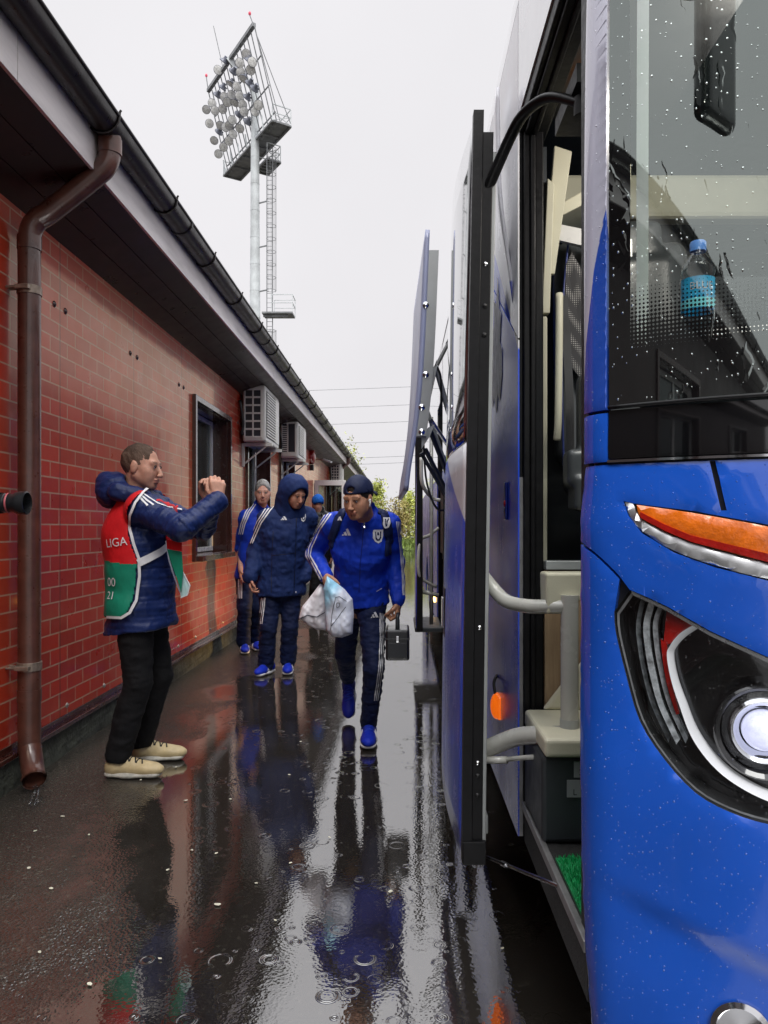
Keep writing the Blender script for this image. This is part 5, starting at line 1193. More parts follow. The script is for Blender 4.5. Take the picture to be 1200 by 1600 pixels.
for z in (2.42,1.92,2.08,1.80):
    q = MB(); q.lathe((.12 if z > 2 else .10, 3.603, z),(0,-1,0),[(.016,0),(.016,.006),(.007,.012),(0,.014)],10); q.build('catch', M_chrome, lf, auto=50)
q = MB(); q.box(.42,.9,5.22,6.98,.40,1.72); q.build('luggage_bay', M_black, bus)
# --- middle door standing open farther along
mdr = MB(); rows = [[Vector((.142+.03*((z-.35)/2.2)**1.3, y, z)) for y in (7.05,7.4,7.9)] for z in np.linspace(.35,2.55,9)]
mdr.grid(rows); mdr = mdr.build('middle_door', M_side, bus, smooth=True); md = mdr.modifiers.new('s','SOLIDIFY'); md.thickness = .03; md.offset = -1; mdr['label'] = 'middle passenger door of the coach, also standing open'
q = MB(); q.box(.148,.205,7.02,7.06,.34,2.56); q.box(.148,.21,7.88,7.93,.34,2.56); q.build('door_seal', M_rubber, mdr, bevel=.006)
q = MB(); q.tube(smoothcurve([(.36,7.15,1.33),(.27,7.1,1.26),(.19,7.05,1.22),(.165,7.02,1.10),(.165,7.02,.92),(.2,7.05,.84),(.34,7.12,.76)],5), .016, 8); q.tube([(.19,7.1,.72),(.36,7.1,.68)], .02, 8); q.tube(smoothcurve([(.19,7.0,2.0),(.2,7.0,1.75),(.30,7.1,1.62),(.38,7.1,1.6)],5), .018, 8); q.tube([(.29,7.1,.4),(.29,7.1,2.4)], .018, 8); q.build('grab_rail', M_tube, mdr, smooth=True)
q = MB(); q.box(.374,.388,8.42,8.58,.48,.53); o = q.build('added_side_lamp', mat('added_lamp_glow', (.9,.5,.1), .3, emit=(1,.55,.12), es=9), bus, bevel=.004)  # side lamp added to cast the warm glow on the wall
ld = bpy.data.lights.new('wall_glow_light', 'SPOT'); ld.energy = 130; ld.color = (1,.56,.14); ld.spot_size = math.radians(62); ld.spot_blend = .9; ld.shadow_soft_size = .05
lo_ = bpy.data.objects.new('wall_glow_light', ld); COL.objects.link(lo_); lo_.parent = o; lo_.location = Vector((.360,8.5,.505))-worldloc(o); lo_.rotation_euler = Vector((2.38,.75,-.18)).to_track_quat('Z','Y').to_euler()
ld2 = bpy.data.lights.new('entrance_fill_light', 'POINT'); ld2.energy = 14; ld2.color = (1,.93,.84); ld2.shadow_soft_size = .10  # added fill light without a fixture, brightens the entrance
lo2 = bpy.data.objects.new('entrance_fill_light', ld2); COL.objects.link(lo2); lo2.parent = bus; lo2.location = Vector((.95,1.95,2.55))-worldloc(bus)
ld3 = bpy.data.lights.new('cabin_fill_light', 'POINT'); ld3.energy = 1.5; ld3.color = (.95,1,.93); ld3.shadow_soft_size = .3  # second added fill, no fixture, lifts the cabin behind the windscreen
lo3 = bpy.data.objects.new('cabin_fill_light', ld3); COL.objects.link(lo3); lo3.parent = bus; lo3.location = Vector((1.6,2.4,3.1))-worldloc(bus)
q = MB(); q.box(.13,.40,7.05,7.9,.33,.375); q.build('folding_step', M_dark, bus, bevel=.01)
q = MB(); q.box(.40,.46,6.98,7.06,.34,2.6); q.box(.40,.46,7.92,8.0,.34,2.6); q.box(.6,.62,7.0,8.0,.4,2.6); q.build('door_jamb', M_rubber, bus)
q = MB(); q.box(.392,.40,7.0,8.0,2.6,3.08); q.build('side_panel', M_coachwhite, bus)
# --- loose things inside the coach
bt = thing('water_bottle', 'clear water bottle with blue cap and blue label on the dashboard', 'bottle', (.645,1.60,1.75))
bc = Vector((.645,1.60,1.75)); q = MB(); q.lathe(bc,(0,0,1),[(0,0.002),(.030,.002),(.034,.012),(.034,.11),(.033,.125),(.036,.135),(.032,.15),(.018,.172),(.0145,.178),(.0145,.19)],28)
q.build('bottle_body', glassmat('bottle_plastic', (.86,.93,.94), .04, 1.5)[0], bt, auto=50)
q = MB(); q.lathe(bc,(0,0,1),[(.017,.180),(.017,.199),(.015,.202),(0,.202)],20); q.build('cap', mat('blue_cap', (.12,.35,.98), .35), bt, auto=50)
q = MB(); q.lathe(bc,(0,0,1),[(.0350,.05),(.0350,.118)],28); lb = q.build('bottle_label', mat('label_blue', (.02,.42,.95), .3, var=.5, vs=22, coat=.3), bt, smooth=True)
q = MB(); q.lathe(bc,(0,0,1),[(.0354,.052),(.0354,.072)],28); q.build('label_band', mat('label_light', (.25,.85,.98), .3), lb, smooth=True)
q = MB()
for p in text_polys('BLUE', .023):
    q._add([bc+Vector((.0358*math.sin(x/.0358-.15), -.0358*math.cos(x/.0358-.15), .097+y)) for x, y in p], [tuple(range(len(p)))])
q.build('lettering', M_white, lb)
gm = thing('door_mat', 'bright green artificial grass mat on the entrance step', 'mat', (.6,1.9,.43))
q = MB(); q.box(.419,1.1,1.64,2.0,.4275,.434); q.build('backing', mat('green_backing', (.01,.22,.07), .8), gm)
rs = np.random.RandomState(3); N = 9000; c = np.stack([rs.uniform(.42,1.0,N), rs.uniform(1.64,2.0,N), np.full(N,.434)],1); a = rs.uniform(0,6.28,N); w = np.stack([np.cos(a),np.sin(a),0*a],1)*.002; tp_ = c+np.stack([rs.normal(0,.004,N),rs.normal(0,.004,N),rs.uniform(.010,.016,N)],1)
V = np.stack([c-w,c+w,tp_],1).reshape(-1,3); o = mkobj('pile', V, np.arange(N*3).reshape(-1,3), mat('green_turf', (.012,.42,.13), .6, var=.3, vs=60), gm); o['kind'] = 'stuff'
# ================================================================ PEOPLE
def skinmat(name, c, lip=(.42,.13,.11), brow=(.03,.02,.015), stub=.25):
    m, n, l, b = nt(name); a = node(n, 'ShaderNodeAttribute', attribute_name='face'); s = node(n, 'ShaderNodeSeparateColor'); l.new(a.outputs['Color'], s.inputs[0])
    g = objco(n); base = mixc(n, l, mapr(n, l, noise(n, l, g, 45, 4), .35, .65, 0, 1), tuple(x*.88 for x in c), tuple(min(1, x*1.1) for x in c))
    base = mixc(n, l, s.outputs[0], base, lip); base = mixc(n, l, s.outputs[2], base, tuple(x*(1-stub)*.8 for x in c)); base = mixc(n, l, s.outputs[1], base, brow)
    l.new(base, b.inputs['Base Color']); b.inputs['Roughness'].default_value = .6; b.inputs['Subsurface Weight'].default_value = .12; b.inputs['Subsurface Radius'].default_value = (.01,.004,.002); b.inputs['Subsurface Scale'].default_value = .5
    bump(n, l, noise(n, l, g, 160, 3), .4, .0008, b); return m
def clothmat(name, c, rough=.6, bumpd=.0006, sheen=.3, scale=350, var=.12, wet=0):
    m, n, l, b = nt(name); g = objco(n)
    l.new(mixc(n, l, mapr(n, l, noise(n, l, g, 7, 4), .35, .65, 0, 1), tuple(x*(1-var) for x in c), tuple(min(1, x*(1+var)) for x in c)), b.inputs['Base Color'])
    b.inputs['Roughness'].default_value = rough; b.inputs['Specular IOR Level'].default_value = .22; b.inputs['Sheen Weight'].default_value = sheen*.06; b.inputs['Sheen Roughness'].default_value = .4
    h = math_(n, l, 'ADD', noise(n, l, g, scale, 2), math_(n, l, 'MULTIPLY', noise(n, l, objco(n, (1,1,.6), l), 22, 4), 7.0)); bump(n, l, h, .9, bumpd, b); return m
NAVY = clothmat('navy_cloth', (.010,.018,.070), .55); NAVYP = clothmat('navy_trousers', (.006,.012,.048), .7); ROYAL = clothmat('royal_blue_cloth', (.010,.045,.48), .5)
NYLON = clothmat('navy_nylon', (.010,.022,.095), .38, .0010); BLACKD = clothmat('black_denim', (.0065,.0065,.0075), .85, .0010, 0); WHITEC = clothmat('white_cloth', (.72,.72,.74), .55)
REDC = clothmat('red_vest_cloth', (.62,.015,.02), .55); GREENC = clothmat('green_vest_cloth', (.01,.23,.14), .55); MINT = clothmat('pale_mint_lining', (.45,.66,.66), .6)
HAIRD = clothmat('dark_hair', (.022,.016,.012), .6, .003, 0, 260); HAIRG = clothmat('grey_hair', (.30,.29,.28), .8, .006, 0, 120, .6)
EYEW = mat('eye_white', (.42,.39,.37), .15, var=.03, coat=1); IRIS = mat('dark_iris', (.02,.012,.008), .1, var=.1, coat=1)
def head_sdf(F_, c, R, sc=1.0, ears=True):
    L = lambda p: np.array(c)+R@(np.array(p)*sc)
    E = lambda p, r, k=.012, op='u': F_.ell(L(p), np.array(r)*sc, R, k, op)
    C = lambda a, b, ra, rb=None, k=.012, op='u': F_.cone(L(a), L(b), ra*sc, (ra if rb is None else rb)*sc, k, op=op)
    E((0,-.014,.032), (.074,.094,.090)); E((0,.022,-.022), (.062,.066,.085), .03); E((0,.060,-.088), (.026,.024,.020), .025)
    for s in (-1,1):
        C((s*.052,.0,-.045), (s*.020,.064,-.090), .020, .017, .02); E((s*.041,.054,-.016), (.022,.020,.020), .03); E((s*.034,.054,-.050), (.024,.022,.028), .03)
        E((s*.031,.091,.010), (.016,.013,.010), .012, 's')
        E((s*.031,.076,.008), (.0135,.012,.0125), .003)
        if ears: E((s*.077,-.006,-.004), (.009,.019,.032), .006)
        E((s*.011,.102,-.034), (.009,.010,.008), .006)
    C((-.042,.074,.028), (.042,.074,.028), .012, None, .016)
    C((0,.084,.018), (0,.110,-.030), .0075, .0115, .009)
    E((0,.090,-.056), (.024,.010,.0065), .005); E((0,.088,-.068), (.021,.010,.0065), .005); E((0,.099,-.062), (.022,.004,.0018), .002, 's')
def facecolor(o, c, R, sc=1.0):
    me = o.data; n_ = len(me.vertices); co = np.empty(n_*3); me.vertices.foreach_get('co', co); co = co.reshape(-1,3)+np.array(worldloc(o.parent)); p = (co-np.array(c))@R/sc
    lip = ((np.abs(p[:,0]) < .024) & (p[:,1] > .075) & (np.abs(p[:,2]+.062) < .012)).astype(float)
    ax = np.abs(p[:,0]); brow = ((ax > .012) & (ax < .050) & (p[:,1] > .062) & (np.abs(p[:,2]-.032+.10*np.maximum(ax-.034,0)) < .0055)).astype(float)
    st = np.clip((-p[:,2]-.040)/.015, 0, 1)*(p[:,1] > -.01)*(p[:,2] > -.125)*(np.abs(p[:,0]) < .08)*(1-lip)
    a = me.color_attributes.new('face', 'FLOAT_COLOR', 'POINT'); a.data.foreach_set('color', np.stack([lip*.4, brow*.5, st*.3, np.ones(n_)],1).astype(np.float32).ravel())
def eyes(par, c, R, sc=1.0):
    for s in (-1,1):
        e_ = Vector(np.array(c)+R@(np.array((s*.031,.0795,.008))*sc)); f = Vector(R[:,1]); q = MB(); q.lathe(e_, f, [(.0,-.010*sc),(.008*sc,-.006*sc),(.0108*sc,.001*sc),(.008*sc,.0075*sc),(.0,.0105*sc)], 14); w = q.build('eye', EYEW, par, smooth=True)
        q = MB(); q.lathe(e_+f*.0086*sc, f, [(.0058*sc,-.0005),(.004*sc,.0016*sc),(0,.0024*sc)], 12); q.build('iris', IRIS, w, smooth=True)
        q = MB(); u = Vector(R[:,2]); r = Vector(R[:,0]); q.tube([e_+r*.013*math.cos(a)*sc+u*(.0085*math.sin(a)+.001)*sc+f*(.0075+.002*math.sin(a))*sc for a in [math.pi*i/8 for i in range(9)]], .0014*sc, 6); q.build('eyelid', HAIRD, w, smooth=True)
def hand_sdf(F_, w, d, n, s, curl=(.5,.6,.4), thumb=None, sc=1.0, spread=0):
    w = np.array(w, float); d = unit(d); n = unit(np.array(n)-d*np.dot(n, d)); s = unit(np.array(s)-d*np.dot(s, d)-n*np.dot(s, n))
    F_.cone(w-d*.02, w+d*.02, .024*sc, .026*sc, .012)
    for i in range(4):
        b = w+(d*(.085,.088,.084,.075)[i]+s*(.029,.010,-.009,-.027)[i])*sc
        F_.cone(w+(d*.015+s*(.014,.005,-.004,-.012)[i])*sc, b, .0135*sc, .0115*sc, .014)
        p = b; a = 0; ls = (.95,1.05,1.0,.8)[i]
        for k in range(3):
            a += curl[k]*(1+.08*i); dr = d*math.cos(a)+n*math.sin(a)+s*spread*(1.5-i)*.3; dr = dr/np.linalg.norm(dr); q = p+dr*(.044,.028,.022)[k]*ls*sc
            F_.cone(p, q, (.0092,.0084,.0076)[k]*sc, (.0084,.0076,.0066)[k]*sc, .004); p = q
    t0 = w+(d*.022+s*.024+n*.004)*sc; t = thumb or ((.62,.62,.3),(.85,.15,.5),(.8,-.05,.6)); p = t0
    for k in range(3):
        dr = unit(d*t[k][0]+s*t[k][1]+n*t[k][2]); q = p+dr*(.040,.034,.026)[k]*sc; F_.cone(p, q, (.0150,.0115,.0098)[k]*sc, (.0118,.0100,.0080)[k]*sc, .008 if k == 0 else .005); p = q
def shoe(par, heel, d, mats, up=(0,0,1), sc=1.0, stripes=True, name='shoe'):
    """heel: point on the ground under the heel; d: toe direction"""
    R = frame(d, up); T = lambda V: (np.array(V)*sc)@R.T+np.array(heel)
    f = Fld((-.08,-.08,-.01),(.08,.30,.16), .007)
    f.ell((0,.205,.042),(.042,.070,.036)); f.cone((0,.03,.055),(0,.17,.045), .040, .040, .02); f.ell((0,.015,.05),(.036,.042,.048), None, .02); f.cone((0,.035,.06),(0,.040,.105), .040, .037, .02); f.cone((0,.09,.085),(0,.15,.066), .024, .018, .02)
    f.cut((0,0,.022),(0,0,-1)); V, Q = f.mesh(); V = wrinkle(V, Q, .0025, 40, 9); sb_ = bvh(V, Q); o = mkobj(name, T(V), Q, mats[0], par, True)
    f = Fld((-.08,-.08,-.01),(.08,.32,.06), .006)
    f.cone((0,.015,.020),(0,.10,.018), .043, .040, .02, (0,0,1), .42); f.cone((0,.10,.018),(0,.215,.020), .040, .046, .02, (0,0,1), .42); f.cut((0,0,0.0015),(0,0,-1)); f.cut((0,.25,0),(0,.5,-1), .01)
    V, Q = f.mesh(); mkobj('sole', T(V), Q, mats[1], o, True)
    q = MB()
    def top_(x, y, dz=.0015):
        h = sb_.ray_cast(Vector((x, y, .3)), Vector((0,0,-1)))[0]; return Vector(T([[x, y, (h.z if h is not None else .08)+dz]])[0])
    for k in range(6):
        y = .078+.017*k; q.tube([top_(x, y+(.010 if k%2 else -.004)*x/.026) for x in (-.026,-.013,0,.013,.026)], .0034*sc, 6)
    q.tube([top_(a, .082+b_, .003) for a, b_ in ((0,0),(.02,-.01),(.032,.008),(.012,.004),(-.015,-.004),(-.03,.01),(-.012,.008),(0,0))], .0024*sc, 5)
    q.build('laces', mats[2], o, smooth=True)
    if stripes:
        for sg in (-1,1):
            for k in range(3): q = MB(); y = .10+.022*k; q.bar(Vector(T([[sg*.0425,y,.040]])[0]), Vector(T([[sg*.036,y-.016,.072]])[0]), .007*sc, .004*sc); q.build('shoe_stripe', mats[3], o)
    return o
def seg_coord(V, bones):
    """distance along the closest bone, for quilting seams"""
    best = np.full(len(V), 9.0); co = np.zeros(len(V)); which = np.zeros(len(V), int)
    for i, (a, b) in enumerate(bones):
        a = np.array(a); b = np.array(b); ba = b-a; L = np.linalg.norm(ba); t = np.clip(((V-a)@ba)/L**2, 0, 1); d = np.linalg.norm(V-a-t[:,None]*ba, axis=1)
        d = d*(1.0 if i else .62); m = d < best; best[m] = d[m]; co[m] = (t*L)[m]; which[m] = i
    return co, which
class Person:
    def __init__(s, name, label, base, J, front, hf, skin, headsc=1.0, t_body=1.0):
        s.root = thing(name, label, 'person', base); s.J = {k: np.array(tuple(v), float) for k, v in J.items()}; s.f = unit(front); s.R = frame(hf); s.skin = skin; s.hs = headsc; s.tb = t_body; s.hands = []
    def bounds(s, m=.14, keys=None):
        P_ = np.stack([v for k, v in s.J.items() if keys is None or k in keys]); return P_.min(0)-m, P_.max(0)+m
    def torso(s, F_, t, q=.68, wide=1.0, hem=None, belly=0):
        J = s.J; T = s.tb*wide
        F_.cone(J['hipL'], J['hipR'], .092*T+t, None, .03); F_.cone(J['hip'], J['waist'], .150*T+t, .138*T+t+belly, .03, s.f, q); F_.cone(J['waist'], J['chest'], .138*T+t+belly, .160*T+t, .03, s.f, q)
        F_.cone(J['chest'], J['neck']*.75+J['chest']*.25, .155*T+t, .085+t, .04, s.f, q); F_.cone(J['shL'], J['shR'], .060+t*.8, None, .04); F_.cone(J['shL']*.35+J['neck']*.65, J['shL'], .05+t*.7, .055+t*.7, .03); F_.cone(J['shR']*.35+J['neck']*.65, J['shR'], .05+t*.7, .055+t*.7, .03)
    def arm(s, F_, side, t, end=1.0, k=.02, taper=0):
        J = s.J; a, e_, w = J['sh'+side], J['el'+side], J['wr'+side]; w = e_+(w-e_)*end
        F_.cone(a, e_, .056+t, .044+t, k); F_.cone(e_, w, .045+t, .031+t-taper, k)
    def leg(s, F_, side, t, end=1.0, k=.02, tb=0):
        J = s.J; F_.cone(J['hip'+side], J['knee'+side], .088*s.tb+t, .060+t, k); a = J['ank'+side]; a = J['knee'+side]+(a-J['knee'+side])*end
        F_.cone(J['knee'+side], a, .058+t, .038+t+tb, k); m = J['knee'+side]*.7+J['ank'+side]*.3; F_.cone(m-s.f*.012, m-s.f*.015+(a-m)*.3, .052+t, .048+t, k)
    def body(s, res=.0055, neckr=.056):
        lo, hi = s.bounds(.16); hi[2] += .06; F_ = Fld(lo, hi, res); J = s.J
        s.torso(F_, -.012, .62)
        for sd_ in 'LR': s.arm(F_, sd_, -.006); s.leg(F_, sd_, -.010)
        F_.cone(J['neck']-np.array((0,0,.03)), J['head']+s.R@np.array((0,-.025,-.055)), neckr, neckr*.96, .02)
        head_sdf(F_, J['head'], s.R, s.hs)
        for h in s.hands: hand_sdf(F_, **h)
        V, Q = F_.mesh(); s.bodyobj = mkobj('body', V, Q, s.skin, s.root, True); facecolor(s.bodyobj, J['head'], s.R, s.hs); eyes(s.root, J['head'], s.R, s.hs)
        return s.bodyobj
    def loc(s, p): return s.J['head']+s.R@(np.array(p)*s.hs)
def finish(V, Q, name, m, par, wr=None, mats=None, mi=None, parent=None):
    o = mkobj(name, V, Q, m, par, True, mats, mi); return o
def hairfield(p, m, thick=.007, top=.0, seed=1, res=.006, hairline=.045, back=-.05, flat=1.0):
    c = p.J['head']; F_ = Fld(c-.17, c+.17, res); R = p.R; sc = p.hs; L = lambda q: c+R@(np.array(q)*sc)
    F_.ell(L((0,-.016,.034+top)), np.array((.075+thick,.094+thick,.091+thick+top))*sc, R)
    F_.ell(L((0,.105,-.035)), np.array((.080,.070,.085+hairline*.6))*sc, R, .012, 's')
    for s_ in (-1,1): F_.ell(L((s_*.078,.02,-.03)), np.array((.022,.030,.035))*sc, R, .01, 's')
    F_.cut(L((0,0,back)), R@np.array((0,.35,-1)), .01); V, Q = F_.mesh(); V = wrinkle(V, Q, .004, 55, seed); return mkobj('hair', V, Q, m, p.root, True)
def stripes(par, tb, lines, w=.011, m=None, off=.003, name='stripe', step=2.5):
    for ln in lines:
        q = MB(); ribbon(q, tb, ln, w, off, step)
        if q.v: q.build(name, m or WHITEC, par, smooth=True)
def logo(par, tb, shapes, px, py, scale, m, name='emblem', off=.0035, rot=0):
    q = MB(); decal(q, tb, shapes, px, py, scale, rot, off, .006 if scale < .1 else .02, up=Vector((0,0,1)))
    return q.build(name, m, par) if q.v else None
BLSHOE = [clothmat('blue_shoe_mesh', (.012,.035,.50), .5), mat('white_sole', (.62,.62,.64), .45, var=.1, vs=20), clothmat('blue_laces', (.02,.06,.55), .6), WHITEC]
NAVYSHOE = [clothmat('navy_shoe_mesh', (.010,.020,.30), .5), BLSHOE[1], BLSHOE[2], WHITEC]
# ---------------------------------------------------------------- photographer in the red and green vest
S1 = skinmat('skin_light', (.50,.26,.18)); S2 = skinmat('skin_tan', (.50,.25,.15)); S3 = skinmat('skin_ruddy', (.50,.24,.16))
J = dict(head=(-1.418,4.02,1.660), neck=(-1.44,4.03,1.50), chest=(-1.435,4.03,1.28), waist=(-1.42,4.03,1.08), hip=(-1.425,4.03,.93),
         shR=(-1.345,3.86,1.42), elR=(-1.12,3.76,1.325), wrR=(-.970,3.90,1.475), shL=(-1.36,4.20,1.42), elL=(-1.15,4.26,1.33), wrL=(-1.055,4.08,1.465),
         hipR=(-1.43,3.94,.90), kneeR=(-1.405,3.93,.50), ankR=(-1.515,3.93,.105), hipL=(-1.42,4.12,.90), kneeL=(-1.37,4.16,.50), ankL=(-1.49,4.20,.105))
p = Person('person', 'short-haired man in a navy padded jacket and red and green vest holding a phone up', (-1.45,4.03,0), J, (1,0,0), (1,-.10,-.12), S1, 1.05)
p.hands = [dict(w=J['wrR'], sc=1.12, d=(-.05,.10,1), n=(-.35,1,.1), s=(-1,-.2,0), curl=(.75,.9,.6), thumb=((.7,.5,.4),(.9,0,.5),(.9,-.1,.5))), dict(w=J['wrL'], sc=1.12, d=(.08,-.08,1), n=(-.1,-1,.1), s=(-1,.1,0), curl=(.75,.9,.6), thumb=((.7,.5,.4),(.9,0,.5),(.9,-.1,.5)))]
p.body()
hairfield(p, clothmat('cropped_brown_hair', (.085,.055,.040), .8, .003, 0, 220, .5), .0015, seed=3, hairline=.09, back=-.045)
lo, hi = p.bounds(.22, ['shL','shR','elR','elL','wrR','wrL','hip','chest']); lo[2] -= .06; F_ = Fld(lo, hi, .008)
p.torso(F_, .026, .86, 1.06, belly=.018); F_.cone((-1.415,4.03,.98),(-1.42,4.03,.74), .185, .215, .03, p.f, .9); F_.cut((-1.42,4.03,.775),(.12,0,-1), .008)
Vt, Qt = F_.mesh()
for sd_ in 'LR':
    p.arm(F_, sd_, .022, .97, .025, -.004)
    w_ = p.J['wr'+sd_]; e_ = p.J['el'+sd_]; u_ = unit(w_-e_); F_.cone(w_-u_*.03, w_-u_*.012, .046, .040, .01)
V, Q = F_.mesh(); bones = [((-1.42,4.03,1.5),(-1.42,4.03,.7)), (J['shR'],J['elR']), (J['elR'],J['wrR']), (J['shL'],J['elL']), (J['elL'],J['wrL'])]
cc, ww = seg_coord(V, bones); N_ = vnormals(V, Q); per = np.where(ww == 0, .085, .075); ph = (cc/per) % 1; V = V-N_*(.0075*np.exp(-((ph-.5)/.09)**2))[:,None]+N_*(.002*np.cos(ph*2*np.pi*2))[:,None]
V = wrinkle(V, Q, .009, 12, 11, (1,1,2.2)); V = wrinkle(V, Q, .003, 38, 12, (1.5,1,1)); jk = finish(V, Q, 'jacket', NYLON, p.root); tb = bvh(V, Q)
Fh = Fld((-1.75,3.75,1.3),(-1.2,4.32,1.78), .008)       # hood lying on the back
Fh.ell((-1.525,4.03,1.555),(.105,.150,.070), frame((1,0,-.35)), .03); Fh.ell((-1.585,4.03,1.52),(.075,.125,.085), None, .04); Fh.cone((-1.50,3.90,1.52),(-1.375,3.93,1.500), .050, .040, .03); Fh.cone((-1.50,4.16,1.52),(-1.375,4.13,1.500), .050, .040, .03); Fh.cone((-1.375,3.93,1.475),(-1.345,4.03,1.46), .036, .034, .02); Fh.cone((-1.375,4.13,1.475),(-1.345,4.03,1.46), .036, .034, .02)
Fh.ell((-1.43,4.03,1.585),(.085,.085,.09), None, .02, 's'); V, Q = Fh.mesh(); V = wrinkle(V, Q, .010, 18, 5, (1,1,2)); mkobj('hood', V, Q, NYLON, p.root, True)
Fl = Fld((-1.72,3.74,.02),(-1.15,4.36,1.05), .008); p.J['hip'] = np.array((-1.43,4.03,.92))
Fl.cone(p.J['hipL'], p.J['hipR'], .115, None, .03)
for sd_ in 'LR': p.leg(Fl, sd_, .014, .97, .02, .016)
Fl.cut((0,0,.085),(0,0,-1)); V, Q = Fl.mesh(); V = wrinkle(V, Q, .007, 13, 21, (1,1,2.0)); V = wrinkle(V, Q, .003, 34, 22, (1,1,2.4)); mkobj('trousers', V, Q, BLACKD, p.root, True)
TAN = [mat('tan_leather', (.48,.38,.20), .5, var=.15, vs=20, bumpd=.0006), mat('grubby_sole', (.42,.41,.36), .6, var=.3, vs=30), mat('black_laces', (.012,.012,.012), .6), TANs] if False else [mat('tan_leather', (.50,.40,.22), .5, var=.15, vs=20, bumpd=.0006, bs_=150), mat('grubby_sole', (.42,.41,.36), .6, var=.3, vs=30), mat('black_laces', (.012,.012,.012), .6), WHITEC]
shoe(p.root, (-1.555,3.93,0), (1,-.02,0), TAN, sc=1.06, stripes=False); shoe(p.root, (-1.52,4.21,0), (1,.06,0), TAN, sc=1.06, stripes=False)
# vest: panels cut from a shell just outside the jacket
s_ = 1/ (F/3.86)
def wx(px): return (px-VX)*3.86/F
def wz(py): return CH-(py-VY)*3.86/F
backp = [(wx(a), wz(b_)) for a, b_ in [(100,748),(232,752),(226,766),(208,795),(203,827),(209,850),(217,875),(216,905),(212,938),(203,958),(190,966),(166,964),(100,962)]]
frontp = [(wx(a), wz(b_)) for a, b_ in [(248,750),(340,750),(340,930),(276,930),(264,895),(257,875),(253,850),(250,800)]]
Vv = lap(Vt, Qt, 2)+vnormals(Vt, Qt)*.016; cen = Vv[Qt].mean(1)
selb = np.array([inside((c[0], c[2]), backp) for c in cen]); self_ = np.array([inside((c[0], c[2]), frontp) for c in cen])
sel = (selb | self_) & (cen[:,2] < 1.53); zsplit = wz(876); mi = (cen[sel][:,2] < zsplit+.02*np.sin(cen[sel][:,0]*6)).astype(int)
Qs = Qt[sel]; used = np.unique(Qs); rm = np.full(len(Vv), -1); rm[used] = np.arange(len(used)); Vw = wrinkle(Vv, Qt, .006, 12, 31)[used]
vest = mkobj('vest', Vw, rm[Qs], None, p.root, True, [REDC, GREENC], mi); md = vest.modifiers.new('s','SOLIDIFY'); md.thickness = .004
tbv = bvh(Vv, Qt)
stripes(vest, tbv, [[(230,764),(224,770),(212,786),(204,805),(203,827),(209,850),(217,873),(218,900),(213,938),(203,957),(190,965),(168,964)], [(258,845),(262,872),(268,893),(279,925)]], .014, off=.006, name='piping')
stripes(vest, tbv, [[(216,880),(232,872),(250,862),(263,851)]], .040, off=.008, name='side_band')
q = MB(); fl = [P(263,858,3.84), P(272,862,3.83), P(284,890,3.82), P(297,915,3.82), P(293,930,3.82), P(283,934,3.83), P(277,905,3.83), P(268,880,3.84)]
q.prism(fl, (0,.005,0)); q.build('vest_flap', MINT, vest)
q = MB(); q.prism([P(261,858,3.815),P(284,862,3.80),P(286,893,3.80),P(283,925,3.81),P(275,900,3.81),P(267,880,3.82)], (0,.004,0)); q.build('vest_front', GREENC, vest); q = MB(); q.prism([P(260,843,3.815),P(284,848,3.80),P(284,861.5,3.80),P(261,857.5,3.815)], (0,.004,0)); q.build('vest_front', REDC, vest); stripes_q = MB(); stripes_q.tube([v+Vector((0,-.003,0)) for v in fl[1:6]], .0035, 6); stripes_q.build('piping', WHITEC, vest)
def vtext(txt, px, py, size, m=WHITEC, rot=0, off=.006, tree=None, par=None, nm='lettering'):
    q = MB(); decal(q, tree or tbv, text_polys(txt), px, py, size, rot, off, .02); return q.build(nm, m, par or vest) if q.v else None
vtext('LIGA', 181, 848, .062, rot=.12); vtext('00', 175, 910, .065); vtext('21', 174, 931, .060); vtext('I', 169, 792, .05)
stripes(jk, tb, [[(222,770),(232,777),(246,786),(262,792),(284,796)], [(221,774),(229,781),(240,789)], [(217,775),(224,783),(231,790)]], .010, name='stripe')
ph = thing('phone', 'slim dark phone held up edge-on between the hands of the man in the vest', 'phone', (-1.0,3.98,1.56)); q = MB(); q.box(-1.022,-1.014,3.925,4.065,1.528,1.604); q.build('phone_body', mat('phone_black', (.015,.015,.017), .15, coat=1), ph, bevel=.003); q = MB(); q.box(-1.0235,-1.0225,3.93,4.06,1.532,1.600); q.build('screen', mat('phone_screen', (.02,.02,.025), .05), ph)
# ---------------------------------------------------------------- young man walking towards the camera
J = dict(head=(-.247,4.235,1.497), neck=(-.215,4.36,1.415), chest=(-.245,4.44,1.23), waist=(-.250,4.53,1.03), hip=(-.255,4.60,.90),
         shR=(-.415,4.44,1.350), elR=(-.545,4.60,1.165), wrR=(-.445,4.36,1.045), shL=(-.075,4.42,1.350), elL=(-.035,4.52,1.115), wrL=(-.022,4.44,.885),
         hipL=(-.185,4.56,.87), kneeL=(-.165,4.42,.49), ankL=(-.205,4.60,.10), hipR=(-.325,4.64,.88), kneeR=(-.372,4.86,.49), ankR=(-.37,5.16,.27))
p = Person('person', 'young man in a royal blue tracksuit top and backward cap, walking with a black case', (-.25,4.6,0), J, (-.12,-1,0), (-.42,-.85,-.30), S2, .98)
p.hands = [dict(w=J['wrR'], d=(.10,-.62,-.62), n=(.9,.1,-.15), s=(-.2,-.6,.7), curl=(.9,1.0,.7), thumb=((.7,.5,.5),(.7,0,.7),(.6,-.3,.7))), dict(w=J['wrL'], d=(.0,-.10,-1), n=(-.95,.2,0), s=(-.1,-1,.1), curl=(1.0,1.25,.9), thumb=((.7,.5,.5),(.6,-.1,.8),(.4,-.5,.8)))]
p.body()
hairfield(p, HAIRD, .004, seed=7, hairline=.03)
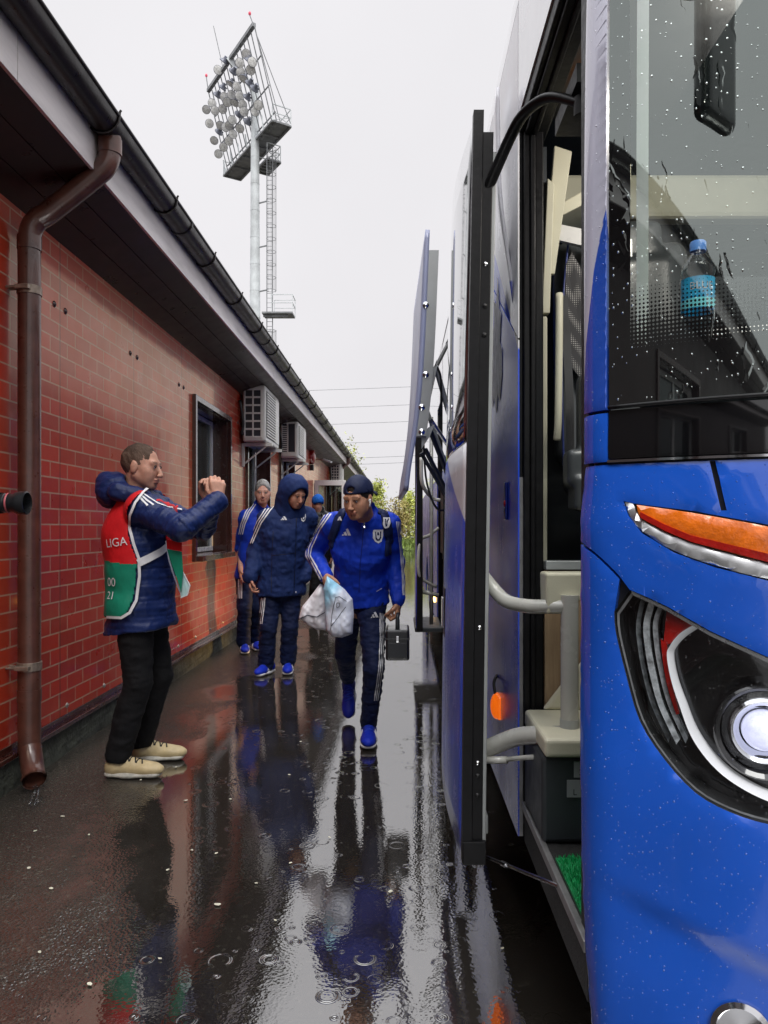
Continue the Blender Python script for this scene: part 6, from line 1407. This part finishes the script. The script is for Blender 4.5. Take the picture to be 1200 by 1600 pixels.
lo, hi = p.bounds(.17, ['shL','shR','elR','elL','wrR','wrL','hip','chest','neck']); lo[2] -= .05; F_ = Fld(lo, hi, .0075)
p.torso(F_, .012, .64, 1.0); F_.cone(p.J['waist'], p.J['hip']-np.array((0,0,.04)), .152, .172, .03, p.f, .76); F_.cut((-.25,4.6,.85),(.1,.1,-1), .006); F_.cone(p.J['neck']-np.array((0,-.01,.05)), p.J['neck']+np.array((-.01,-.01,.03)), .068, .064, .015); F_.cone(p.J['neck']+np.array((-.012,-.01,.02)), p.J['neck']+np.array((-.03,-.02,.10)), .050, None, .006, op='s')
for sd_ in 'LR': p.arm(F_, sd_, .009, .96, .02, -.004)
V, Q = F_.mesh(); V = wrinkle(V, Q, .007, 14, 41, (1,1,1.6)); V = wrinkle(V, Q, .0045, 34, 42, (2,1,1)); jk = mkobj('tracksuit_top', V, Q, ROYAL, p.root, True); tb = bvh(V, Q)
Fl = Fld((-.60,4.15,.02),(.05,5.45,1.02), .008); Fl.cone(p.J['hipL'], p.J['hipR'], .092, None, .03)
for sd_ in 'LR': p.leg(Fl, sd_, .004, .95 if sd_ == 'L' else .92, .02, .010)
V, Q = Fl.mesh(); V = wrinkle(V, Q, .009, 18, 51, (1,1,2.2)); V = wrinkle(V, Q, .005, 40, 52, (1,1,3)); tr = mkobj('trousers', V, Q, NAVYP, p.root, True); tbt = bvh(V, Q)
shoe(p.root, (-.205,4.655,0.004), (.03,-1,.0), BLSHOE, sc=1.08); shoe(p.root, (-.372,5.25,.215), (.04,-.66,-.74), NAVYSHOE, up=(0,-.74,.66), sc=1.04)
for k in range(3):
    o_ = k*4.1; stripes(jk, tb, [[(509+o_,803),(493+o_,826),(479+o_,856),(478.5+o_*.8,868),(486+o_,884),(497+o_,905)]], .0095)
    stripes(jk, tb, [[(619+k*2.4,815),(624+k*2.0,850),(627.5+k*1.5,888),(629+k*1.2,930)]], .007)
    stripes(tr, tbt, [[(599-k*2.7,958),(599-k*2.7,1000),(597-k*2.7,1045),(590-k*2.7,1095)]], .0065)
logo(jk, tb, THREE, 542, 832, .062, WHITEC); cz = logo(jk, tb, CREST, 590.5, 838, .082, WHITEC); logo(cz or jk, tb, CRESTIN, 590.5, 838, .082, NAVY, off=.005)
logo(tr, tbt, THREE, 585, 961, .050, WHITEC); stripes(jk, tb, [[(568,824),(566,850),(563,880),(561,925)]], .006, m=clothmat('zip_tape', (.006,.02,.22), .4), name='zip'); stripes(jk, tb, [[(569,815),(569.5,826)]], .006, m=M_chrome, name='zip_pull')
stripes(jk, tb, [[(588,924),(596,919)]], .004, name='mark')
# cap worn backwards
c = p.J['head']; R = p.R; L = lambda q_: c+R@(np.array(q_)*p.hs); CAPM = clothmat('navy_cap', (.010,.016,.050), .6)
Fc_ = Fld(c-.22, c+.22, .006); Fc_.ell(L((0,-.016,.040)), np.array((.086,.104,.100))*p.hs, R); Fc_.ell(L((0,-.016,.030)), np.array((.079,.097,.094))*p.hs, R, .004, 's'); Fc_.cut(L((0,.06,.046)), R@np.array((0,.16,-1)), .004); Fc_.ell(L((0,.095,.078)), np.array((.034,.035,.020))*p.hs, R, .006, 's')
V, Q = Fc_.mesh(); cap = mkobj('cap', wrinkle(V, Q, .003, 25, 8), Q, CAPM, p.root, True)
q = MB(); q.grid([[Vector(L((math.sin(a)*(.085+.0*t), -.02-math.cos(a)*.085-t*.075*math.cos(a), .032-t*.030-.012*math.sin(a)**2))) for a in [math.radians(-62+124*i/12) for i in range(13)]] for t in (0,.5,1)]); o = q.build('brim', CAPM, cap, smooth=True); md = o.modifiers.new('s','SOLIDIFY'); md.thickness = .004
q = MB(); q.lathe(L((0,-.016,.139)), R[:,2], [(.008,0),(.006,.004),(0,.005)], 10); q.build('button', CAPM, cap, smooth=True)
q = MB(); e_ = Vector(L((-.084,.014,-.006))); q.tube([e_, e_+Vector(R@np.array((-.004,.010,-.012))), e_+Vector(R@np.array((-.002,.018,-.034)))], .0048, 8); q.lathe(e_, R[:,0]*-1, [(.009,-.004),(.009,.004),(0,.007)], 10); q.build('earbud', M_white, p.root, smooth=True)
# backpack
bp = thing('backpack', 'navy backpack worn by the young walking man, its straps over both shoulders', 'backpack', (-.24,4.68,1.15))
Fb = Fld((-.50,4.50,.86),(.03,4.98,1.46), .009); Fb.box((-.235,4.70,1.17),(.145,.085,.21), frame((-.12,-1,.25)), .07, .03); Fb.box((-.235,4.80,1.08),(.11,.05,.11), frame((-.12,-1,.25)), .04, .03); V, Q = Fb.mesh(); V = wrinkle(V, Q, .008, 15, 61); mkobj('pack_body', V, Q, NAVY, bp, True)
for nm_, ln in (('strap',[(546,793),(537,797),(529,812),(521,835),(516,858),(513,880)]), ('strap',[(591,797),(600,803),(605,820),(607,842),(606,868)])):
    q = MB(); ribbon(q, tb, ln, .052, .010, 3); o = q.build(nm_, NAVY, bp, smooth=True); md = o.modifiers.new('s','SOLIDIFY'); md.thickness = .008
    vv = np.array([tuple(v) for v in q.v])
q = MB(); decal(q, tb, THREE, 533, 811, .036, 0, .019, .006); q.build('emblem', WHITEC, bp); q = MB(); decal(q, tb, CREST, 603, 817, .056, 0, .020, .006); q.build('emblem', WHITEC, bp); q = MB(); decal(q, tb, CRESTIN, 603, 817, .056, 0, .022, .006); q.build('emblem', NAVY, bp)
for a, b_ in (((597,870),(599,888)),((600,888),(604,915))): q = MB(); q.bar(P(a[0],a[1],4.62), P(b_[0],b_[1],4.60), .016, .004, up=(0,1,0)); q.build('strap_end', NAVY, bp)
# case in the left hand
cx, cy, cz_ = -.022, 4.42, .665
cs = thing('tool_case', 'small black hard case carried by its handle in the walking man\'s hand', 'case', (cx,cy,.56))
q = MB(); q.box(cx-.070,cx+.070,cy-.13,cy+.13,.555,.735); q.build('case_body', mat('black_case', (.012,.013,.015), .3, coat=.3), cs, bevel=.014, seg=3); q = MB(); q.box(cx-.072,cx+.072,cy-.132,cy+.132,.678,.686); q.box(cx-.055,cx+.055,cy-.1335,cy-.13,.575,.66); q.build('case_rim', mat('charcoal_plastic', (.03,.033,.036), .4), cs, bevel=.003)
q = MB(); q.tube(smoothcurve([(cx,cy-.075,.73),(cx,cy-.070,.80),(cx,cy-.045,.815),(cx,cy+.045,.815),(cx,cy+.07,.80),(cx,cy+.075,.73)],5), .011, 10); q.bar((cx,cy-.078,.735),(cx,cy-.073,.79), .026, .012, up=(0,1,0)); q.build('handle', M_dark, cs, smooth=True)
q = MB(); q.box(cx-.008,cx+.008,cy-.137,cy-.131,.665,.70); q.build('latch', M_chrome, cs, bevel=.002)
# plastic bags held in the right hand
def bag(nm, label, pts, Yc, th, seed, mats, col):
    t = thing(nm, label, 'bag', tuple(P(pts[0][0], pts[0][1], Yc)), 'plastic bags carried by the walking man'); poly = [(P(a,b_,Yc).x, P(a,b_,Yc).z) for a, b_ in pts]
    vs, fs = tri2d([Vector(q_) for q_ in poly], .008)
    def dist(x, z):
        d = 9
        for i in range(len(poly)):
            a = np.array(poly[i]); b_ = np.array(poly[(i+1)%len(poly)]); ba = b_-a; tt = max(0, min(1, np.dot((x,z)-a, ba)/np.dot(ba, ba))); d = min(d, np.linalg.norm((x,z)-a-tt*ba))
        return d
    A = np.array([(v[0], v[1]) for v in vs]); D = np.array([dist(*a) for a in A]); prof = th*np.sqrt(np.clip(D/.07, 0, 1)*(2-np.clip(D/.07, 0, 1)))
    P3 = np.stack([A[:,0], np.zeros(len(A)), A[:,1]],1); wr = lattice(P3*np.array((1,1,.45))+9, 26, seed)*.012+lattice(P3*np.array((1.4,1,.8))+9, 60, seed+1)*.005
    m_ = np.clip(D/.02, 0, 1); front = np.stack([A[:,0], Yc-prof-wr*m_, A[:,1]],1); back = np.stack([A[:,0], Yc+prof*.8+wr*m_, A[:,1]],1); n0 = len(A)
    o = mkobj('bag_body', np.concatenate([front, back]), [tuple(f) for f in fs]+[tuple(i+n0 for i in reversed(f)) for f in fs], mats, t, True); return t, o, BVHTree.FromPolygons([tuple(v) for v in front], [tuple(f) for f in fs])
def bagmat(name, c, c2=None, split=None):
    m, n, l, b = nt(name); g = objco(n); s = node(n, 'ShaderNodeSeparateXYZ'); l.new(g, s.inputs[0])
    if c2:
        v = math_(n, l, 'ADD', math_(n, l, 'SUBTRACT', s.outputs[2], split[1]), math_(n, l, 'MULTIPLY', math_(n, l, 'SUBTRACT', split[0], s.outputs[0]), 1.6))
        col = mixc(n, l, mapr(n, l, v, -.05, .05, 0, 1), c, c2)
    else: col = mixc(n, l, mapr(n, l, noise(n, l, g, 9, 2), .3, .7, 0, 1), c, tuple(x*.94 for x in c))
    l.new(col, b.inputs['Base Color']); b.inputs['Roughness'].default_value = .3; b.inputs['Transmission Weight'].default_value = .0; b.inputs['Subsurface Weight'].default_value = .15; b.inputs['Subsurface Radius'].default_value = (.03,.03,.03)
    bump(n, l, noise(n, l, g, 60, 4), .6, .0015, b); return m
PCc = P(528,950,4.24)
t1, o1, b1 = bag('plastic_bag', 'white and pale blue plastic bag in front, hanging from the walking man\'s hand', [(511,900),(520,906),(538,920),(551,936),(553,960),(551,990),(535,996),(518,995),(510,985),(508,950),(505,920)], 4.22, .055, 3, bagmat('pale_bag', (.74,.78,.88), (.35,.68,.88), (PCc.x-.03, PCc.z+.05)), None)
LINE = mat('dark_print', (.03,.04,.06), .4); stripes(o1, b1, [[(517,985),(519,960),(524,934),(530,932),(541,940)],[(518,978),(528,965),(540,948)],[(526,942),(531,942),(530,947),(526,950),(526,942)]], .0035, m=LINE, name='printed_line')
t2, o2, b2 = bag('plastic_bag', 'crumpled white plastic bag behind the pale blue one, with a dark curved line', [(507,915),(512,940),(511,985),(495,984),(480,976),(467,966),(472,948),(488,928),(500,912)], 4.40, .045, 8, bagmat('white_bag', (.80,.78,.82)), None)
stripes(o2, b2, [[(470,966),(480,961),(495,964),(508,956)]], .005, m=LINE, name='printed_line')
# ---------------------------------------------------------------- man in the hooded navy parka
def PP(px, py, Y): return tuple(P(px, py, Y))
J = dict(head=PP(461,773,6.52), neck=PP(452,800,6.62), chest=PP(444,833,6.64), waist=PP(440,875,6.66), hip=PP(437,905,6.68),
         shR=PP(418,811,6.58), elR=PP(399,860,6.62), wrR=PP(392,902,6.48), shL=PP(480,808,6.72), elL=PP(481,860,6.86), wrL=PP(474,900,6.70),
         hipR=PP(423,922,6.66), kneeR=PP(420,980,6.60), ankR=PP(415,1040,6.72), hipL=PP(453,922,6.72), kneeL=PP(453,978,6.68), ankL=PP(450,1034,6.80))
p = Person('person', 'man in a long navy parka with the hood up, looking down beside the walking man', (J['hip'][0],6.68,0), J, (.25,-1,0), (.62,-.68,-.36), S3, 1.0, 1.05)
p.hands = [dict(w=J['wrR'], d=(.0,-.15,-1), n=(.9,.1,.1), s=(.1,-1,0), curl=(.5,.7,.5)), dict(w=J['wrL'], d=(-.1,-.1,-1), n=(-.9,0,0), s=(0,-1,0), curl=(.4,.5,.4))]
p.body(.0075)
lo, hi = p.bounds(.24, ['shL','shR','elR','elL','wrR','wrL','hip','chest']); F_ = Fld(lo, hi, .010)
p.torso(F_, .040, .80, 1.10); hz = P(0,931,6.66).z; hc = p.J['hip']; F_.cone(p.J['waist'], (hc[0],hc[1],hz-.04), .188, .196, .03, p.f, .82); F_.cut((0,0,hz),(0,0,-1), .006)
for sd_ in 'LR': p.arm(F_, sd_, .028, 1.0, .025, -.008)
V, Q = F_.mesh(); V = wrinkle(V, Q, .012, 11, 71, (1,1,1.8)); V = wrinkle(V, Q, .006, 30, 72, (1.5,1,1)); PARKA = clothmat('navy_parka', (.011,.026,.105), .72, .001, .1); jk = mkobj('parka', V, Q, PARKA, p.root, True); tb = bvh(V, Q)
c = p.J['head']; R = p.R; Fh = Fld(c-.30, c+.27, .009)
Fh.ell(c+R@np.array((0,-.035,.030)), (.128,.145,.150), R); Fh.cone(c+R@np.array((0,-.06,-.05)), p.J['neck'], .125, .15, .05, p.f, .85); Fh.ell(c+R@np.array((0,.10,-.022)), (.088,.155,.108), R, .02, 's')
V, Q = Fh.mesh(); V = wrinkle(V, Q, .010, 15, 75, (1,1,1)); hd_ = mkobj('hood', V, Q, PARKA, p.root, True)
Fl = Fld(np.array((J['hip'][0]-.32,6.35,.02)), np.array((J['hip'][0]+.34,7.05,1.0)), .010); Fl.cone(p.J['hipL'], p.J['hipR'], .115, None, .03)
for sd_ in 'LR': p.leg(Fl, sd_, .016, .94, .02, .022)
V, Q = Fl.mesh(); V = wrinkle(V, Q, .010, 15, 81, (1,1,2.2)); V = wrinkle(V, Q, .006, 34, 82, (1,1,3)); tr = mkobj('trousers', V, Q, NAVYP, p.root, True); tbt = bvh(V, Q)
a = P(425,1058,6.62); shoe(p.root, (J['ankR'][0]+.04,6.80,0), (-.32,-1,0), BLSHOE, sc=1.06); shoe(p.root, (J['ankL'][0]-.01,6.88,0), (.12,-1,0), BLSHOE, sc=1.06)
for k in range(3):
    stripes(jk, tb, [[(430.5+k*3.2,779+k*1.5),(415+k*3.4,795+k*1.5),(402+k*3.2,815+k),(388.5+k*3,849)]], .0115, off=.004)
    stripes(tr, tbt, [[(409+k*2.6,934),(407+k*2.6,955),(404.5+k*2.6,975)]], .010, off=.004)
logo(jk, tb, THREE, 443.5, 810, .055, WHITEC); cz = logo(jk, tb, CREST, 473.5, 809, .075, WHITEC); logo(cz or jk, tb, CRESTIN, 473.5, 809, .075, NAVY, off=.006)
stripes(jk, tb, [[(463,806),(462,850),(460,900),(459,928)]], .007, m=mat('zip_dark', (.004,.006,.02), .4), name='zip'); logo(jk, tb, [[(-.5,-.5),(.5,-.5),(.5,.5),(-.5,.5)]], 462, 925, .012, WHITEC, name='stud')
stripes(jk, tb, [[(425,868),(445,866),(462,864)]], .006, m=MATS['zip_dark'], name='seam'); stripes(jk, tb, [[(427,830),(425,868),(424,926)]], .006, m=MATS['zip_dark'], name='seam')
# ---------------------------------------------------------------- grey-haired man by the wall
J = dict(head=PP(410.5,771,7.75), neck=PP(407,795,7.82), chest=PP(403,826,7.84), waist=PP(398,865,7.86), hip=PP(394,892,7.88),
         shR=PP(384,809,7.78), elR=PP(375.5,856,7.90), wrR=PP(376,888,7.72), shL=PP(427,807,7.92), elL=PP(431,856,8.0), wrL=PP(428,890,7.9),
         hipR=PP(384,902,7.86), kneeR=PP(382,950,7.80), ankR=PP(380,1006,7.90), hipL=PP(404,902,7.94), kneeL=PP(403,948,7.90), ankL=PP(398,998,8.08))
p = Person('person', 'grey-haired man in a royal blue top with sleeves pushed up, standing by the wall', (J['hip'][0],7.88,0), J, (.3,-1,0), (.20,-1,-.05), skinmat('skin_pale', (.52,.27,.20)), 1.0)
p.hands = [dict(w=J['wrR'], d=(.0,-.1,-1), n=(.9,.2,.1), s=(.1,-1,0), curl=(.4,.5,.4)), dict(w=J['wrL'], d=(0,-.1,-1), n=(-.9,.2,0), s=(0,-1,0), curl=(.4,.5,.4))]
p.body(.0075); hairfield(p, HAIRG, .004, top=.012, seed=9, hairline=.10, res=.006, back=-.02)
lo, hi = p.bounds(.2, ['shL','shR','elR','elL','hip','chest']); F_ = Fld(lo, hi, .010)
p.torso(F_, .018, .70, 1.0); F_.cone(p.J['waist'], p.J['hip'], .165, .165, .03, p.f, .75); hz = P(0,905,7.86).z; F_.cut((0,0,hz),(0,0,-1), .006)
for sd_ in 'LR': F_.cone(p.J['sh'+sd_], p.J['el'+sd_], .070, .064, .02); F_.cone(p.J['neck'], p.J['neck']+np.array((0,0,.04)), .070, .066, .02)
V, Q = F_.mesh(); V = wrinkle(V, Q, .010, 12, 91, (1,1,1.6)); jk = mkobj('tracksuit_top', V, Q, ROYAL, p.root, True); tb = bvh(V, Q)
Fl = Fld(np.array((J['hip'][0]-.3,7.5,.02)), np.array((J['hip'][0]+.34,8.3,1.0)), .010); Fl.cone(p.J['hipL'], p.J['hipR'], .110, None, .03)
for sd_ in 'LR': p.leg(Fl, sd_, .016, .95, .02, .02)
V, Q = Fl.mesh(); V = wrinkle(V, Q, .010, 15, 95, (1,1,2.2)); tr = mkobj('trousers', V, Q, NAVYP, p.root, True); tbt = bvh(V, Q)
shoe(p.root, (J['ankR'][0]-.0,7.98,0), (.22,-1,0), BLSHOE, sc=1.06); shoe(p.root, (J['ankL'][0]-.02,8.16,0), (.4,-1,0), BLSHOE, sc=1.06)
for k in range(3):
    stripes(jk, tb, [[(394+k*3,786+k*1),(384+k*3,800+k*1),(377+k*3,818),(373.5+k*2.8,835)]], .0125, off=.004)
    stripes(tr, tbt, [[(373+k*2.6,905),(372.5+k*2.6,935)]], .010, off=.004)
# ---------------------------------------------------------------- man in the blue beanie, seen from behind
J = dict(head=PP(496,786,11.4), neck=PP(499,803,11.45), chest=PP(501,822,11.45), waist=PP(501,850,11.45), hip=PP(500,872,11.45),
         shR=PP(518,810,11.5), elR=PP(520,842,11.5), wrR=PP(518,868,11.4), shL=PP(485,812,11.4), elL=PP(482,842,11.45), wrL=PP(484,868,11.35),
         hipR=PP(507,884,11.45), kneeR=PP(506,920,11.4), ankR=PP(506,950,11.5), hipL=PP(493,884,11.45), kneeL=PP(491,918,11.4), ankL=PP(487,946,11.6))
p = Person('person', 'man in a black jacket and bright blue beanie seen from behind, farther down the lane', (J['hip'][0],11.45,0), J, (-.3,1,0), (-.5,.9,-.1), S3, 1.02)
p.hands = [dict(w=J['wrR'], d=(.0,-.1,-1), n=(-.9,.2,.1), s=(.1,1,0), curl=(.4,.5,.4)), dict(w=J['wrL'], d=(0,-.1,-1), n=(.9,.2,0), s=(0,1,0), curl=(.4,.5,.4))]
p.body(.010); BLKN = clothmat('black_nylon', (.02,.02,.022), .35, .001)
lo, hi = p.bounds(.2, ['shL','shR','elR','elL','wrR','wrL','hip','chest']); F_ = Fld(lo, hi, .012); p.torso(F_, .03, .8, 1.0); F_.cut((0,0,P(0,888,11.45).z),(0,0,-1), .006); F_.cone(p.J['neck'], p.J['neck']+np.array((0,0,.06)), .09, .085, .03)
for sd_ in 'LR': p.arm(F_, sd_, .022, 1.0, .02)
V, Q = F_.mesh(); V = wrinkle(V, Q, .014, 12, 101, (1,1,2.5)); mkobj('jacket', V, Q, BLKN, p.root, True)
c = p.J['head']; Fh = Fld(c-.2, c+.2, .009); Fh.ell(c+p.R@np.array((0,-.018,.030)), (.092,.110,.108), p.R); Fh.cut(c+p.R@np.array((0,0,-.035)), p.R@np.array((0,-.25,-1)), .01); V, Q = Fh.mesh(); mkobj('beanie', wrinkle(V, Q, .004, 40, 5), Q, clothmat('knit_blue', (.01,.10,.42), .8, .002), p.root, True)
Fl = Fld(np.array((J['hip'][0]-.3,11.1,.02)), np.array((J['hip'][0]+.3,11.85,1.0)), .012); Fl.cone(p.J['hipL'], p.J['hipR'], .105, None, .03)
for sd_ in 'LR': p.leg(Fl, sd_, .012, .95, .02, .012)
V, Q = Fl.mesh(); mkobj('trousers', wrinkle(V, Q, .010, 15, 105, (1,1,2)), Q, BLACKD, p.root, True)
LS = [mat('pale_shoe', (.5,.5,.48), .5), BLSHOE[1], WHITEC, WHITEC]
shoe(p.root, (J['ankR'][0],11.46,0), (-.1,1,0), LS, sc=1.05, stripes=False); shoe(p.root, (J['ankL'][0],11.55,0), (-.3,1,0), LS, sc=1.05, stripes=False)
sb = thing('shoulder_bag', 'dark bag slung behind the man in the blue beanie', 'bag', tuple(P(512,835,11.2))); Fb = Fld(np.array(P(512,835,11.2))-.28, np.array(P(512,835,11.2))+.28, .012); Fb.box(P(511,838,11.22), (.12,.07,.17), None, .05, .02); V, Q = Fb.mesh(); mkobj('bag_body', wrinkle(V, Q, .01, 14, 3), Q, BLKN, sb, True); q = MB(); q.tube(smoothcurve([P(507,822,11.2),P(505,806,11.3),P(500,800,11.4)],5), .014, 6, flat=.4); q.build('strap', BLKN, sb)
# ================================================================ CAMERA ON A MONOPOD AT THE LEFT EDGE
t = thing('camera', 'black camera with a hooded lens poking in at the left edge, on a monopod', 'camera', (-1.55,2.5,0))
ax = Vector((1,.06,.0)).normalized(); c0 = P(43,786,2.5)
q = MB(); q.lathe(c0, -ax, [(.036,.0),(.0395,.002),(.0400,.022),(.037,.036),(.031,.046),(.031,.070),(.033,.072),(.033,.13),(.030,.135),(.030,.16)], 36); q.lathe(c0, -ax, [(.0365,.0),(.033,.03),(.0,.032)], 36); ln = q.build('lens', mat('black_lens_barrel', (.012,.013,.015), .3, coat=.2, bumpd=.0002), t, auto=40)
q = MB(); q.lathe(c0-ax*.058, -ax, [(.0335,.0),(.0340,.001),(.0340,.005),(.0335,.006)], 36); q.build('lens_ring', mat('red_ring', (.45,.10,.12), .4), ln, auto=40)
q = MB()
for k in range(28): a_ = k*2*math.pi/28; q.bar(c0-ax*.080+Vector((0,math.cos(a_)*.0335,math.sin(a_)*.0335)), c0-ax*.125+Vector((0,math.cos(a_)*.0335,math.sin(a_)*.0335)), .0035)
q.build('grip_ring', M_rubber, ln); q = MB(); b0 = c0-ax*.20; q.obox(b0, ax, (-ax.y,ax.x,0), (0,0,1), .040, .068, .048); q.obox(b0+Vector((0,0,.055)), ax, (-ax.y,ax.x,0), (0,0,1), .03, .028, .022); q.obox(b0+Vector((.01,-.06,-.005)), ax, (-ax.y,ax.x,0), (0,0,1), .05, .018, .05); q.build('camera_body', M_leather, t, bevel=.010, seg=3)
q = MB(); q.tube([b0-Vector((0,0,.045)), Vector((b0.x,b0.y,.03))], .012, 12); q.tube([Vector((b0.x,b0.y,.75)), Vector((b0.x,b0.y,.5))], .016, 12); q.tube([Vector((b0.x,b0.y,.03)), Vector((b0.x,b0.y,0))], .017, 12); q.build('monopod', M_dark, t, auto=40)
q = MB(); c1 = P(-6,907,2.5); q.tube(smoothcurve([b0+Vector((-.03,.05,.03)), Vector((b0.x-.03,b0.y,1.28)), c1+Vector((-.02,0,.03)), c1, c1+Vector((-.03,0,-.03)), Vector((b0.x-.06,b0.y+.02,1.22)), b0+Vector((-.03,-.06,.02))],8), .011, 8, flat=.4); q.build('strap', M_dark, t, smooth=True)
# ================================================================ SMALL THINGS ON THE GROUND
rd = random.Random(12)
spots = [(340,1415),(98,1277),(300,1330),(262,1361),(275,1200),(290,1252),(220,1220),(45,1358),(55,1300),(62,1490),(400,1382),(338,1335),(454,1350),(139,1306),(80,1390),(785,1484),(610,1395),(452,1212),(478,944),(470,1160),(360,1250),(515,1310),(430,1440),(140,1540),(250,1500)]
for i, (a, b_) in enumerate(spots):
    Y = F*CH/(b_-VY); c = P(a, b_, Y); r = .011 if i == 0 else rd.uniform(.005,.009); q = MB(); n_ = 9; th = rd.uniform(0,6.28)
    ring = [Vector((c.x+r*(1.3*math.cos(t_)*math.cos(th)-.8*math.sin(t_)*math.sin(th))*rd.uniform(.85,1.1), c.y+r*(1.3*math.cos(t_)*math.sin(th)+.8*math.sin(t_)*math.cos(th))*rd.uniform(.85,1.1), .004+rd.uniform(0,.002))) for t_ in [k*2*math.pi/n_ for k in range(n_)]]
    q.prism(ring, (0,0,.0012)); o = q.build('petal', mat('wet_petal', (.62,.60,.48), .35, var=.2), loc=(c.x,c.y,0))
    if i == 0: tag(o, 'largest white petal, lying alone on the wet asphalt in the lower middle', 'petal', 'petals on the asphalt')
    else: tag(o, 'tiny pale petal stuck to the wet asphalt', 'petal', 'petals on the asphalt')
q = MB(); rs = random.Random(4)
for k in range(5):
    cv = smoothcurve([(-1.815+rs.uniform(-.02,.02),3.66+rs.uniform(-.01,.01),.05),(-1.785+rs.uniform(-.015,.015),3.60,.04),(-1.765+rs.uniform(-.02,.02),3.53+rs.uniform(-.02,.02),.006)],5); q.tube(cv, [.004+.002*math.sin(i+k) for i in range(len(cv))], 6)
for k in range(40): q.lathe((-1.76+rs.gauss(0,.035),3.52+rs.gauss(0,.035),.004+abs(rs.gauss(0,.012))),(0,0,1),[(0,-.003),(.003,0),(0,.003)],6)
tag(q.build('water_trickle', glassmat('running_water', (.95,.97,.98), .02, 1.9)[0], smooth=True, loc=(-1.78,3.6,0)), 'thin stream of rainwater splashing out of the nearest downpipe', 'water', kind='stuff')
